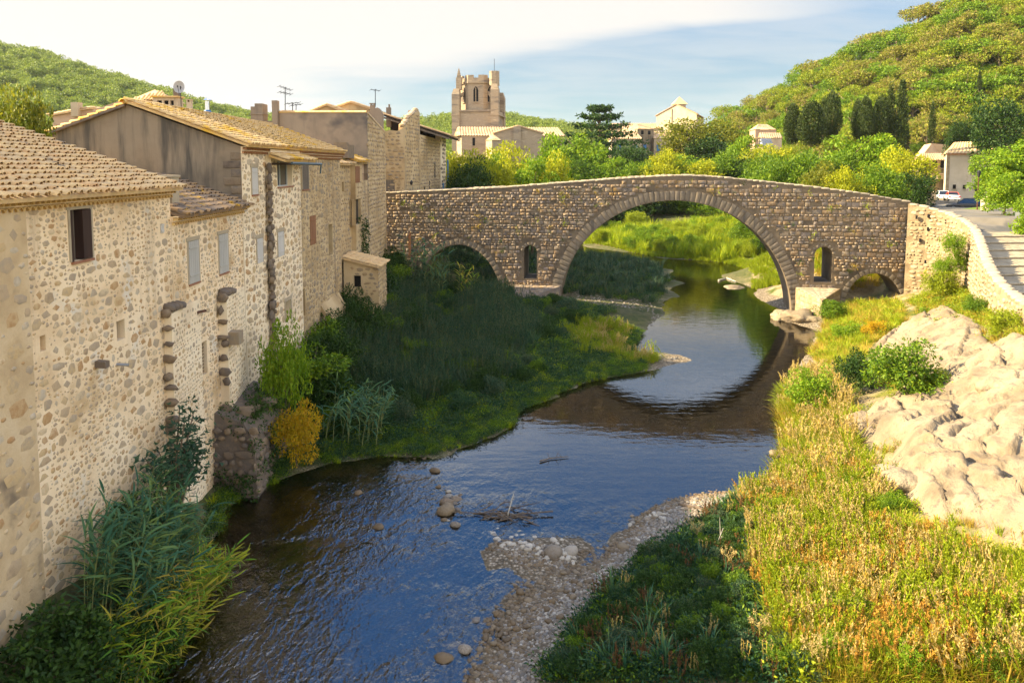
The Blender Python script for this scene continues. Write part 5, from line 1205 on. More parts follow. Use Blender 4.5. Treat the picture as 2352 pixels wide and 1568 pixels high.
def lancet(px0, px1, ptop, pbot, ang):
    """pointed twin light on the octagon face whose outward angle is ang"""
    ap = 4.45 * math.cos(R(22.5)) + .03; c_, n_ = math.cos(ang), math.sin(ang); zb, zt = tz(pbot), tz(ptop); w = .55
    P = lambda x, z, d: LT(ap * c_ + d * c_ - x * n_, ap * n_ + d * n_ + x * c_, z)
    zs = zt - .9; q = MB(); q.add([P(-w, zb, 0), P(w, zb, 0), P(w, zs, 0), P(w * .6, zs + .55, 0), P(0, zt, 0), P(-w * .6, zs + .55, 0), P(-w, zs, 0)], [tuple(range(7))]); g = q.build('lancet_window', M['dark'], Tw)
    q = MB(); q.prism([P(-.07, zb, .005), P(.07, zb, .005), P(.07, zt - .3, .005), P(-.07, zt - .3, .005)], P(0, 0, .12) - P(0, 0, 0)); q.build('mullion', M['abbey'], g)
    q = MB(); q.prism([P(-w - .15, zb - .25, 0), P(w + .15, zb - .25, 0), P(w + .15, zb, 0), P(-w - .15, zb, 0)], P(0, 0, .2) - P(0, 0, 0)); q.build('window_sill', M['abbey'], g)
for a in (-90, -135, -45, 180, 0): lancet(0, 0, 197, 233, R(a))
for (sx, sy, ztop, cap) in ((-1, -1, 203, 176), (1, -1, 193, 163), (-1, 1, 213, None), (1, 1, 205, None)):
    q = MB(); x0, x1 = sorted((sx * 3.5, sx * 5.25)); y0, y1 = sorted((sy * 3.4, sy * 5.3)); lbox(q, x0, x1, y0, y1, 4, tz(ztop + 13))
    zt = tz(ztop + 13); P = [LT(x0, y0, zt), LT(x1, y0, zt), LT(x1, y1, zt), LT(x0, y1, zt)]; c_ = LT(sx * 4.0, sy * 3.9, 0)
    up_ = [p.lerp(Vector((c_.x, c_.y, p.z)), .30) + Vector((0, 0, tz(ztop) - zt)) for p in P]; q.add(P + up_, [(0, 1, 5, 4), (1, 2, 6, 5), (2, 3, 7, 6), (3, 0, 4, 7), (4, 5, 6, 7)]); q.build('corner_buttress', M['abbey'], Tw)
    if cap:
        q = MB(); cx_, cy_ = sx * (3.9 if sx < 0 else 4.1), sy * 3.75
        if sx > 0:
            q.prism([LT(cx_ + 1.15 * math.cos(R(45 * k + 22.5)), cy_ + 1.15 * math.sin(R(45 * k + 22.5)), tz(ztop) - .3) for k in range(8)], (0, 0, tz(cap) - tz(ztop) + .3)); o = q.build('stair_turret', M['abbey'], Tw)
            q = MB(); q.tube([LT(cx_, cy_, tz(162)), LT(cx_, cy_, tz(134))], .05, 4); q.build('lightning_rod', M['metal_dark'], Tw)
        else:
            lbox(q, cx_ - .55, cx_ + .65, cy_ - .55, cy_ + .55, tz(ztop) - .2, tz(176)); zz = tz(176); b4 = [LT(cx_ + a, cy_ + b, zz) for a, b in ((-.42, -.42), (.42, -.42), (.42, .42), (-.42, .42))]
            q.add(b4 + [LT(cx_, cy_, tz(152))], [(0, 1, 4), (1, 2, 4), (2, 3, 4), (3, 0, 4)])
            for k in range(1, 5): z_ = zz + (tz(152) - zz) * k / 5.5; w_ = .5 * (1 - k / 6); lbox(q, cx_ - w_, cx_ + w_, cy_ - w_, cy_ + w_, z_, z_ + .10)
            q.build('pinnacle', M['abbey'], Tw)
    q = MB()                                  # flying strut to the octagon
    pr = [(4.4, tz(232)), (4.4, tz(222)), (3.6, tz(213)), (2.6, tz(205)), (2.6, tz(212)), (3.4, tz(221))]
    q.prism([LT(sx * r_ * .98, sy * r_ * .98, z) for r_, z in pr], LT(.35 * sy, -.35 * sx, 0) - LT(0, 0, 0)); q.build('flying_buttress', M['abbey'], Tw)

# ------------------------------------------------------------------ abbey buildings
def hip_box(name, lab, l, c, r, pt, pe, pb, m, ms=None, hip=1.0, rm=None, cat='abbey building', lim=24):
    """building seen on its corner: l, c, r = (px, Y) of the left, front and right corners; pt/pe/pb picture heights of ridge, eave, foot (at c)"""
    rm = rm or M['tile_far']
    if 'abbey' in name or name == 'glasshouse': l, c, r = ((q[0], q[1] + 42) for q in (l, c, r))
    pl, pc, pr_ = (atY(q[0], pe, q[1]) for q in (l, c, r)); ze, zt, zb = atY(c[0], pe, c[1])[2], atY(c[0], pt, c[1])[2], atY(c[0], pb, c[1])[2]
    A_, B_, D_ = Vector((pl[0], pl[1], 0)), Vector((pc[0], pc[1], 0)), Vector((pr_[0], pr_[1], 0)); E__ = A_ + D_ - B_
    h = T(name, lab, cat, (B_.x, B_.y, zb)); q = MB(); q.prism([p + Vector((0, 0, zb - 3)) for p in (A_, B_, D_, E__)], (0, 0, ze - zb + 3)); w = q.build('wall', m, h)
    ctr = (A_ + D_) / 2; ov = 1.06; P = [ctr + (p - ctr) * ov + Vector((0, 0, ze + .02)) for p in (A_, B_, D_, E__)]
    r1, r2 = ((P[0] + P[1]) / 2).lerp(ctr, hip) , ((P[2] + P[3]) / 2).lerp(ctr, hip); r1.z = r2.z = zt
    q = MB(); q.add(P + [r1, r2], [(0, 1, 4), (1, 2, 5, 4), (2, 3, 5), (3, 0, 4, 5), (3, 2, 1, 0)]); ro = q.build('roof', rm, h)
    its = []
    for (a, b, s_, t_) in ((P[1], P[2], r1, r2), (P[0], P[1], r1, r1)):
        n_ = max(2, int((b - a).length / .55)); m__ = max(2, int(((s_ + t_) / 2 - (a + b) / 2).length / .8))
        for i in range(n_):
            for j in range(m__):
                u_, v_ = (i + .5) / n_, (j + .5) / m__; c_ = a.lerp(b, u_).lerp(s_.lerp(t_, u_), v_); up_ = (s_.lerp(t_, u_) - a.lerp(b, u_)) / m__; ac = (b - a).normalized() * .4 * (1 if s_ is not t_ else (1 - v_)); nn__ = ac.cross(up_); nn__ = nn__ if nn__.z > 0 else -nn__
                its.append((c_, up_ * 1.05, ac, nn__.normalized() * .12))
    pieces(ro, 'tile', its, TILE, rm, lim, 'tile_courses', 'tile', True)
    return h, Fr(Vector((B_.x, B_.y, 0)), D_ - B_), (D_ - B_).length, Fr(Vector((A_.x, A_.y, 0)), B_ - A_), (B_ - A_).length
def win(h, fr, u, z, w, ht, m, name='window'):
    q = MB(); q.obox(fr.p(u - w / 2, z, .02), fr.u * w, fr.v * ht, fr.n * .08); o = q.build(name, m, h)
    q = MB(); q.obox(fr.p(u - w / 2 - .1, z - .15, 0), fr.u * (w + .2), fr.v * .14, fr.n * .22); q.build('sill', M['pale_stone'], o); return o
h, f1, w1, f0, w0 = hip_box('church_nave', 'long church nave with a checkered tile roof at the foot of the tower', (1049, 158), (1060, 150), (1292, 152), 290, 312, 345, M['abbey'], hip=.04, cat='church')
for u in (w1 * .12, w1 * .4, w1 * .66): win(h, f1, u, atY(1100, 335, 150)[2], .5, 1.6, M['dark'], 'slit_window')
gh = gable_house('chapel', 'brown church chapel with a wide gable in front of the checkered nave roof', 1190, 290, 55, 306, 140, 9, M['abbey'], M['tile_far'], 20)
gh['category'] = 'church'
q = MB(); a = atY(1190, 318, 139.9); q.box((a[0] - .9, 139.55, a[2] - 2), (a[0] + .5, 139.98, a[2] + 2.2)); q.build('pier', M['abbey'], gh)
hip_box('chapel', 'low lit apse roof peeping out left of the wide chapel gable', (1116, 137), (1130, 132), (1150, 134), 311, 322, 350, M['abbey'], hip=.5, cat='church', lim=12)
h, f1, w1, f0, w0 = hip_box('abbey_wing', 'long low abbey wing behind the square corner pavilion', (1404, 172), (1412, 165), (1612, 166), 282, 296, 330, M['render_cream'], hip=.03)
h, f1, w1, f0, w0 = hip_box('abbey_pavilion', 'square abbey pavilion with a dark shaded front and small windows under the eaves', (1430, 150), (1465, 143), (1501, 146), 283, 296, 350, M['render_grey'], hip=.95)  # dark render puts the shade of the front into its colour
zz = atY(1480, 309, 185)[2]; 
for u in (w1 * .28, w1 * .72): win(h, f1, u, zz, .8, 1.0, M['dark'])
win(h, f1, w1 * .45, atY(1480, 345, 185)[2], 1.0, 1.4, M['shutter_blue'], 'shuttered_window')
q = MB(); q.obox(f0.p(0, atY(1450, 345, 188)[2], .02), f0.u * w0, f0.v * (atY(1450, 297, 188)[2] - atY(1450, 345, 188)[2]), f0.n * .1); q.build('sunlit_side_colour', M['render_cream'], h)  # cream slab puts the sunlight on the left side into the colour
for u in (.3, .6, .85):
    q = MB(); q.obox(f0.p(w0 * u - .4, zz, .121), f0.u * .7, f0.v * .9, f0.n * .06); q.build('window', M['dark'], h)
h, f1, w1, f0, w0 = hip_box('abbey_annex', 'low abbey annex with a broad pink roof left of the pavilion', (1398, 146), (1405, 138), (1474, 139), 299, 319, 352, M['render_cream'], hip=.3)
for u in (.25, .8): win(h, f1, w1 * u, atY(1440, 345, 180)[2], .9, 1.4, M['shutter_blue'], 'shuttered_window')
h, f1, w1, f0, w0 = hip_box('abbey_annex', 'low abbey annex with one blue shutter right of the pavilion', (1498, 150), (1502, 145), (1560, 147), 302, 318, 352, M['render_cream'], hip=.2)
win(h, f1, w1 * .18, atY(1510, 347, 187)[2], 1.0, 1.5, M['shutter_blue'], 'shuttered_window')
YG = 202
Gm = T('abbey_hall', 'tall sunlit abbey hall with a half gable and a small pyramid lantern on its roof', 'abbey building', (atY(1550, 300, YG)[0], YG, 6))
cA, cB, cD = Vector(atY(1508, 265, YG + 9)), Vector(atY(1553, 240, YG + 2)), Vector(atY(1600, 262, YG + 2)); cD.y += 9
z0_ = 5
q = MB(); eL = Vector(atY(1508, 265, YG + 7)); eR = Vector(atY(1600, 262, YG - 2)); apx = Vector(atY(1553, 240, YG + 2.5)); bk = Vector((6, 16, 0))
q.prism([Vector((eL.x, eL.y, z0_)), Vector((eR.x, eR.y, z0_)), eR, apx, eL], bk); wg = q.build('wall', M['render_cream'], Gm)
q = MB(); d0 = Vector((0, 0, .12)); fwd = -bk.normalized() * .3
for a, b in ((eL, apx), (eR, apx)):
    ex = (a - b).normalized() * .5; q.add([a + ex + fwd, b + fwd, b + bk, a + ex + bk] + [p + d0 for p in (a + ex + fwd, b + fwd, b + bk, a + ex + bk)], [(0, 1, 2, 3), (4, 5, 6, 7), (0, 1, 5, 4), (3, 2, 6, 7), (0, 3, 7, 4), (1, 2, 6, 5)])
rg = q.build('roof', M['tile_far'], Gm)
its = []
for i in range(26):
    for j in range(9):
        c_ = eR.lerp(apx, (j + .5) / 9) + bk * ((i + .5) / 26) + d0; its.append((c_, (apx - eR) / 9 * 1.05, bk.normalized() * -.42, Vector((0, 0, .1))))
pieces(rg, 'tile', its, TILE, M['tile_far'], 30, 'tile_courses', 'tile', True)
q = MB(); pc = apx + bk * .35; q.box((pc.x - 1.5, pc.y - 1.5, pc.z - 1.5), (pc.x + 1.5, pc.y + 1.5, pc.z + .35)); ln_ = q.build('lantern', M['render_cream'], Gm)
q = MB(); tp = Vector((pc.x, pc.y, atY(1573, 227, YG + 8)[2] + .6)); b4 = [(pc.x - 2.0, pc.y - 2.0, pc.z + .353), (pc.x + 2.0, pc.y - 2.0, pc.z + .353), (pc.x + 2.0, pc.y + 2.0, pc.z + .353), (pc.x - 2.0, pc.y + 2.0, pc.z + .353)]
q.add(b4 + [tp], [(0, 1, 4), (1, 2, 4), (2, 3, 4), (3, 0, 4), (3, 2, 1, 0)]); q.build('lantern_roof', M['tile_far'], ln_)
frg = Fr(Vector((eL.x, eL.y, 0)), Vector((eR.x - eL.x, eR.y - eL.y, 0))); win(Gm, frg, 1.8, atY(1522, 306, YG + 5)[2], .6, 1.8, M['dark']); 
q = MB(); q.obox(frg.p(5.0, z0_, .02), frg.u * .18, frg.v * (apx.z - z0_ - 1.2), frg.n * .15); q.build('downpipe', M['wood_grey'], Gm)
h, *_ = hip_box('abbey_wing', 'small brown abbey wing with a hipped tile roof among the right trees', (1722, 142), (1735, 135), (1783, 137), 284, 298, 325, M['render_pink'], hip=.6, lim=12)
h, *_ = hip_box('abbey_wing', 'pale abbey shed with a cream roof just left of the dark cypresses', (1742, 128), (1748, 122), (1796, 124), 304, 317, 348, M['render_cream'], hip=.05, lim=12)
hip_box('glasshouse', 'low shed with a grey metal roof below the cream roofed shed', (1742, 116), (1752, 112), (1776, 114), 318, 336, 356, M['render_cream'], hip=.05, rm=M['metal_grey'], cat='shed', lim=0)

# ------------------------------------------------------------------ houses, cars and street things on the right
h, f1, w1, f0, w0 = hip_box('white_house', 'white rendered house with a brown shutter and a deep doorway behind the parked cars', (2170, 140), (2178, 128), (2300, 124), 325, 353, 462, M['white_render'], hip=.35, rm=M['tile'], cat='house', lim=30)
def wpx(x, y0, y1, m, name, wpx_=None, fr=None):
    fr = fr or f1; n_ = fr.n; o = fr.o; r_ = Vector(ray(x, (y0 + y1) / 2)); k = (o - Vector((0, 0, CAMZ))).dot(n_) / r_.dot(n_); p = Vector((0, 0, CAMZ)) + r_ * k
    s_ = k * r_.y / FPX; u = (p - o).dot(fr.u); return win(h, fr, u, p.z - (y1 - y0) * s_ / 2, wpx_ * s_, (y1 - y0) * s_, m, name)
wpx(2239, 366, 398, M['wood_grey'], 'shuttered_window', 14); wpx(2192, 424, 434, M['dark'], 'window', 6); wpx(2215, 425, 434, M['dark'], 'window', 6); wpx(2250, 418, 462, M['dark'], 'doorway', 18)
q = MB(); q.obox(f1.p(-.2, 6.2, -.02), f1.u * .5, f1.v * (atY(2178, 355, 128)[2] - 6.2), f1.n * .08); q.build('quoin_strip', M['stone_lit'], h)
q = MB(); q.obox(f1.p(-.2, atY(2178, 356, 128)[2], 0), f1.u * (w1 + .2), f1.v * .25, f1.n * .3); q.build('cornice', M['terracotta'], h)
h, f1, w1, f0, w0 = hip_box('stone_house', 'stone terrace house with a balcony left of the white house', (2098, 150), (2112, 140), (2180, 141), 352, 368, 440, M['stone_lit'], hip=.3, rm=M['tile_far'], cat='house', lim=12)
for k, u in enumerate((.2, .5, .8)): win(h, f1, w1 * u, atY(2130, 386, 140)[2], 1.1, 1.3, M['dark'])
q = MB(); q.obox(f1.p(w1 * .45, atY(2150, 412, 140)[2], .1), f1.u * w1 * .5, f1.v * .2, f1.n * 1.3)
for k in range(12): q.obox(f1.p(w1 * (.45 + .04 * k), atY(2150, 412, 140)[2] + .2, 1.2), f1.u * .12, f1.v * .8, f1.n * .12)
q.obox(f1.p(w1 * .45, atY(2150, 412, 140)[2] + 1.003, 1.1), f1.u * w1 * .5, f1.v * .14, f1.n * .3); q.build('balcony', M['pale_stone'], h)
Ch = T('chapel', 'small chapel with a straw coloured roof and a pointed bell gable on the slope', 'chapel', (92, 158, 12))
q = MB(); a = Vector(atY(2190, 352, 158)); b = Vector(atY(2110, 368, 150)); q.prism([b + Vector((0, 0, -4)), a + Vector((2, 0, -6)), a + Vector((2, 0, 1.5)), b + Vector((7, 8, 3.6)), b], (4, 10, 0)); q.build('wall', M['tile_far'], Ch)
q = MB(); P = [(2187, 352), (2187, 332), (2192, 308), (2199, 304), (2206, 308), (2214, 330), (2214, 352)]; q.prism([atY(x, y, 152) for x, y in P], (.8, 1.6, 0)); bg_ = q.build('bell_gable', M['stone_lit'], Ch)
q = MB(); P = [(2193, 345), (2193, 328), (2197, 321), (2201, 328), (2201, 345)]; q.prism([atY(x, y, 151.9) for x, y in P], (0, -.12, 0)); q.build('bell_arch', M['dark'], bg_)
Gw = T('garden_wall', 'ochre garden wall beside the parked silver car', 'wall', (66, 112, 6))
q = MB(); a, b = Vector(atY(2108, 452, 106)), Vector(atY(2150, 440, 122)); q.prism([Vector((a.x, a.y, 5)), Vector((b.x, b.y, 5)), b, a], (-.4, .2, 0)); wq = q.build('wall', M['mortar_ochre'], Gw)
fr = Fr(Vector((a.x, a.y, 0)), Vector((b.x - a.x, b.y - a.y, 0))); pieces(wq, 'stone', lay(fr, courses(rng, 0, 17, 6, 8.6, lambda *k: True, (.35, .6), (1.2, 2.2), .06, (.7, .95), .3), rng, (.02, .06)), RUB, M['rubble_brown'], 40, 'stonework', 'rubble')

def car(lab, px, pyb, Y, yaw, paint, kind):
    x, y, z = atY(px, pyb, Y); c_ = T('parked_car', lab, 'car', (x, y, z), 'cars parked beyond the bridge end')
    Lx = Loc((x, y, 0), yaw); m = mat(kind + '_paint', [paint], rough=.3, spec=.6)
    tall = {'suv': 1.78, 'hatch': 1.5, 'cabrio': 1.36, 'estate': 1.48}[kind]; L_ = {'suv': 4.3, 'hatch': 4.1, 'cabrio': 3.7, 'estate': 4.4}[kind]; w = .86; hb = .92 if kind != 'suv' else 1.05
    # x along the car (front = +x), cross-section lofted along it
    stn = [(-.5, .40, hb * .92, .88), (-.47, .30, hb, .97), (-.3, .25, hb * 1.02, 1), (.1, .25, hb, 1), (.30, .25, hb * .93, 1), (.46, .28, hb * .74, .95), (.5, .38, hb * .6, .84)]
    q = MB(); rings = []
    for s, zl, zh, k in stn: rings.append([Lx(s * L_, v * w * k, z + h_) for v, h_ in ((-.9, zl), (-1, zl + .15), (-1, zh - .15), (-.9, zh), (.9, zh), (1, zh - .15), (1, zl + .15), (.9, zl))])
    vv = [p for r_ in rings for p in r_]; ff = [(i * 8 + k, i * 8 + (k + 1) % 8, i * 8 + 8 + (k + 1) % 8, i * 8 + 8 + k) for i in range(len(rings) - 1) for k in range(8)] + [tuple(range(8))[::-1], tuple(range(len(vv) - 8, len(vv)))]
    q.add(vv, ff); bd = q.build('body', m, c_, True)
    cab = {'suv': (-.48, -.45, .10, .24), 'hatch': (-.46, -.34, .08, .26), 'cabrio': (-.30, -.18, .02, .16), 'estate': (-.48, -.42, .05, .22)}[kind]
    rm_ = mat('fabric_roof_red', [(.50, .07, .04)]) if kind == 'cabrio' else m
    q = MB(); B4 = [Lx(s * L_, v * .80, z + hb * .98) for s, v in ((cab[0], -1), (cab[3], -1), (cab[3], 1), (cab[0], 1))]; T4 = [Lx(s * L_, v * .64, z + tall) for s, v in ((cab[1], -1), (cab[2], -1), (cab[2], 1), (cab[1], 1))]
    q.add(B4 + T4, [(0, 1, 5, 4), (1, 2, 6, 5), (2, 3, 7, 6), (3, 0, 4, 7)]); q.build('windows', M['glass'], c_)
    q = MB(); q.prism(T4, (0, 0, .06)); 
    for b_, t_ in zip(B4, T4): q.tube([b_, t_], .05, 5)
    if kind == 'cabrio':
        md = [b_.lerp(t_, .45) for b_, t_ in zip(B4, T4)]; q.add(md + T4, [(0, 1, 5, 4), (2, 3, 7, 6)])
    q.build('roof', rm_, c_)
    for sx in (-.31, .31):
        for sy in (-1, 1):
            q = MB(); p0, p1 = Lx(sx * L_, sy * .66, z + .32), Lx(sx * L_, sy * .89, z + .32); q.tube([p0, p1], .33, 16); wh = q.build('wheel', M['metal_dark'], c_); q = MB(); q.tube([p1, Lx(sx * L_, sy * .90, z + .32)], .2, 12); q.build('rim', M['metal_grey'], wh)
    red, clr = mat('tail_light', [(.4, .02, .02)], rough=.2), mat('head_light', [(.7, .7, .68)], rough=.15)
    for sx, mm, nm in ((-.495, red, 'tail_light'), (.47, clr, 'headlight')):
        for sy in (-1, 1):
            q = MB(); q.prism([Lx(sx * L_, sy * .72 + d, z + h_) for d, h_ in ((-.12, hb * .68), (.12, hb * .68), (.12, hb * .88), (-.12, hb * .88))], Lx(math.copysign(.03, sx), 0, 0) - Lx(0, 0, 0)); q.build(nm, mm, c_)
    for sx in (-.505, .505): q = MB(); q.prism([Lx(sx * L_, d, z + h_) for d, h_ in ((-.75, .30), (.75, .30), (.75, .5), (-.75, .5))], Lx(math.copysign(.05, sx), 0, 0) - Lx(0, 0, 0)); q.build('bumper', m, c_)
    q = MB(); q.prism([Lx(-.512 * L_, d, z + h_) for d, h_ in ((-.26, .55), (.26, .55), (.26, .66), (-.26, .66))], Lx(-.02, 0, 0) - Lx(0, 0, 0)); q.build('number_plate', M['render_cream'], c_)
    if kind == 'suv': q = MB(); q.tube([Lx(-.5 * L_, .1, z + .85), Lx(-.555 * L_, .1, z + .85)], .36, 18); q.build('spare_wheel', M['metal_dark'], c_)
car('silver off roader with a spare wheel on its back door, just behind the bridge parapet', 2102, 474, 108, R(62), (.42, .46, .50), 'suv')
car('white hatchback parked beside the white house', 2163, 459, 124, R(70), (.75, .75, .74), 'hatch')
car('white convertible with a red fabric roof parked beside the white house', 2186, 461, 119, R(72), (.72, .71, .68), 'cabrio')
car('dark estate car parked in shade beside the small lawn', 2217, 482, 97, R(150), (.05, .045, .04), 'estate')
lp = Vector(atY(2244, 488, 82)); Lm = T('lamp_post', 'slim dark lamp post beside the small lawn', 'lamp post', lp)
q = MB(); q.lathe(lp, [(.14, 0), (.14, .3), (.07, .4), (.06, 3.9)], 8); q.build('post', M['rust'], Lm); q = MB(); q.lathe(lp, [(.05, 3.9), (.16, 4.0), (.22, 4.45), (.24, 4.5), (.05, 4.7)], 6); q.build('lantern', M['metal_dark'], Lm)
tp_ = Vector(atY(2276, 488, 80)); Tk = T('water_tank', 'white plastic tank in a metal cage behind the crowd barrier', 'tank', tp_)
q = MB(); q.lathe(tp_ + Vector((0, .6, 0)), [(.6, .1), (.68, .2), (.68, 1.35), (.5, 1.6), (.2, 1.75)], 16); q.build('tank', M['render_cream'], Tk, True)
q = MB(); q.box((tp_.x - .8, tp_.y - .1, tp_.z), (tp_.x + .8, tp_.y + 1.3, tp_.z + .12))
for k in range(5): q.tube([tp_ + Vector((-.75 + .375 * k, -.08, .1)), tp_ + Vector((-.75 + .375 * k, -.08, 1.3))], .02, 4)
q.build('cage', M['metal_grey'], Tk)
def barrier(px, py, Y, yaw, lab):
    p = Vector(atY(px, py, Y)); Lb = Loc(p, yaw); b = T('crowd_barrier', lab, 'barrier', p, 'crowd barriers by the road'); q = MB(); z = p.z
    q.tube([Lb(-1.1, 0, z + .15), Lb(-1.1, 0, z + 1.05), Lb(1.1, 0, z + 1.05), Lb(1.1, 0, z + .15), Lb(-1.1, 0, z + .15)], .03, 5); q.build('frame', M['metal_grey'], b)
    for k in range(14): q = MB(); x = -1.0 + k * 2.0 / 13; q.tube([Lb(x, 0, z + .15), Lb(x, 0, z + 1.05)], .015, 4); q.build('bar', M['metal_grey'], b)
    for x in (-.8, .8): q = MB(); q.tube([Lb(x, -.35, z), Lb(x, 0, z + .16), Lb(x, .35, z)], .025, 4); q.build('foot', M['metal_grey'], b)
barrier(2292, 487, 76, R(10), 'crowd barrier standing in front of the white tank')
barrier(2340, 512, 62, R(70), 'crowd barrier at the right side of the stepped path top')
Lw = T('low_wall', 'low dry stone wall on the far side of the stepped path', 'wall', (44, 50, 7))
p0, p1 = stp(.5) + Vector((7.1, .4, 0)), stp(cum[-1]) + Vector((6.6, .4, 0)); d = p0 - p1; fr = Fr(Vector((p1.x, p1.y, 0)), Vector((d.x, d.y, 0))); q = MB(); q.prism([Vector((p1.x, p1.y, p1.z - 1)), Vector((p0.x, p0.y, p0.z - 1)), p0 + Vector((0, 0, .6)), p1 + Vector((0, 0, .6))], (.5, 0, 0)); lw_ = q.build('wall', M['wall_lit'], Lw)
W_l = math.hypot(d.x, d.y)
pieces(lw_, 'stone', lay(fr, courses(rng, 0, W_l, 4.5, 9.4, lambda a, b, w, h: b + h / 2 < p1.z + .55 + (p0.z - p1.z) * a / W_l and b > p1.z - .6 + (p0.z - p1.z) * a / W_l, (.2, .35), (1, 2), .03, (.75, .98), .3), rng, (.03, .09)), RUB, M['stone_lit'], 60, 'stonework', 'pale_rubble')
# ------------------------------------------------------------------ vegetation: building blocks
def gpt(px, py, lift=0.0):
    Z = 1.0
    for _ in range(25):
        p = atZ(px, py, Z); Z = .5 * Z + .5 * (g1(p[0], p[1]) + lift)
    return Vector((p[0], p[1], Z - lift))
vr = np.random.default_rng(77)
def unit(v): return v / np.maximum(np.linalg.norm(v, axis=-1, keepdims=True), 1e-9)
def diamonds(P, D, L, W, r):
    """leaf quads at P pointing along D"""
    n = len(P); D = unit(D); S = unit(np.cross(D, r.normal(size=(n, 3)))); Nn = np.cross(D, S)
    L = np.broadcast_to(L, n)[:, None]; W = np.broadcast_to(W, n)[:, None]
    return np.stack([P, P + D * L * .45 + S * W * .5 + Nn * W * .12, P + D * L, P + D * L * .45 - S * W * .5 + Nn * W * .12], 1)
def qmesh(name, Q, mats, mi=None):
    Q = np.asarray(Q); n = len(Q); me = polymesh(name, Q.reshape(-1, 3), np.arange(n * 4).reshape(n, 4), mats)
    if mi is not None: me.polygons.foreach_set('material_index', np.asarray(mi, dtype=np.int32))
    return me
def clump_crown(r, clumps, per, leaf, flat=1.0, droop=0.0, tight=1.0):
    """clumps: (n,4) centre + radius"""
    Q = []
    for (x, y, z, rad) in clumps:
        m = max(8, int(per * (rad / np.mean(clumps[:, 3])) ** 2)); d = unit(r.normal(size=(m, 3))); k = rad * r.uniform(.35, 1.0, (m, 1)) ** (.6 * tight)
        P = np.array([x, y, z]) + d * k * np.array([1, 1, flat]); D = d + r.normal(size=(m, 3)) * .7 + np.array([0, 0, -droop])
        Q.append(diamonds(P, D, leaf * r.uniform(.7, 1.3, m), leaf * r.uniform(.35, .6, m), r))
    return np.concatenate(Q)
def ellip_clumps(r, n, R3, zc, rc, lo=.55, bottom=-1.0):
    d = unit(r.normal(size=(n * 3, 3))); d = d[d[:, 2] > bottom][:n]; k = r.uniform(lo, 1.0, (len(d), 1)) * np.array([1 + .32 * noise.noise(Vector(v_ * 1.7 + r.normal(0, .1))) for v_ in d])[:, None]; P = d * k * np.array(R3); P[:, 2] += zc
    return np.c_[P, r.uniform(*rc, len(P))]
def trunk_mesh(r, H, rad, limbs, spread_, m, lean=.0, zb=.35):
    q = MB(); pts = [Vector((lean * t * t * H * .3, 0, H * t)) for t in (0, .25, .5, .75, 1)]; q.tube(pts, [rad, rad * .8, rad * .65, rad * .5, rad * .3], 7)
    for k in range(limbs):
        t = zb + (1 - zb) * k / limbs; a = k * 2.4 + r.uniform(-.3, .3); o = Vector((lean * t * t * H * .3, 0, H * t)); d = Vector((math.cos(a), math.sin(a), r.uniform(.3, .8))) * spread_ * r.uniform(.6, 1)
        q.tube([o, o + d * .5 + Vector((0, 0, .1)), o + d + Vector((0, 0, .25 * spread_))], [rad * .42, rad * .28, rad * .1], 5)
    return q.mesh('trunk', m)
TREES = {}
def tree_kind(key, crown, trunk, H, W): TREES.setdefault(key, []).append((crown, trunk, H, W))
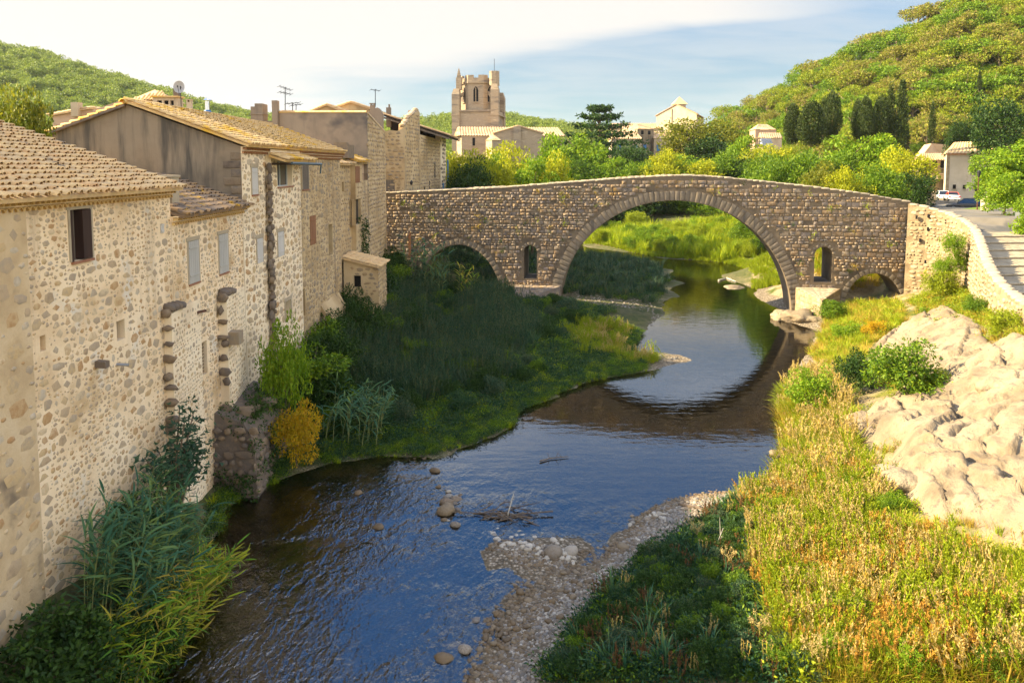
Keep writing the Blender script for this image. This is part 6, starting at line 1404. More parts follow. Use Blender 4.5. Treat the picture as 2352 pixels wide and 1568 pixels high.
def make_kinds():
    for s in range(2):
        r = np.random.default_rng(100 + s)
        def rnd(n, R3, zc, rc, per, leaf, **k): return clump_crown(r, ellip_clumps(r, n, R3, zc, rc, k.pop('lo', .5), k.pop('bottom', -.75)), per, leaf, **k)
        for key, lm in (('round', 'l_green'), ('roundy', 'l_yellow'), ('roundd', 'l_dark'), ('roundb', 'l_brown')):
            Q = rnd(85, (3.5, 3.5, 3.6), 5.9, (.75, 1.35), 95, .34, flat=.8, bottom=-.85)
            tree_kind(key, qmesh('crown', Q, M[lm]), trunk_mesh(r, 6.5, .28, 7, 2.6, M['bark']), 10.2, 8.6)
        Q = rnd(95, (3.3, 3.3, 4.3), 5.2, (.5, 1.1), 80, .36, flat=.65, droop=.5, lo=.35)
        tree_kind('feather', qmesh('crown', Q, M['l_feather']), trunk_mesh(r, 7.5, .22, 9, 2.4, M['bark']), 10.2, 8.0)
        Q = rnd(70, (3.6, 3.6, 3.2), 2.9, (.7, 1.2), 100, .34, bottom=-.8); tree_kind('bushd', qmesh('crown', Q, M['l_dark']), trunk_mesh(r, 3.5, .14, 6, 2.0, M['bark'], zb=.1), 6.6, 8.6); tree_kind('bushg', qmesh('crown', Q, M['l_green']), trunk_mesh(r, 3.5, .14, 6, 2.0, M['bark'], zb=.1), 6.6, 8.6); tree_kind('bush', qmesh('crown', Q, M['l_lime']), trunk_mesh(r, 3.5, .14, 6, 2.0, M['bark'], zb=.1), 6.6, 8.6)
        # near shrubs with small leaves (2 m tall)
        for key, lm, leaf in (('shrub', 'l_green', .10), ('shrubl', 'l_lime', .10), ('shrubd', 'l_dark', .11), ('shrubf', 'l_feather', .10), ('shruba', 'l_autumn', .10)):
            Q = rnd(85, (1.05, 1.05, .95), 1.0, (.10, .30), 62, leaf, lo=.30, bottom=-.9); tree_kind(key, qmesh('foliage', Q, M[lm]), trunk_mesh(r, 1.3, .035, 8, .7, M['bark'], zb=.08), 2.0, 2.3)
        # pines: flat-topped needle clumps on a forked trunk
        cl = []
        for k in range(17):
            a, d = k * 2.4, 2.6 * math.sqrt((k + .5) / 17); cl.append((d * math.cos(a), d * math.sin(a), 6.3 - .22 * d * d + r.uniform(-1.1, .5), r.uniform(.75, 1.25)))
        for k in range(8): a = k * 2.1; cl.append((2.0 * math.cos(a), 2.0 * math.sin(a), 4.2 + r.uniform(-.7, .5), r.uniform(.5, .8)))
        cl = np.array(cl); Q = clump_crown(r, cl, 60, .42, flat=.55, droop=-.5)
        for lm in ('l_pine', 'l_pine_g', 'l_pine_o'): tree_kind('pine', qmesh('crown', clump_crown(r, cl * np.array([r.uniform(.85, 1.15), r.uniform(.85, 1.15), 1, r.uniform(.85, 1.1)]), 60, .42, flat=.55, droop=-.5), M[lm]), trunk_mesh(r, 6.0, .20, 8, 2.0, M['bark_pale'], lean=.25), 7.6, 6.6)
        Q2 = clump_crown(r, cl[::2] * np.array([1, 1, 1, 1.25]), 26, .8, flat=.7, droop=-.5); tree_kind('pinefar', qmesh('crown', Q2, M['l_pine_far']), None, 7.6, 6.6)
        Q3 = rnd(16, (2.2, 2.2, 2.6), 2.9, (.7, 1.3), 26, .75, bottom=-.8); tree_kind('woodfar', qmesh('crown', Q3, M['l_pine_far']), None, 6, 5)
        # cypresses
        def column(n, prof, leaf, per):
            cl = []
            for k in range(n): z = r.uniform(.03, 1); rr = prof(z); a = r.uniform(0, 6.283); cl.append((rr * .8 * math.cos(a), rr * .8 * math.sin(a), z * 10, .28 + rr * .33))
            cl = np.array(cl); Q = clump_crown(r, cl, per, leaf, flat=1.7, droop=-1.3); return Q
        tree_kind('cypress', qmesh('crown', column(120, lambda z: .95 * min(1, z * 6) * max(.04, 1 - z) ** .55, .30, 40), M['l_cypress']), trunk_mesh(r, 4, .2, 0, 1, M['bark']), 10.4, 2.3)
        tree_kind('cypressw', qmesh('crown', column(150, lambda z: 2.0 * min(1, .35 + z * 2) * max(.02, 1 - z ** 2.2) ** .6, .34, 55), M['l_cypress']), trunk_mesh(r, 4, .3, 0, 1, M['bark']), 10.4, 5.0)
        # cedar: level tiers
        cl = []
        for t in range(7):
            z = 4.2 + t * .95; L_ = (4.6, 4.8, 4.4, 3.7, 2.9, 1.9, .9)[t]
            for k in range(8):
                a = k * .785 + t * .5 + r.uniform(-.25, .25)
                for d in (.35, .6, .82, 1.0): cl.append((L_ * d * math.cos(a), L_ * d * math.sin(a), z + .35 * d + r.uniform(-.1, .1), .62 - .2 * d))
        tree_kind('cedar', qmesh('crown', clump_crown(r, np.array(cl), 26, .36, flat=.3), M['l_dark']), trunk_mesh(r, 9.6, .30, 14, 1.5, M['bark'], zb=.4), 10.8, 9.8)
make_kinds()
tcount = [0]
def plant(key, loc, h, w, label, cat='tree', name='tree', group=None, rz=None):
    tcount[0] += 1; k = TREES[key][tcount[0] % len(TREES[key])]; o = bpy.data.objects.new(name, None); C.objects.link(o); o.location = loc; o.empty_display_size = .3
    o.rotation_euler = (0, 0, vr.uniform(0, 6.28) if rz is None else rz); o.scale = (w / k[3], w / k[3], h / k[2]); tag(o, label, cat, group)
    for nm, me in (('crown' if 'crown' in k[0].name else 'foliage', k[0]), ('trunk' if h > 2.6 else 'stem', k[1])):
        if me: c_ = bpy.data.objects.new(nm, me); C.objects.link(c_); c_.parent = o
    return o
def tree_at(key, px, py, wpx, Y, label, group=None, zb=None, name='tree', cat='tree'):
    x, y, zt = atY(px, py, Y); zb = g1(x, y) - .2 if zb is None else zb; d = y / FPX
    return plant(key, (x, y, zb), max(zt - zb, .5), wpx * d, label, cat, name, group)

# --- trees behind the bridge
GT = 'broadleaf trees behind the bridge'
for key, px, py, w, Y, lab in [
    ('roundy', 1075, 322, 100, 92, 'yellow green tree standing against the foot of the church tower, leftmost behind the bridge'),
    ('roundd', 1088, 352, 100, 84, 'low dark green tree just behind the parapet beside the ruined house'),
    ('roundy', 1172, 300, 105, 100, 'bright tree in front of the wide chapel gable'),
    ('roundy', 1150, 345, 90, 86, 'yellow tree behind the parapet between the low dark tree and the bushy one'),
    ('feather', 1262, 283, 95, 104, 'light green feathery tree right of the chapel gable'),
    ('feather', 1335, 285, 125, 148, 'tall light green feathery tree in front of the cedar'),
    ('round', 1290, 335, 150, 146, 'broad bushy green tree behind the left shoulder of the bridge'),
    ('roundd', 1442, 318, 105, 146, 'round dark green tree below the abbey pavilion'),
    ('feather', 1555, 345, 120, 148, 'feathery pale green tree behind the top of the bridge'),
    ('roundb', 1588, 255, 135, 172, 'large olive brown tree in front of the tall abbey hall'),
    ('roundb', 1650, 270, 125, 170, 'olive brown tree touching the right side of the tallest brown tree'),
    ('roundd', 1635, 300, 110, 166, 'dark half of the brown tree group right of the abbey hall'),
    ('feather', 1702, 300, 85, 150, 'slim green feathery tree left of the pale abbey shed'),
    ('roundy', 1700, 352, 95, 146, 'yellow green tree behind the bridge just right of its top'),
    ('round', 1765, 350, 100, 112, 'green tree behind the bridge below the glasshouse shed'),
    ('round', 1840, 345, 110, 104, 'green tree in front of the widest leaning cypress'),
    ('roundb', 1890, 365, 85, 86, 'brown tinged small tree behind the right shoulder of the bridge'),
    ('feather', 1945, 285, 130, 104, 'tall yellow green feathery tree in front of the dark cypress row'),
    ('feather', 2020, 292, 120, 102, 'tall feathery tree at the right end of the cypress row'),
    ('roundy', 1945, 372, 85, 84, 'low golden green tree behind the right part of the parapet'),
    ('round', 2010, 375, 110, 86, 'low dark leaved tree behind the parapet left of the fig bush'),
    ('roundd', 1375, 355, 90, 150, 'dark green tree between the feathery tree and the round one')]:
    tree_at(key, px, py, w * 1.38, Y, lab, GT)
fr_ = np.random.default_rng(55)
for k, px in enumerate(range(1050, 2070, 44)):
    Y = 97 if px < 1290 else 139 if px < 1760 else 97; kk = ('roundy', 'round', 'feather', 'roundd', 'round', 'feather', 'roundy')[int(fr_.integers(7))]
    tree_at(kk, px + fr_.uniform(-10, 10), fr_.uniform(318, 372), fr_.uniform(115, 160), Y + fr_.uniform(-4, 4), 'tree in the thick lower row of greenery just above the bridge parapet', 'lower row of trees behind the bridge')
tree_at('roundd', 2100, 380, 118, 92, 'big leaved dark fig bush beside the silver off roader', zb=5.5, name='fig_tree')
tree_at('cedar', 1378, 236, 225, 165, 'flat tiered dark cedar rising above the abbey roofs', zb=5, name='cedar_tree')
for px, py, w, Y, lab in [(2312, 385, 125, 66, 'bright spreading tree over the crowd barrier'), (2345, 300, 190, 82, 'large yellow green tree leaning in from the right edge above the stepped path'), (2290, 330, 120, 96, 'yellow green tree behind the white house roof'), (2385, 420, 130, 56, 'bright bush tree at the right edge beside the stepped path')]:
    tree_at('feather', px, py, w, Y, lab, 'bright trees on the right', zb=g1(*atY(px, py, Y)[:2]) if Y < 60 else 7.5)
for px, py, w, Y, lab in [(2300, 208, 150, 122, 'dark green broad tree on the slope above the white house'), (2210, 262, 80, 135, 'dark tree behind the chapel bell gable')]:
    tree_at('roundd', px, py, w, Y, lab, zb=10)
GC = 'dark cypresses at the foot of the hill'
for key, px, py, pb, w, Y, lab in [('cypressw', 1822, 236, 330, 46, 132, 'bulky dark cypress, leftmost of the row'), ('cypressw', 1866, 232, 335, 74, 128, 'widest cypress of the row, with a slanting left side'), ('cypressw', 1914, 207, 320, 50, 130, 'tall blunt cypress with brown streaks near the middle of the row'),
    ('cypress', 1893, 222, 320, 26, 134, 'thin green cypress squeezed against the tall blunt one'), ('cypressw', 1972, 225, 320, 34, 131, 'slim blunt cypress after the gap in the row'), ('cypressw', 1990, 220, 330, 44, 128, 'rounded cypress standing in front of the slim blunt one'), ('cypressw', 2026, 214, 330, 50, 128, 'dark rounded cypress left of the two pointed ones'),
    ('cypress', 2049, 188, 340, 28, 130, 'tall pointed cypress, left one of the two spires'), ('cypress', 2074, 184, 350, 34, 127, 'tallest pointed cypress at the right end of the row'), ('cypress', 2144, 230, 330, 18, 134, 'lone slender cypress between the row and the chapel'), ('cypress', 2251, 163, 212, 13, 175, 'small lone cypress high on the slope')]:
    x, y, zb = atY(px, pb, Y); tree_at(key, px, py, w, Y, lab, GC, zb=zb, name='cypress_tree')
# trees seen through the great arch
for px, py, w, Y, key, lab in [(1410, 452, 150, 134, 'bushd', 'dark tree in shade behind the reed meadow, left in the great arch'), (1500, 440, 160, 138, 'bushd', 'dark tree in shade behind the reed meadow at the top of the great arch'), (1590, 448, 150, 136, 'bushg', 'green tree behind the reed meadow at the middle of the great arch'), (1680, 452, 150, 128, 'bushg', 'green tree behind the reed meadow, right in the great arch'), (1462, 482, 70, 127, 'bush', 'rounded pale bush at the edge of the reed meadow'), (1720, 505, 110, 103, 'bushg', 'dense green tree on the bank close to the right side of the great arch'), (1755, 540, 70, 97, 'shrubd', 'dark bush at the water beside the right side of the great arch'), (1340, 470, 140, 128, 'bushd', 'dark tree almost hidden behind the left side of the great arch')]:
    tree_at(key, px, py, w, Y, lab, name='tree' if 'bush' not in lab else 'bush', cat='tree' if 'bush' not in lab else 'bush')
# left tree by the gable
o = tree_at('roundb', 40, 160, 300, 27.5, 'leafy dark tree behind the nearest roof at the left edge', zb=9.5); o.scale = (o.scale[0] * .9, o.scale[1] * .5, o.scale[2])

# --- pine wood on the right hill
GP = 'pines covering the right hillside'; pines = []
pr_ = np.random.default_rng(9); tries = 0
while len(pines) < 300 and tries < 9000:
    tries += 1; px = pr_.uniform(1650, 2420); t = pr_.uniform(0.10, 1.02) ** .9; x, y, z = (float(v) for v in hill_z('right', np.array(px), np.array(t)))
    py = PY0 - FPX * ((y * math.sin(TILT) + (z - CAMZ) * math.cos(TILT)) / (y * math.cos(TILT) - (z - CAMZ) * math.sin(TILT)))
    if any((px - a) ** 2 + (1.8 * (py - b)) ** 2 < 20 ** 2 for a, b, *_ in pines): continue
    pines.append((px, py, x, y, z))
pines.sort(key=lambda p: p[3])
for k, (px, py, x, y, z) in enumerate(pines):
    h = pr_.uniform(7.0, 11.5); plant('pine', (x, y, z - .5), h, h * pr_.uniform(.78, 1.1), 'yellow green umbrella pine in the pine wood on the right hillside', 'pine tree', 'pine_tree', GP)

# --- geometry-node scatter for what nobody could count
HID = bpy.data.collections.new('scatter_prototypes')
def proto_obj(name, me): o = bpy.data.objects.new(name, me); return o
def scatter(name, P, meshes, smin, smax, label, seed=0, tilt=.12, zs=None):
    col = bpy.data.collections.new(name + '_prototypes')
    for k, m in enumerate(meshes): col.objects.link(proto_obj(f'{name}_prototype', m))
    me = bpy.data.meshes.new(name); me.vertices.add(len(P)); me.vertices.foreach_set('co', np.asarray(P, np.float32).ravel()); me.update()
    o = bpy.data.objects.new(name, me); C.objects.link(o); tag(o, label, kind='stuff')
    ng = bpy.data.node_groups.new(name, 'GeometryNodeTree'); ng.interface.new_socket('Geometry', in_out='INPUT', socket_type='NodeSocketGeometry'); ng.interface.new_socket('Geometry', in_out='OUTPUT', socket_type='NodeSocketGeometry')
    N, L = ng.nodes, ng.links; gi, go = N.new('NodeGroupInput'), N.new('NodeGroupOutput'); ip = N.new('GeometryNodeInstanceOnPoints'); ci = N.new('GeometryNodeCollectionInfo')
    ci.inputs['Collection'].default_value = col; ci.inputs['Separate Children'].default_value = True; ci.inputs['Reset Children'].default_value = True
    rv = N.new('FunctionNodeRandomValue'); rv.data_type = 'FLOAT_VECTOR'; rv.inputs[0].default_value = (-tilt, -tilt, 0); rv.inputs[1].default_value = (tilt, tilt, 6.2832); rv.inputs['Seed'].default_value = seed
    rs = N.new('FunctionNodeRandomValue'); rs.data_type = 'FLOAT'; rs.inputs[2].default_value = smin; rs.inputs[3].default_value = smax; rs.inputs['Seed'].default_value = seed + 1
    L.new(gi.outputs[0], ip.inputs['Points']); L.new(ci.outputs[0], ip.inputs['Instance']); ip.inputs['Pick Instance'].default_value = True
    L.new(rv.outputs[0], ip.inputs['Rotation']); L.new(rs.outputs[1], ip.inputs['Scale']); L.new(ip.outputs[0], go.inputs[0])
    md = o.modifiers.new('scatter', 'NODES'); md.node_group = ng
    return o
def inpoly(x, y, poly):
    c = np.zeros(len(x), bool); n = len(poly)
    for i in range(n):
        x0, y0 = poly[i][:2]; x1, y1 = poly[(i + 1) % n][:2]; c ^= ((y0 > y) != (y1 > y)) & (x < (x1 - x0) * (y - y0) / (y1 - y0 + 1e-12) + x0)
    return c
def field(poly, n, r, zmin=.03, zmax=99, clump=None, edge=0.0):
    P = np.array([p[:2] for p in poly]); lo, hi = P.min(0), P.max(0); out = []; tot = 0
    for _ in range(40):
        q = r.uniform(lo, hi, (n * 2, 2)); q = q[inpoly(q[:, 0], q[:, 1], poly)]
        if clump:
            v = np.array([noise.noise(Vector((a * clump[0], b * clump[0], clump[1]))) for a, b in q]); q = q[v + r.uniform(-.25, .25, len(v)) > clump[2]]
        z = gz(q[:, 0], q[:, 1]); k = (z > zmin) & (z < zmax); out.append(np.c_[q[k], z[k] - .02]); tot += k.sum()
        if tot >= n: break
    return np.concatenate(out)[:n]
def blades(r, n, h, spread_, width, droop, base=.1, nseg=3):
    """tuft of arching tapered blades"""
    Q = []
    for _ in range(n):
        a = r.uniform(0, 6.283); d = np.array([math.cos(a), math.sin(a), 0]); s = np.array([-d[1], d[0], 0]); b = d * r.uniform(0, base); hh = h * r.uniform(.55, 1.1); sp = spread_ * r.uniform(.2, 1); w = width * r.uniform(.7, 1.3)
        pts = [b + d * sp * (t ** 1.6) + np.array([0, 0, hh * (t - droop * t ** 3)]) for t in np.linspace(0, 1, nseg + 1)]; ws = [w * (1 - .9 * t ** 1.5) for t in np.linspace(0, 1, nseg + 1)]
        for k in range(nseg): Q.append([pts[k] - s * ws[k] / 2, pts[k] + s * ws[k] / 2, pts[k + 1] + s * ws[k + 1] / 2, pts[k + 1] - s * ws[k + 1] / 2])
    return np.array(Q)
def herb(r, n, rad, h, leaf, stems=6):
    P = np.c_[r.normal(0, rad * .5, n), r.normal(0, rad * .5, n), h * r.uniform(.1, 1, n) ** .8]; D = P * np.array([1, 1, .2]) + r.normal(size=(n, 3)) * rad * .7 + np.array([0, 0, .3 * rad])
    return diamonds(P, D, leaf * r.uniform(.6, 1.4, n), leaf * r.uniform(.3, .55, n), r)
def stalks(r, n, h, rad, head, headn):
    """upright weed: thin stems with a brush of seed bits at the top"""
    Q, mi = [], []
    for _ in range(n):
        b = np.array([r.normal(0, rad), r.normal(0, rad), 0]); tp = b + np.array([r.normal(0, .12 * h), r.normal(0, .12 * h), h * r.uniform(.7, 1.1)]); s = unit(np.array([r.normal(), r.normal(), 0])) * .012
        Q.append([b - s, b + s, tp + s * .5, tp - s * .5]); mi.append(0)
        t = r.uniform(.55, 1.0, headn)[:, None]; P = b + (tp - b) * t; q = diamonds(P, np.c_[r.normal(size=(headn, 2)) * .5, np.full(headn, .9)], head * r.uniform(.5, 1.2, headn), head * .32, r)
        Q += list(q); mi += [1] * headn
    return np.array(Q), mi
R5 = np.random.default_rng(21)
tuft = {}
def T3(key, fn, m): tuft[key] = [qmesh(key, fn(np.random.default_rng(300 + 7 * k + len(tuft))), M[m]) for k in range(3)]
T3('herb_dark', lambda r: herb(r, 110, .42, .55, .13), 'l_herb')
T3('herb_green', lambda r: herb(r, 110, .42, .5, .12), 'l_green')
T3('herb_lime', lambda r: herb(r, 110, .40, .5, .11), 'l_lime')
T3('grass_dull', lambda r: blades(r, 42, 1.5, .75, .045, .30, .25), 'l_dull')
T3('grass_reed', lambda r: blades(r, 36, 1.6, .8, .055, .35, .22), 'l_reed')
T3('grass_green', lambda r: blades(r, 60, .75, .45, .028, .3, .3), 'l_grass')
T3('grass_dry', lambda r: blades(r, 70, .62, .38, .020, .22, .35), 'l_dry')
T3('grass_fresh', lambda r: blades(r, 60, .8, .5, .028, .3, .3), 'l_lime')
T3('meadow_reed', lambda r: blades(r, 46, 2.2, .8, .07, .22, .4), 'l_grass')
def T4(key, fn, ms):
    tuft[key] = []
    for k in range(3):
        Q, mi = fn(np.random.default_rng(500 + k + 11 * len(tuft))); tuft[key].append(qmesh(key, Q, [M[m] for m in ms], mi))
T4('weed_rust', lambda r: stalks(r, 16, .85, .14, .075, 26), ('l_rust', 'l_rust'))
T4('weed_straw', lambda r: stalks(r, 7, .95, .12, .07, 22), ('l_dry', 'l_straw'))
T4('weed_gold', lambda r: stalks(r, 14, .9, .16, .08, 20), ('l_dry', 'l_straw'))
T4('weed_orange', lambda r: stalks(r, 16, .8, .16, .08, 22), ('l_orange', 'l_orange'))
T4('weed_green', lambda r: stalks(r, 12, .95, .16, .09, 24), ('l_grass', 'l_lime'))
T4('reed_plume', lambda r: stalks(r, 12, 1.9, .35, .11, 22), ('l_dull', 'l_dull'))

# left bank
LB = [(-11.3, 31.5), (-9.2, 30.9), (-6.4, 32.5), (-3.8, 33.0), (-2.6, 34.4), (-1.0, 36.6), (.7, 40.4), (2.8, 43.6), (4.6, 46.6), (4.4, 51), (4.2, 55), (9.0, 61.5), (1.5, 66.3), (-12, 69), (-11.3, 55)]
up_ = [(-10.9, 38), (-5, 37), (-1, 40), (1.2, 45), (2.2, 51), (1.5, 58), (-1, 65), (-10, 67)]
scatter('bank_undergrowth', field(LB, 4600, R5), tuft['herb_dark'] + tuft['herb_dark'] + tuft['herb_green'] + tuft['herb_lime'][:1], .45, 1.15, 'dark green herbs covering the shaded left bank', 1, tilt=.38)
scatter('bank_reeds', field(up_, 3000, R5, clump=(.28, 2.0, -.12)), tuft['grass_dull'] + tuft['reed_plume'] + tuft['grass_reed'][:1] + tuft['herb_green'][:1], .4, 1.2, 'dull grey green reeds in the middle of the shaded left bank', 2)
LB0 = [(-11.3, 24), (-9.6, 23.6), (-9.4, 27), (-9.3, 30.2), (-6.2, 31.6), (-3.4, 31.8), (-1.9, 33.1), (-.1, 35.4), (1.8, 39.4), (4.2, 42.7), (8.5, 45.4), (8.4, 51), (10.2, 56.6), (4, 57), (3, 50), (-2, 40), (-7, 36), (-11.3, 33)]
scatter('waterline_plants', field(LB0, 3600, R5, zmin=-.04, zmax=.32), tuft['herb_green'] + tuft['grass_green'][:1] + tuft['herb_dark'], .3, .7, 'low green plants at the very edge of the left bank', 40)
scatter('bank_grass', field([(-11, 34), (-6, 32.5), (-1, 36), (3, 42.5), (6, 46), (6, 52), (0, 44), (-6, 38)], 900, R5), tuft['grass_green'][:1] + tuft['herb_dark'] , .5, 1.0, 'low grass along the waterline of the left bank', 3)
sun_p = [(4.2, 47.2), (8.5, 46.2), (11.5, 48), (8.2, 51), (10, 57), (6.5, 58.5), (4.0, 54)]
scatter('sunlit_grass', field(sun_p, 420, R5, zmin=.08, clump=(.5, 3.0, -.15)), tuft['grass_dry'][:2] + tuft['grass_fresh'] + tuft['grass_green'] + tuft['weed_green'][:2] + tuft['weed_gold'][:1], .4, 1.25, 'golden grass in the sunlit patch before the bridge', 4, tilt=.38)
BUSH = [k[0] for kk in ('shrubd', 'shrub', 'shrubd') for k in TREES[kk]]
for m_, lm in ((0, 'l_herb'), (1, 'l_dull')):
    for k in range(2): c_ = TREES['shrubd'][k][0].copy(); c_.materials[0] = M[lm]; BUSH.append(c_)
scatter('bank_bushes', field([(-11, 32), (-6, 33.5), (-2.6, 35), (.5, 40.4), (3.6, 45), (4, 52), (6, 58), (1.5, 65), (-11, 68)], 430, R5, clump=(.2, 21.0, -.1)), BUSH, .28, .8, 'low mixed bushes spread over the shaded left bank', 43, tilt=.15)
# behind the bridge
scatter('meadow_bushes', field([(11.5, 121), (20, 104.5), (28, 97.5), (34, 95), (44, 101), (42, 119), (14, 127)], 150, R5, clump=(.12, 51.0, -.05)), [k[0] for kk in ('shrubl', 'shrub', 'shrubf') for k in TREES[kk]], .5, 1.35, 'rounded green bushes in the meadow behind the bridge', 47)
scatter('far_edge_grass', field([(11, 122), (20, 103.4), (28, 96.4), (29, 90), (25, 76), (31, 73), (36, 95), (20, 112)], 700, R5, zmin=-.05, zmax=.45), tuft['grass_fresh'] + tuft['grass_green'], .5, 1.1, 'grass at the water edge behind the bridge', 41)
scatter('meadow_reeds', field([(11.5, 121), (20, 104.5), (28, 97.5), (34, 95), (44, 101), (42, 119), (14, 127)], 2600, R5), tuft['meadow_reed'] + tuft['meadow_reed'] + tuft['herb_lime'] + tuft['grass_fresh'], .5, 1.25, 'bright green reed meadow seen through the great arch', 5, tilt=.38)
scatter('far_bank_grass', field([(25.4, 76.5), (30, 70), (40, 80), (36, 94), (29.2, 91)], 900, R5), tuft['grass_green'] + tuft['grass_fresh'], .9, 1.8, 'sunlit grass on the right bank behind the bridge', 6)
scatter('shaded_bank_grass', field([(-8, 72), (2, 70), (13, 66.5), (17, 74), (19, 90), (18, 99), (6, 104), (-8, 98)], 3000, R5, zmin=.12), tuft['herb_dark'] + tuft['grass_dull'][:2] + tuft['herb_green'][:1], .5, 1.3, 'dark grass on the shaded left bank behind the bridge', 7)
scatter('slope_grass', field([(28, 67.2), (34, 66.4), (44, 74), (44, 90), (36, 84), (30, 72)], 1200, R5), tuft['grass_dry'] + tuft['grass_green'][:1], .9, 1.7, 'dry grass on the slope behind the small right arch', 8)
# right bank
G = lambda *pts: [tuple(gpt(*p)) for p in pts]
shade = G((1235, 1568), (1330, 1450), (1420, 1345), (1560, 1240), (1700, 1165), (1760, 1200), (1760, 1330), (1830, 1480), (1850, 1568))
lit = G((1700, 1165), (1800, 1100), (1900, 1060), (1980, 1060), (2030, 1150), (2090, 1225), (2230, 1275), (2420, 1335), (2470, 1568), (1800, 1568), (1790, 1450), (1740, 1300), (1745, 1200))
scatter('bank_herbs', field(shade, 2300, R5, zmin=.30), tuft['herb_dark'] + tuft['herb_dark'] + tuft['herb_green'], .35, .95, 'dark leafy weeds on the shaded right bank', 9, tilt=.38)
scatter('bank_low_bushes', field(shade, 230, R5, zmin=.4), BUSH, .16, .42, 'soft dark green low bushes on the shaded right bank', 44, tilt=.2)
LBUSH = [k[0] for kk in ('shrubl', 'shrubf', 'shrub') for k in TREES[kk]]
scatter('sunny_bushes', field(lit, 190, R5, zmin=.35, clump=(.3, 31.0, .0)), LBUSH, .14, .45, 'low sunlit green bushes scattered through the dry grass', 45, tilt=.2)
scatter('rusty_weeds', field(shade, 170, R5, zmin=.35, clump=(.5, 4.0, .05)), tuft['weed_rust'] + tuft['weed_straw'][:1] + tuft['grass_reed'][:1], .35, .95, 'rust brown weeds among the herbs of the shaded right bank', 10)
scatter('dry_grass', field(lit, 6200, R5, zmin=.25, clump=(.45, 1.0, -.02)), tuft['grass_dry'] + tuft['grass_dry'] + tuft['grass_fresh'][:2] + tuft['grass_green'][:2], .45, 1.2, 'dry golden grass on the sunlit right bank', 11, tilt=.38)
scatter('golden_weeds', field(lit, 1000, R5, zmin=.25, clump=(.35, 6.0, -.1)), tuft['weed_gold'] + tuft['weed_straw'][:2] + tuft['weed_green'] + tuft['weed_green'] + tuft['weed_gold'], .5, 1.25, 'tall golden seed weeds on the sunlit right bank', 12, tilt=.38)
scatter('orange_weeds', field(lit, 400, R5, zmin=.25, clump=(.28, 17.0, .12)), tuft['weed_orange'], .5, 1.2, 'orange brown dry weeds in patches on the sunlit right bank', 42, tilt=.38)
scatter('green_weeds', field(lit, 900, R5, zmin=.25, clump=(.4, 9.0, .10)), tuft['herb_lime'] + tuft['grass_fresh'], .5, 1.2, 'fresh green weeds on the sunlit right bank', 13, tilt=.38)
edge = G((1790, 1060), (1800, 930), (1830, 880), (1900, 870), (1960, 960), (1960, 1060), (1900, 1130), (1800, 1110))
scatter('waterside_grass', field(edge, 900, R5, zmin=.05), tuft['grass_fresh'] + tuft['grass_dry'][:2] + tuft['weed_gold'][:1], .8, 1.7, 'tall yellow green grass at the right water edge', 14, tilt=.38)
upper = G((1860, 800), (1900, 735), (1950, 700), (2060, 690), (2080, 740), (1990, 800), (1960, 860), (1880, 850))
scatter('pier_side_grass', field(upper, 900, R5, zmin=.1), tuft['grass_dry'] + tuft['grass_green'] + tuft['herb_lime'][:1], .5, 1.3, 'mixed grass between the sunlit cutwater and the rock', 15, tilt=.38)
rockzone = G((1960, 960), (2040, 860), (2120, 760), (2250, 760), (2400, 780), (2470, 1250), (2250, 1250), (2080, 1180))
scatter('rock_tufts', field(rockzone, 420, R5, clump=(.6, 3.0, .28)), tuft['grass_dry'] + tuft['herb_lime'] + tuft['grass_green'][:1], .35, .8, 'grass tufts in the cracks of the limestone', 16, zs=.3)
wallfoot = G((2085, 700), (2130, 680), (2200, 655), (2270, 700), (2352, 770), (2352, 800), (2240, 760), (2120, 740))
scatter('wall_foot_weeds', field(wallfoot, 500, R5), tuft['herb_lime'] + tuft['grass_dry'] + tuft['herb_green'][:1], .5, 1.2, 'weeds at the foot of the retaining wall', 17)
# weeds rooted in the bridge joints
P = []
for _ in range(600):
    u, z = R5.uniform(-26, 19), R5.uniform(3, 11.4)
    if bok(u, z, .3, .3) and (noise.noise(Vector((u * .3, z * .5, 2))) > -.05 or R5.random() < .15): P.append(FB.p(u, z, .02))
scatter('joint_weeds', P[:150], [qmesh('joint_weed', herb(np.random.default_rng(k), 40, .22, .25, .10), M[m]) for k, m in enumerate(('l_dark', 'l_dark', 'l_brown', 'l_dry', 'l_lime'))], .6, 1.5, 'small weeds growing from the joints of the bridge', 18, tilt=1.2)

# woods
pts = []
while len(pts) < 600:
    px = pr_.uniform(1600, 2500); t = pr_.uniform(.02, 1.05); x, y, z = (float(v) for v in hill_z('right', np.array(px), np.array(t)))
    pts.append((x, y, z - .4))
tb = [k[0] for k in TREES['bushg']] + [k[0] for k in TREES['pine']] + [k[0] for k in TREES['round']]
scatter('hillside_woods', pts, tb, .25, .6, 'scrub and small pines filling the right hillside', 19, tilt=.05)
pts = []
for _ in range(5200):
    px = pr_.uniform(-250, 1720); t = pr_.uniform(.05, 1.04); x, y, z = (float(v) for v in hill_z('left', np.array(px), np.array(t))); pts.append((x, y, z - .8))
scatter('distant_woods', pts, [k[0] for k in TREES['pinefar']] + [k[0] for k in TREES['woodfar']], .8, 1.6, 'far off pine wood covering the long hill', 20, tilt=.05)

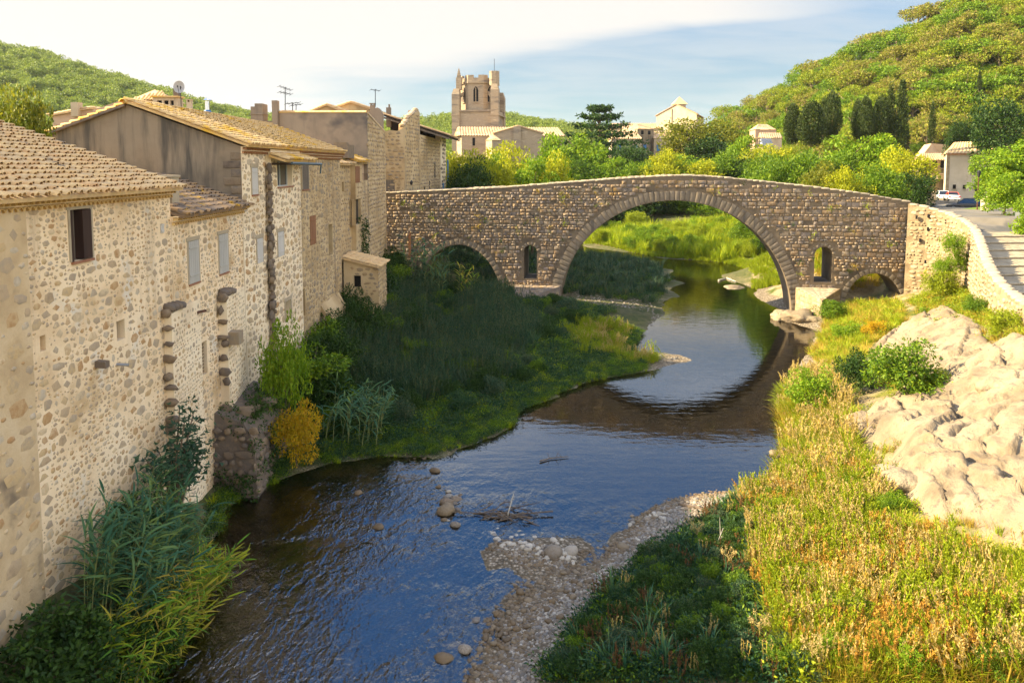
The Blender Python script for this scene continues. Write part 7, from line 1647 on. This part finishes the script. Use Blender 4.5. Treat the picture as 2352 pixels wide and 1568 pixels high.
# --- individual shrubs on the right bank and the wall
GS = 'shrubs on the right bank'
def shrub(key, px, pb, pt, w, lab, cat='shrub', name='shrub'):
    b = gpt(px, pb); s = b.y / FPX; return plant(key, b - Vector((0, 0, .1)), (pb - pt) * s * 1.05, w * s, lab, cat, name, GS)
shrub('shrub', 2085, 925, 778, 200, 'largest green shrub on the rock above the water')
shrub('shrubd', 1965, 905, 795, 100, 'dark green shrub at the left side of the largest one')
shrub('shrubl', 2140, 900, 840, 110, 'low yellow green shrub at the right foot of the largest one')
shrub('shrubf', 1868, 960, 835, 130, 'feathery reed grass mound leaning over the water')
shrub('shrubf', 1945, 780, 735, 90, 'green shrub between the sunlit cutwater and the golden shrub')
shrub('shruba', 2005, 775, 730, 62, 'golden yellow shrub at the top edge of the rock')
shrub('shrub', 1905, 735, 685, 80, 'small shrub against the sunlit cutwater')
shrub('shrubl', 2318, 775, 700, 110, 'bushy plant below the lower end of the stepped path wall')
shrub('shrub', 2245, 725, 675, 80, 'small bush at the foot of the retaining wall bend')
shrub('shrubl', 2160, 690, 610, 90, 'shrub leaning on the middle of the retaining wall')
shrub('shrubf', 2060, 1180, 1120, 70, 'small light shrub at the lower edge of the rock')
shrub('shrubl', 1860, 1020, 960, 110, 'yellowish shrub at the water below the reed grass mound')
for px, py, w, lab in [(2198, 560, 62, 'climbing bush hanging on the retaining wall below its bend'), (2172, 615, 58, 'climbing bush in the middle of the retaining wall'), (2212, 600, 50, 'brownish climber at the lower retaining wall')]:
    p = Vector(atY(px, py, 53.5)); o = plant('shrubf', p + Vector((-.3, -.2, -.9)), 1.9, w * p.y / FPX, lab, 'shrub', 'shrub')
# --- left side shrubs
shrub2 = lambda key, x, y, zb, h, w, lab: plant(key, (x, y, zb), h, w, lab, 'shrub', 'shrub')
shrub2('shrubf', -9.75, 31.2, 1.2, 5.2, 2.3, 'tall light green shrub growing from the old masonry block')
shrub2('shruba', -9.0, 30.0, .3, 2.9, 2.2, 'golden yellow shrub hanging over the water by the masonry block')
shrub2('shrubd', -10.9, 49.0, 1.0, 3.8, 2.9, 'dark climbing bush at the foot of the outhouse')
shrub2('shrubd', -9.9, 39.0, .8, 3.4, 3.6, 'dark shrub on the bank below the tall house')
shrub2('shrubd', -8.9, 35.2, .4, 3.0, 3.2, 'dark shrub on the bank behind the golden shrub')
shrub2('shrubd', -10.8, 34.0, .8, 3.2, 2.4, 'dark ivy covered shrub against the wall of the tall house')
shrub2('shrubd', -10.3, 15.8, .4, 2.6, 3.4, 'dark bramble bush in the lower left corner')
shrub2('shrubd', -9.4, 17.6, -.1, 1.9, 2.4, 'dark bramble at the water under the reeds')
shrub2('shrubd', -11.0, 20.5, 1.6, 1.8, 2.0, 'dark bush between reeds and house wall')
for x, y, z, h, w, lab in [(-13, 53.5, 12.9, 1.0, 2.2, 'green weeds growing on the low roof beside the tall house'), (-12.3, 50.6, 13.2, .9, 1.4, 'yellowish weeds on the broken wall top beside the tall house')]: shrub2('shrubf', x, y, z, h, w, lab)
for k in range(16):
    y_ = 33 + k * 2.2 + vr.uniform(-.6, .6); x_ = -11.0 + vr.uniform(0, 1.6); hh = vr.uniform(2.0, 3.8)
    if 47 < y_ < 54: x_ += 2.6
    plant(('shrubd', 'shrub', 'shrubd')[k % 3], (x_, y_, g1(x_, y_) - .2), hh, hh * vr.uniform(.95, 1.4), 'dark bush piled against the foot of the river houses', 'shrub', 'shrub', 'bushes at the foot of the houses')
iv = T('ivy', 'strand of green ivy climbing the brown stone wall near the bridge end', 'climber', (FX, 60, 3)); r = np.random.default_rng(4)
cl = np.array([(FX + .12, 56.5 + r.normal(0, .35) + .02 * z, z, .35) for z in np.linspace(2, 8.6, 30)]); link('foliage', qmesh('foliage', clump_crown(r, cl, 60, .18, tight=.6), M['l_dark']), iv)

mi_ = T('creeper', 'dark creeper hanging over the ruined masonry block', 'climber', (-10.5, 29.5, 2)); r = np.random.default_rng(14)
cl = np.array([(-10.5 + r.normal(0, .5), 29.6 + r.normal(0, 1.1), 3.0 + r.normal(0, .25), r.uniform(.2, .45)) for _ in range(26)] + [(-9.75 + r.normal(0, .08), 29.8 + r.normal(0, 1.3), r.uniform(.3, 2.6), r.uniform(.15, .32)) for _ in range(26)] + [(r.uniform(-11.3, -9.9), 27.62, r.uniform(.2, 1.0), r.uniform(.12, .28)) for _ in range(16)])
link('foliage', qmesh('foliage', clump_crown(r, cl, 46, .13), M['l_dark']), mi_)
# --- fig tree beside the wall: big lobed leaves
def lobed(n_l=5):
    V, F = [(0, 0, 0)], []
    for k in range(n_l):
        a = R(-100 + 200 * k / (n_l - 1)); V.append((.5 * math.cos(a) * .95, .5 * math.sin(a), .05)); 
        if k < n_l - 1: b = R(-100 + 200 * (k + .5) / (n_l - 1)); V.append((.28 * math.cos(b), .28 * math.sin(b), -.02))
    for i in range(1, len(V) - 1): F.append((0, i, i + 1))
    return np.array(V, float), np.array(F)
LOBE = [lobed(5), lobed(3)]
fg = T('fig_tree', 'dark fig tree with big lobed leaves against the nearest stone house wall', 'tree', (-10.6, 22.4, 1.5)); r = np.random.default_rng(8)
q = MB(); tips = []
for k in range(16):
    a = r.uniform(-.6, 3.4); s = r.uniform(.5, 1.0); b = Vector((-10.7, 22.6, 1.4)); d = Vector((.95 * math.cos(a), 2.1 * math.sin(a) - .7, 0)) * s
    tp = b + d + Vector((0, 0, r.uniform(1.8, 4.4) * (1.05 - .25 * s))); tp.x = max(tp.x, -11.3); md = b.lerp(tp, .5) + Vector((0, 0, .4)); q.tube([b, md, tp], [.06, .04, .015], 5); tips += [(md, tp)]
q.build('branch', M['bark'], fg)
its = []
for md, tp in tips:
    for j in range(52):
        t = r.uniform(.15, 1.05); p = md.lerp(tp, t) + Vector(r.normal(0, .26, 3)); p.x = max(p.x, -11.38); u = Vector((r.normal(.5, .6), r.normal(-.2, .6), r.normal(-.15, .35))).normalized(); nn_ = Vector((.3 + r.normal(0, .3), r.normal(-.3, .3), 1)); v = nn_.cross(u).normalized(); n_ = u.cross(v); s = r.uniform(.16, .30); its.append((p, u * s, v * s, n_ * s))
pieces(fg, 'leaf', its, LOBE, M['l_fig'], 300, 'leaves', 'fig_leaf')

# --- giant reeds in the left foreground
def strip(r):
    n = 5; V, F = [], []; k = r.uniform(.25, .6)
    for i in range(n + 1):
        t = i / n; w = math.sin(math.pi * min(.97, t * .75 + .22)) * .5; z = .35 * t - k * t * t * 1.3
        V += [(t, -w, z + .03), (t, w, z + .03)] 
    for i in range(n): F += [(2 * i, 2 * i + 1, 2 * i + 3), (2 * i, 2 * i + 3, 2 * i + 2)]
    return np.array(V, float), np.array(F)
_rr = np.random.default_rng(2); STRIP = [strip(_rr) for _ in range(6)]
def reeds(lab, bases, hts, lean, lm, seed, ll=(.45, .8), lw=.055, limit=300, dens=.11, t0=.18):
    r = np.random.default_rng(seed); b0 = Vector(bases[0]); h = T('giant_reed', lab, 'reeds', b0, 'reed clumps'); q = MB(); its = []
    for b in bases:
        b = Vector(b); H = r.uniform(*hts); ln = Vector(lean) * r.uniform(.3, 1.1) + Vector((r.normal(0, .22), r.normal(0, .22), 0)); f = lambda t: b + ln * (t ** 2) * H * .42 + Vector((0, 0, H * (t - .16 * ln.length * t ** 2.4)))
        pts = [f(t) for t in np.linspace(0, 1, 7)]; q.tube(pts, [.022, .02, .018, .015, .012, .009, .004], 4, cap=False); a = r.uniform(0, 6.28); t = t0
        while t < 1.0:
            d = (f(min(t + .03, 1.02)) - f(t - .03)).normalized(); a += math.pi + r.normal(0, .5); sd = Vector((math.cos(a), math.sin(a), 0)); u = (sd * .8 + d * .55 + Vector(lean) * .35).normalized(); L_ = r.uniform(*ll) * (1.1 - .45 * abs(t - .6)); nn_ = (d - u * d.dot(u)).normalized()
            v = nn_.cross(u); its.append((f(t), u * L_, v * lw * r.uniform(.8, 1.25), nn_ * L_)); t += dens / H * 1.6 * r.uniform(.7, 1.3)
    q.build('stalks', M['stalk'], h)['kind'] = 'stuff'
    pieces(h, 'leaf', its, STRIP, M[lm], limit, 'leaves', 'reed_leaf'); return h
def rb(n, x0, x1, y0, y1, seed):
    r = np.random.default_rng(seed); o = []
    for _ in range(n): x, y = r.uniform(x0, x1), r.uniform(y0, y1); o.append((x, y, g1(x, y) - .1))
    return o
reeds('big clump of blue green giant reeds leaning towards the water in the left foreground', rb(120, -10.9, -9.6, 17.4, 21.8, 1), (2.2, 3.7), (.55, -.25, 0), 'l_reed', 1)
reeds('fresh yellow green reeds arching out low over the water below the big clump', rb(80, -9.9, -8.9, 16.6, 19.8, 2), (1.5, 2.7), (.95, -.55, 0), 'l_reed_y', 2, (.35, .6), .04)
reeds('green reeds hanging over the water right of the big clump', rb(70, -10.0, -9.1, 19.6, 22.8, 3), (1.6, 2.8), (1.0, -.3, 0), 'l_reed_y', 3, (.35, .6), .045)
reeds('dark reed clump on the bank edge right of the golden shrub', rb(70, -8.6, -6.0, 31.9, 35.2, 4), (1.6, 2.6), (.5, -.5, 0), 'l_reed', 4, (.4, .7), .06, 120, .16)
reeds('tall pale reeds in front of the smaller shaded bridge arch', rb(40, -9.5, -5.5, 62, 65.5, 5), (3.4, 5.2), (.2, -.1, 0), 'l_reed', 5, (.6, 1.0), .10, 60, .22)
reeds('lone reed clump inside the mouth of the shaded bridge arch', rb(14, -4.6, -3.2, 62, 64, 6), (2.4, 3.6), (.3, -.1, 0), 'l_reed_y', 6, (.5, .9), .09, 60, .2)
reeds('thin tall reeds against the nearest house wall above the big clump', rb(9, -10.9, -10.2, 20.2, 21.4, 7), (3.0, 3.9), (.15, -.1, 0), 'l_reed', 7, (.45, .7), .055, 120)

# ------------------------------------------------------------------ rock, boulders, stones, driftwood
RP = [tuple(gpt(*p)) for p in ((1945, 985), (1985, 940), (2035, 925), (2060, 860), (1990, 800), (2010, 770), (2110, 735), (2200, 715), (2300, 770), (2420, 800), (2480, 1000), (2480, 1280), (2330, 1270), (2200, 1215), (2090, 1185), (2035, 1110), (2040, 1040), (1960, 1030))]
bx = np.array([p[:2] for p in RP]); x0, y0 = bx.min(0) - 1; x1, y1 = bx.max(0) + 1
xs, ys = np.arange(x0, x1, .11), np.arange(y0, y1, .13); XX, YY = np.meshgrid(xs, ys, indexing='ij'); ins = inpoly(XX.ravel(), YY.ravel(), RP)
dmin = np.full(XX.size, 1e9)
for i in range(len(RP)):
    a, b = np.array(RP[i][:2]), np.array(RP[(i + 1) % len(RP)][:2]); p = np.stack([XX.ravel(), YY.ravel()], 1); t = np.clip(((p - a) @ (b - a)) / ((b - a) @ (b - a)), 0, 1); dmin = np.minimum(dmin, np.linalg.norm(p - (a + t[:, None] * (b - a)), axis=1))
sd = np.where(ins, dmin, -dmin); mk = np.clip((sd + .35) / 1.5, 0, 1); mk = mk * mk * (3 - 2 * mk)
def rockn(x, y):
    w = noise.noise(Vector((x * .28, y * .2, 1.7))) * 1.2 + noise.noise(Vector((x * .9, y * .7, 6.2))) * .28
    a = noise.noise(Vector((x * .16, y * .11, .5))) * .55 + noise.noise(Vector((x * .5, y * .33, 8.5))) * .22
    s1 = (x * .62 - y * .22 + w) * .50; s2 = (x * .35 + y * .55 + w * 1.4) * .62; s3 = (x * .9 - y * .5 + w) * 1.5
    saw = lambda s: (s - math.floor(s)) ** 1.3
    led = -saw(-s1) * .46 * (.5 + .5 * noise.noise(Vector((x * .3, y * .3, 2)))) - saw(s2) * .20 - saw(s3) * .07
    vd_, vp_ = noise.voronoi(Vector((x * .30 + w * .5, y * .16 + w * .3, 1.3))); cr_ = min(1.0, (vd_[1] - vd_[0]) / .045)
    f = noise.turbulence(Vector((x * 1.6, y * 1.1, 3.0)), 4, True) * .13 + noise.noise(Vector((x * 6, y * 5, 1))) * .03
    return .95 + a + led - .38 * (1 - cr_) + f * 1.2
rz_ = np.array([rockn(a, b) if m > 0 else 0 for a, b, m in zip(XX.ravel(), YY.ravel(), mk)]); ZZ = gz(XX.ravel(), YY.ravel()) - .35 + mk * (rz_ * 1.05 + .05)
nn0, nn1 = XX.shape; ii = np.arange(XX.size).reshape(nn0, nn1); F = np.stack([ii[:-1, :-1], ii[1:, :-1], ii[1:, 1:], ii[:-1, 1:]], -1).reshape(-1, 4); F = F[mk[F].max(1) > 0]
used = np.unique(F); rem = np.full(XX.size, -1); rem[used] = np.arange(len(used))
tag(link('rock_outcrop', polymesh('rock_outcrop', np.stack([XX.ravel(), YY.ravel(), ZZ], 1)[used], rem[F], M['rock'], False)), 'pale cracked limestone outcrop sloping down to the right bank', kind='structure')
def stone_mesh(seed, sub=2, rough=.35, flat=.7):
    bm = bmesh.new(); bmesh.ops.create_icosphere(bm, subdivisions=sub, radius=.5)
    for v in bm.verts:
        k = 1 + rough * noise.noise(v.co * 1.6 + Vector((seed * 7.1, 0, 0))) + rough * .4 * noise.noise(v.co * 4 + Vector((0, seed * 3.3, 0))); v.co = v.co * k; v.co.z *= flat
    me = bpy.data.meshes.new('stone'); bm.to_mesh(me); bm.free(); me.polygons.foreach_set('use_smooth', [True] * len(me.polygons)); return me
STN = [stone_mesh(k) for k in range(6)]; STNB = []; STNP = [m.copy() for m in STN]
for m in STNP: m.materials.append(M['pebble_pale'])
STNB = []
for m in STN: b = m.copy(); m.materials.append(M['pebble']); b.materials.append(M['pebble_brown']); STNB.append(b)
BIG = [stone_mesh(20 + k, 4, .55, .6) for k in range(4)]
for m in BIG: m.materials.append(M['rock'])
def boulder(px, py, w, h, d, lab, sink=.3, k=0, Z=None):
    p = gpt(px, py) if Z is None else Vector(atZ(px, py, Z)); o = bpy.data.objects.new('boulder', BIG[k % 4]); C.objects.link(o); o.location = p + Vector((0, 0, h * (.5 - sink))); o.scale = (w, d, h / .6); o.rotation_euler = (0, 0, k * 1.3); tag(o, lab, 'boulder')
boulder(1828, 738, 2.7, 1.3, 2.4, 'pale boulder under the sunlit cutwater', .3, 0, 0); boulder(1798, 732, 2.2, 1.0, 2.0, 'low pale boulder in the water left of the sunlit cutwater', .35, 1, 0); boulder(1855, 742, 1.9, 1.0, 1.6, 'small pale boulder right of the one under the cutwater', .3, 2, 0)
boulder(1762, 652, 4.0, 1.5, 3.0, 'flat pale boulder on the far bank seen through the great arch', .3, 1, .1); boulder(1995, 985, 2.0, 1.2, 1.5, 'rounded boulder above the waterside grass', .35, 3); boulder(2062, 1120, 1.7, 1.0, 1.3, 'grooved boulder at the lower edge of the rock', .35, 2)
boulder(2310, 905, 2.2, 1.1, 1.6, 'dark edged boulder high on the rock slope', .4, 0); boulder(1650, 480, 5, 4, 3.5, 'pale boulder among the trees behind the reed meadow', .4, 2, 1.5)
boulder(1690, 660, 3.0, .5, 2.0, 'yellowish gravel hump in the river behind the arch', .5, 3, 0)
sr = np.random.default_rng(31)
def stone(px, py, s, lab, group=None, brown=False, flat=1.0):
    p = gpt(px, py); p.z = max(p.z, -.06); o = bpy.data.objects.new('river_stone', (STNB if brown is True else STNP if brown == 2 else STN)[sr.integers(6)]); C.objects.link(o); o.location = p + Vector((0, 0, s * .14)); o.scale = (s * sr.uniform(.9, 1.4), s * sr.uniform(.8, 1.1), s * flat * sr.uniform(.8, 1.1)); o.rotation_euler = (sr.uniform(-.3, .3), sr.uniform(-.3, .3), sr.uniform(0, 6.28)); tag(o, lab, 'stone', group)
for px, py, s, br, lab in [(823, 1158, .36, True, 'single brown stone in the dark water right of the golden shrub'), (870, 1247, .40, True, 'single rounded brown stone in the middle of the rippled water'), (1066, 1496, .42, False, 'pale rounded stone alone in the water near the bottom'), (1021, 1524, .42, True, 'flat brown stone left below the pale rounded one near the bottom'), (1046, 1225, .42, False, 'dark wet stone left of the driftwood pile'), (1024, 1194, .78, True, 'long brown slab of stone left of the driftwood pile'), (1026, 1170, .55, False, 'slanting grey stone leaning behind the long brown slab'), (1048, 1160, .38, False, 'pale stone at the left end of the driftwood'), (1030, 1152, .36, False, 'grey stone topmost of the small heap left of the driftwood'), (1000, 1088, .40, True, 'flat stone in the riffle above the driftwood'), (1094, 1427, .28, False, 'dark stone in the shallow water beside the gravel'), (1195, 1363, .30, True, 'brown stone at the gravel edge'), (1780, 1047, .55, True, 'flat brown stone just under the bridge reflection at the right bank'), (1590, 1215, .70, False, 'large flat pale stone on the gravel under the herbs'), (1270, 1273, .62, False, 'large grey stone in the spit'), (1310, 1270, .5, False, 'angular pale stone at the root of the spit'), (1432, 1258, .34, True, 'brown stone alone in the water above the spit'), (1540, 1200, .38, False, 'rounded stone at the upper gravel edge')]: stone(px, py, s, lab, None, br)
for k in range(90): t = sr.uniform(0, 1); stone(1135 + 190 * t + sr.normal(0, 8), 1238 + 42 * t + sr.normal(0, 12), sr.uniform(.10, .24), 'pale rounded stone heaped in the spit right of the driftwood', 'stones of the spit', 2 if k % 3 else False)
for k in range(14): stone(sr.uniform(1005, 1060), sr.uniform(1125, 1215), sr.uniform(.16, .3), 'small stone in the heap left of the driftwood', 'stones beside the driftwood', k % 2 == 0)
for k in range(34): t = sr.uniform(0, 1); stone(1450 + 260 * t + sr.normal(0, 10), 1205 - 68 * t + sr.normal(0, 7) , sr.uniform(.10, .26), 'rounded stone on the upper edge of the gravel bar', 'stones on the gravel edge', 2 if k % 2 else False)
for k in range(60): t = sr.uniform(0, 1); stone(1120 + 230 * t + sr.normal(0, 25), 1500 - 200 * t + sr.normal(0, 16), sr.uniform(.12, .24), 'brown stone at the shallow edge of the gravel bar', 'stones in the shallows', True)
gb_ = [tuple(gpt(*p)) for p in ((1040, 1568), (1100, 1440), (1210, 1310), (1120, 1252), (1140, 1232), (1300, 1262), (1400, 1250), (1450, 1195), (1530, 1145), (1640, 1125), (1745, 1118), (1730, 1190), (1560, 1260), (1440, 1350), (1350, 1450), (1260, 1568))]
def low(name, brown, seed):
    mm = [stone_mesh(40 + seed + k, 1) for k in range(5)]
    for m in mm: m.materials.append(M['pebble_brown' if brown else 'pebble'])
    return mm
scatter('gravel_pebbles', field(gb_, 8500, R5, zmin=.03, zmax=.6), low('p', False, 0), .05, .19, 'grey and pale pebbles of the gravel bar', 30, tilt=.5)
scatter('pale_pebbles', field(gb_, 2200, R5, zmin=.05, zmax=.6, clump=(.5, 40.0, -.05)), [m for m in STNP[:3]], .05, .14, 'pale pebbles strewn over the gravel bar', 46, tilt=.5)
scatter('shallow_pebbles', field(gb_, 2600, R5, zmin=-.12, zmax=.10), low('p', True, 9), .07, .22, 'brown pebbles in the shallows along the gravel bar', 31, tilt=.5)
scatter('riffle_pebbles', field([tuple(gpt(*p)) for p in ((850, 1060), (1000, 1050), (1080, 1180), (1200, 1250), (1120, 1270), (950, 1180))], 420, R5, zmin=-.3), low('p', True, 15), .08, .25, 'pebbles in the riffle', 32, tilt=.5)
scatter('field_pebbles', field(lit, 2600, R5, zmin=.3, clump=(.5, 12.0, -.05)), low('p', False, 25), .06, .22, 'pale stones lying between the dry grass', 33, tilt=.5)
scatter('bar_pebbles', field([(8, 47.5), (11.8, 48.1), (8.6, 50.8), (9.6, 54), (13, 62.5), (5, 66), (-1, 68), (8, 76), (14, 76), (13, 66)], 1500, R5, zmin=-.05), low('p', False, 33), .08, .25, 'pebbles on the bank beside the great arch', 34, tilt=.5)
# driftwood
dp = gpt(1165, 1195); dw = T('driftwood_pile', 'tangle of dark driftwood branches caught on the stones in mid river', 'driftwood', dp); r = np.random.default_rng(6)
for k in range(46):
    c_ = dp + Vector((r.normal(-.1, .55), r.normal(0, .3), abs(r.normal(.10, .12)))); a = r.normal(.1, .5) + (math.pi if k % 2 else 0); L_ = r.uniform(.5, 2.0) if k < 20 else r.uniform(.3, .9); d = Vector((math.cos(a), math.sin(a) * .6, r.normal(.06, .18))) * L_; q = MB()
    q.tube([c_ - d * .5, c_ + Vector((0, 0, r.normal(.04, .06))), c_ + d * .5], [.030, .022, .010], 5); q.build('branch', M['drift'], dw)
q = MB(); q.tube([dp + Vector((.0, .1, .1)), Vector(atY(1180, 1133, dp.y + .4))], [.03, .015], 5); o = q.build('branch', M['drift_pale'], dw); o['label'] = 'bleached straight stick rising from the tangle'
q = MB(); q.tube([dp + Vector((-2.3, .2, .25)), dp + Vector((-1.2, .15, .22)), dp + Vector((0, 0, .3))], [.015, .02, .03], 5); q.build('branch', M['drift'], dw)
for pts, rad, lab, m in [(((1745, 1125), (1775, 1095), (1800, 1068)), .09, 'leaning log at the right water edge below the grass', 'drift'), (((1560, 1160), (1620, 1172), (1690, 1185)), .06, 'thin log lying on the upper gravel edge', 'drift'), (((1240, 1075), (1262, 1070), (1305, 1068)), .035, 'floating twig in the pool left of the log', 'drift'), (((1650, 655), (1668, 640), (1690, 650)), .10, 'bleached branch stranded in the river behind the arch', 'drift_pale'), (((1590, 1330), (1640, 1290), (1660, 1262)), .02, 'bare white stick leaning among the herbs of the right bank', 'drift_pale')]:
    p = [gpt(*q_) for q_ in pts]; p = [Vector((v.x, v.y, max(v.z, .03) + rad * .6 + (.35 if 'leaning' in lab and i else 0) * i)) for i, v in enumerate(p)]; h = MB(); h.tube(p, [rad, rad * .8, rad * .45], 7)
    for k in range(3): s = p[1].lerp(p[2], k / 3); h.tube([s, s + Vector((r.normal(0, .25), r.normal(.1, .2), r.uniform(.1, .35)))], [rad * .4, rad * .12], 5)
    tag(h.build('log' if 'log' in lab else 'branch_piece', M[m]), lab, 'log' if 'log' in lab else 'branch')
# single dry weeds standing out in the foreground
for px, pb, pt, lab in [(1742, 1500, 1400, 'tall straw coloured umbrella weed standing alone at the shadow edge'), (1862, 1560, 1455, 'branching dry weed at the lower right in the sun'), (1672, 1330, 1255, 'pale dry weed among the dark herbs'), (1600, 1260, 1195, 'thin weed on the gravel edge')]:
    b = gpt(px, pb); s = b.y / FPX; H = (pb - pt) * s; w = T('dry_weed', lab, 'weed', b); q = MB(); Q = []
    q.tube([b, b + Vector((.02, 0, H * .6)), b + Vector((.0, 0, H * .8))], [.012, .009, .006], 4)
    for k in range(11):
        a = k * 2.4; e = b + Vector((math.cos(a) * H * .2, math.sin(a) * H * .2, H * r.uniform(.78, 1.0))); q.tube([b + Vector((0, 0, H * r.uniform(.5, .8))), e], [.006, .003], 4); P_ = np.array(e) + r.normal(0, .03, (22, 3)); Q.append(diamonds(P_, r.normal(size=(22, 3)), .04, .025, r))
    q.build('stem', M['l_straw'], w); link('seed_head', qmesh('seed_head', np.concatenate(Q), M['l_straw']), w)

# ------------------------------------------------------------------ thin summer haze
hm = bpy.data.materials.new('haze'); hm.use_nodes = True; hn = hm.node_tree.nodes; hn.clear(); ho_ = hn.new('ShaderNodeOutputMaterial'); pv = hn.new('ShaderNodeVolumePrincipled')
pv.inputs['Color'].default_value = (.86, .93, 1.0, 1); pv.inputs['Density'].default_value = .00006; pv.inputs['Anisotropy'].default_value = .2; hm.node_tree.links.new(pv.outputs[0], ho_.inputs['Volume'])
q = MB(); q.box((-4000, -4000, -9), (4000, 6000, 190)); tag(q.build('haze', hm), 'thin haze in the air', kind='stuff')
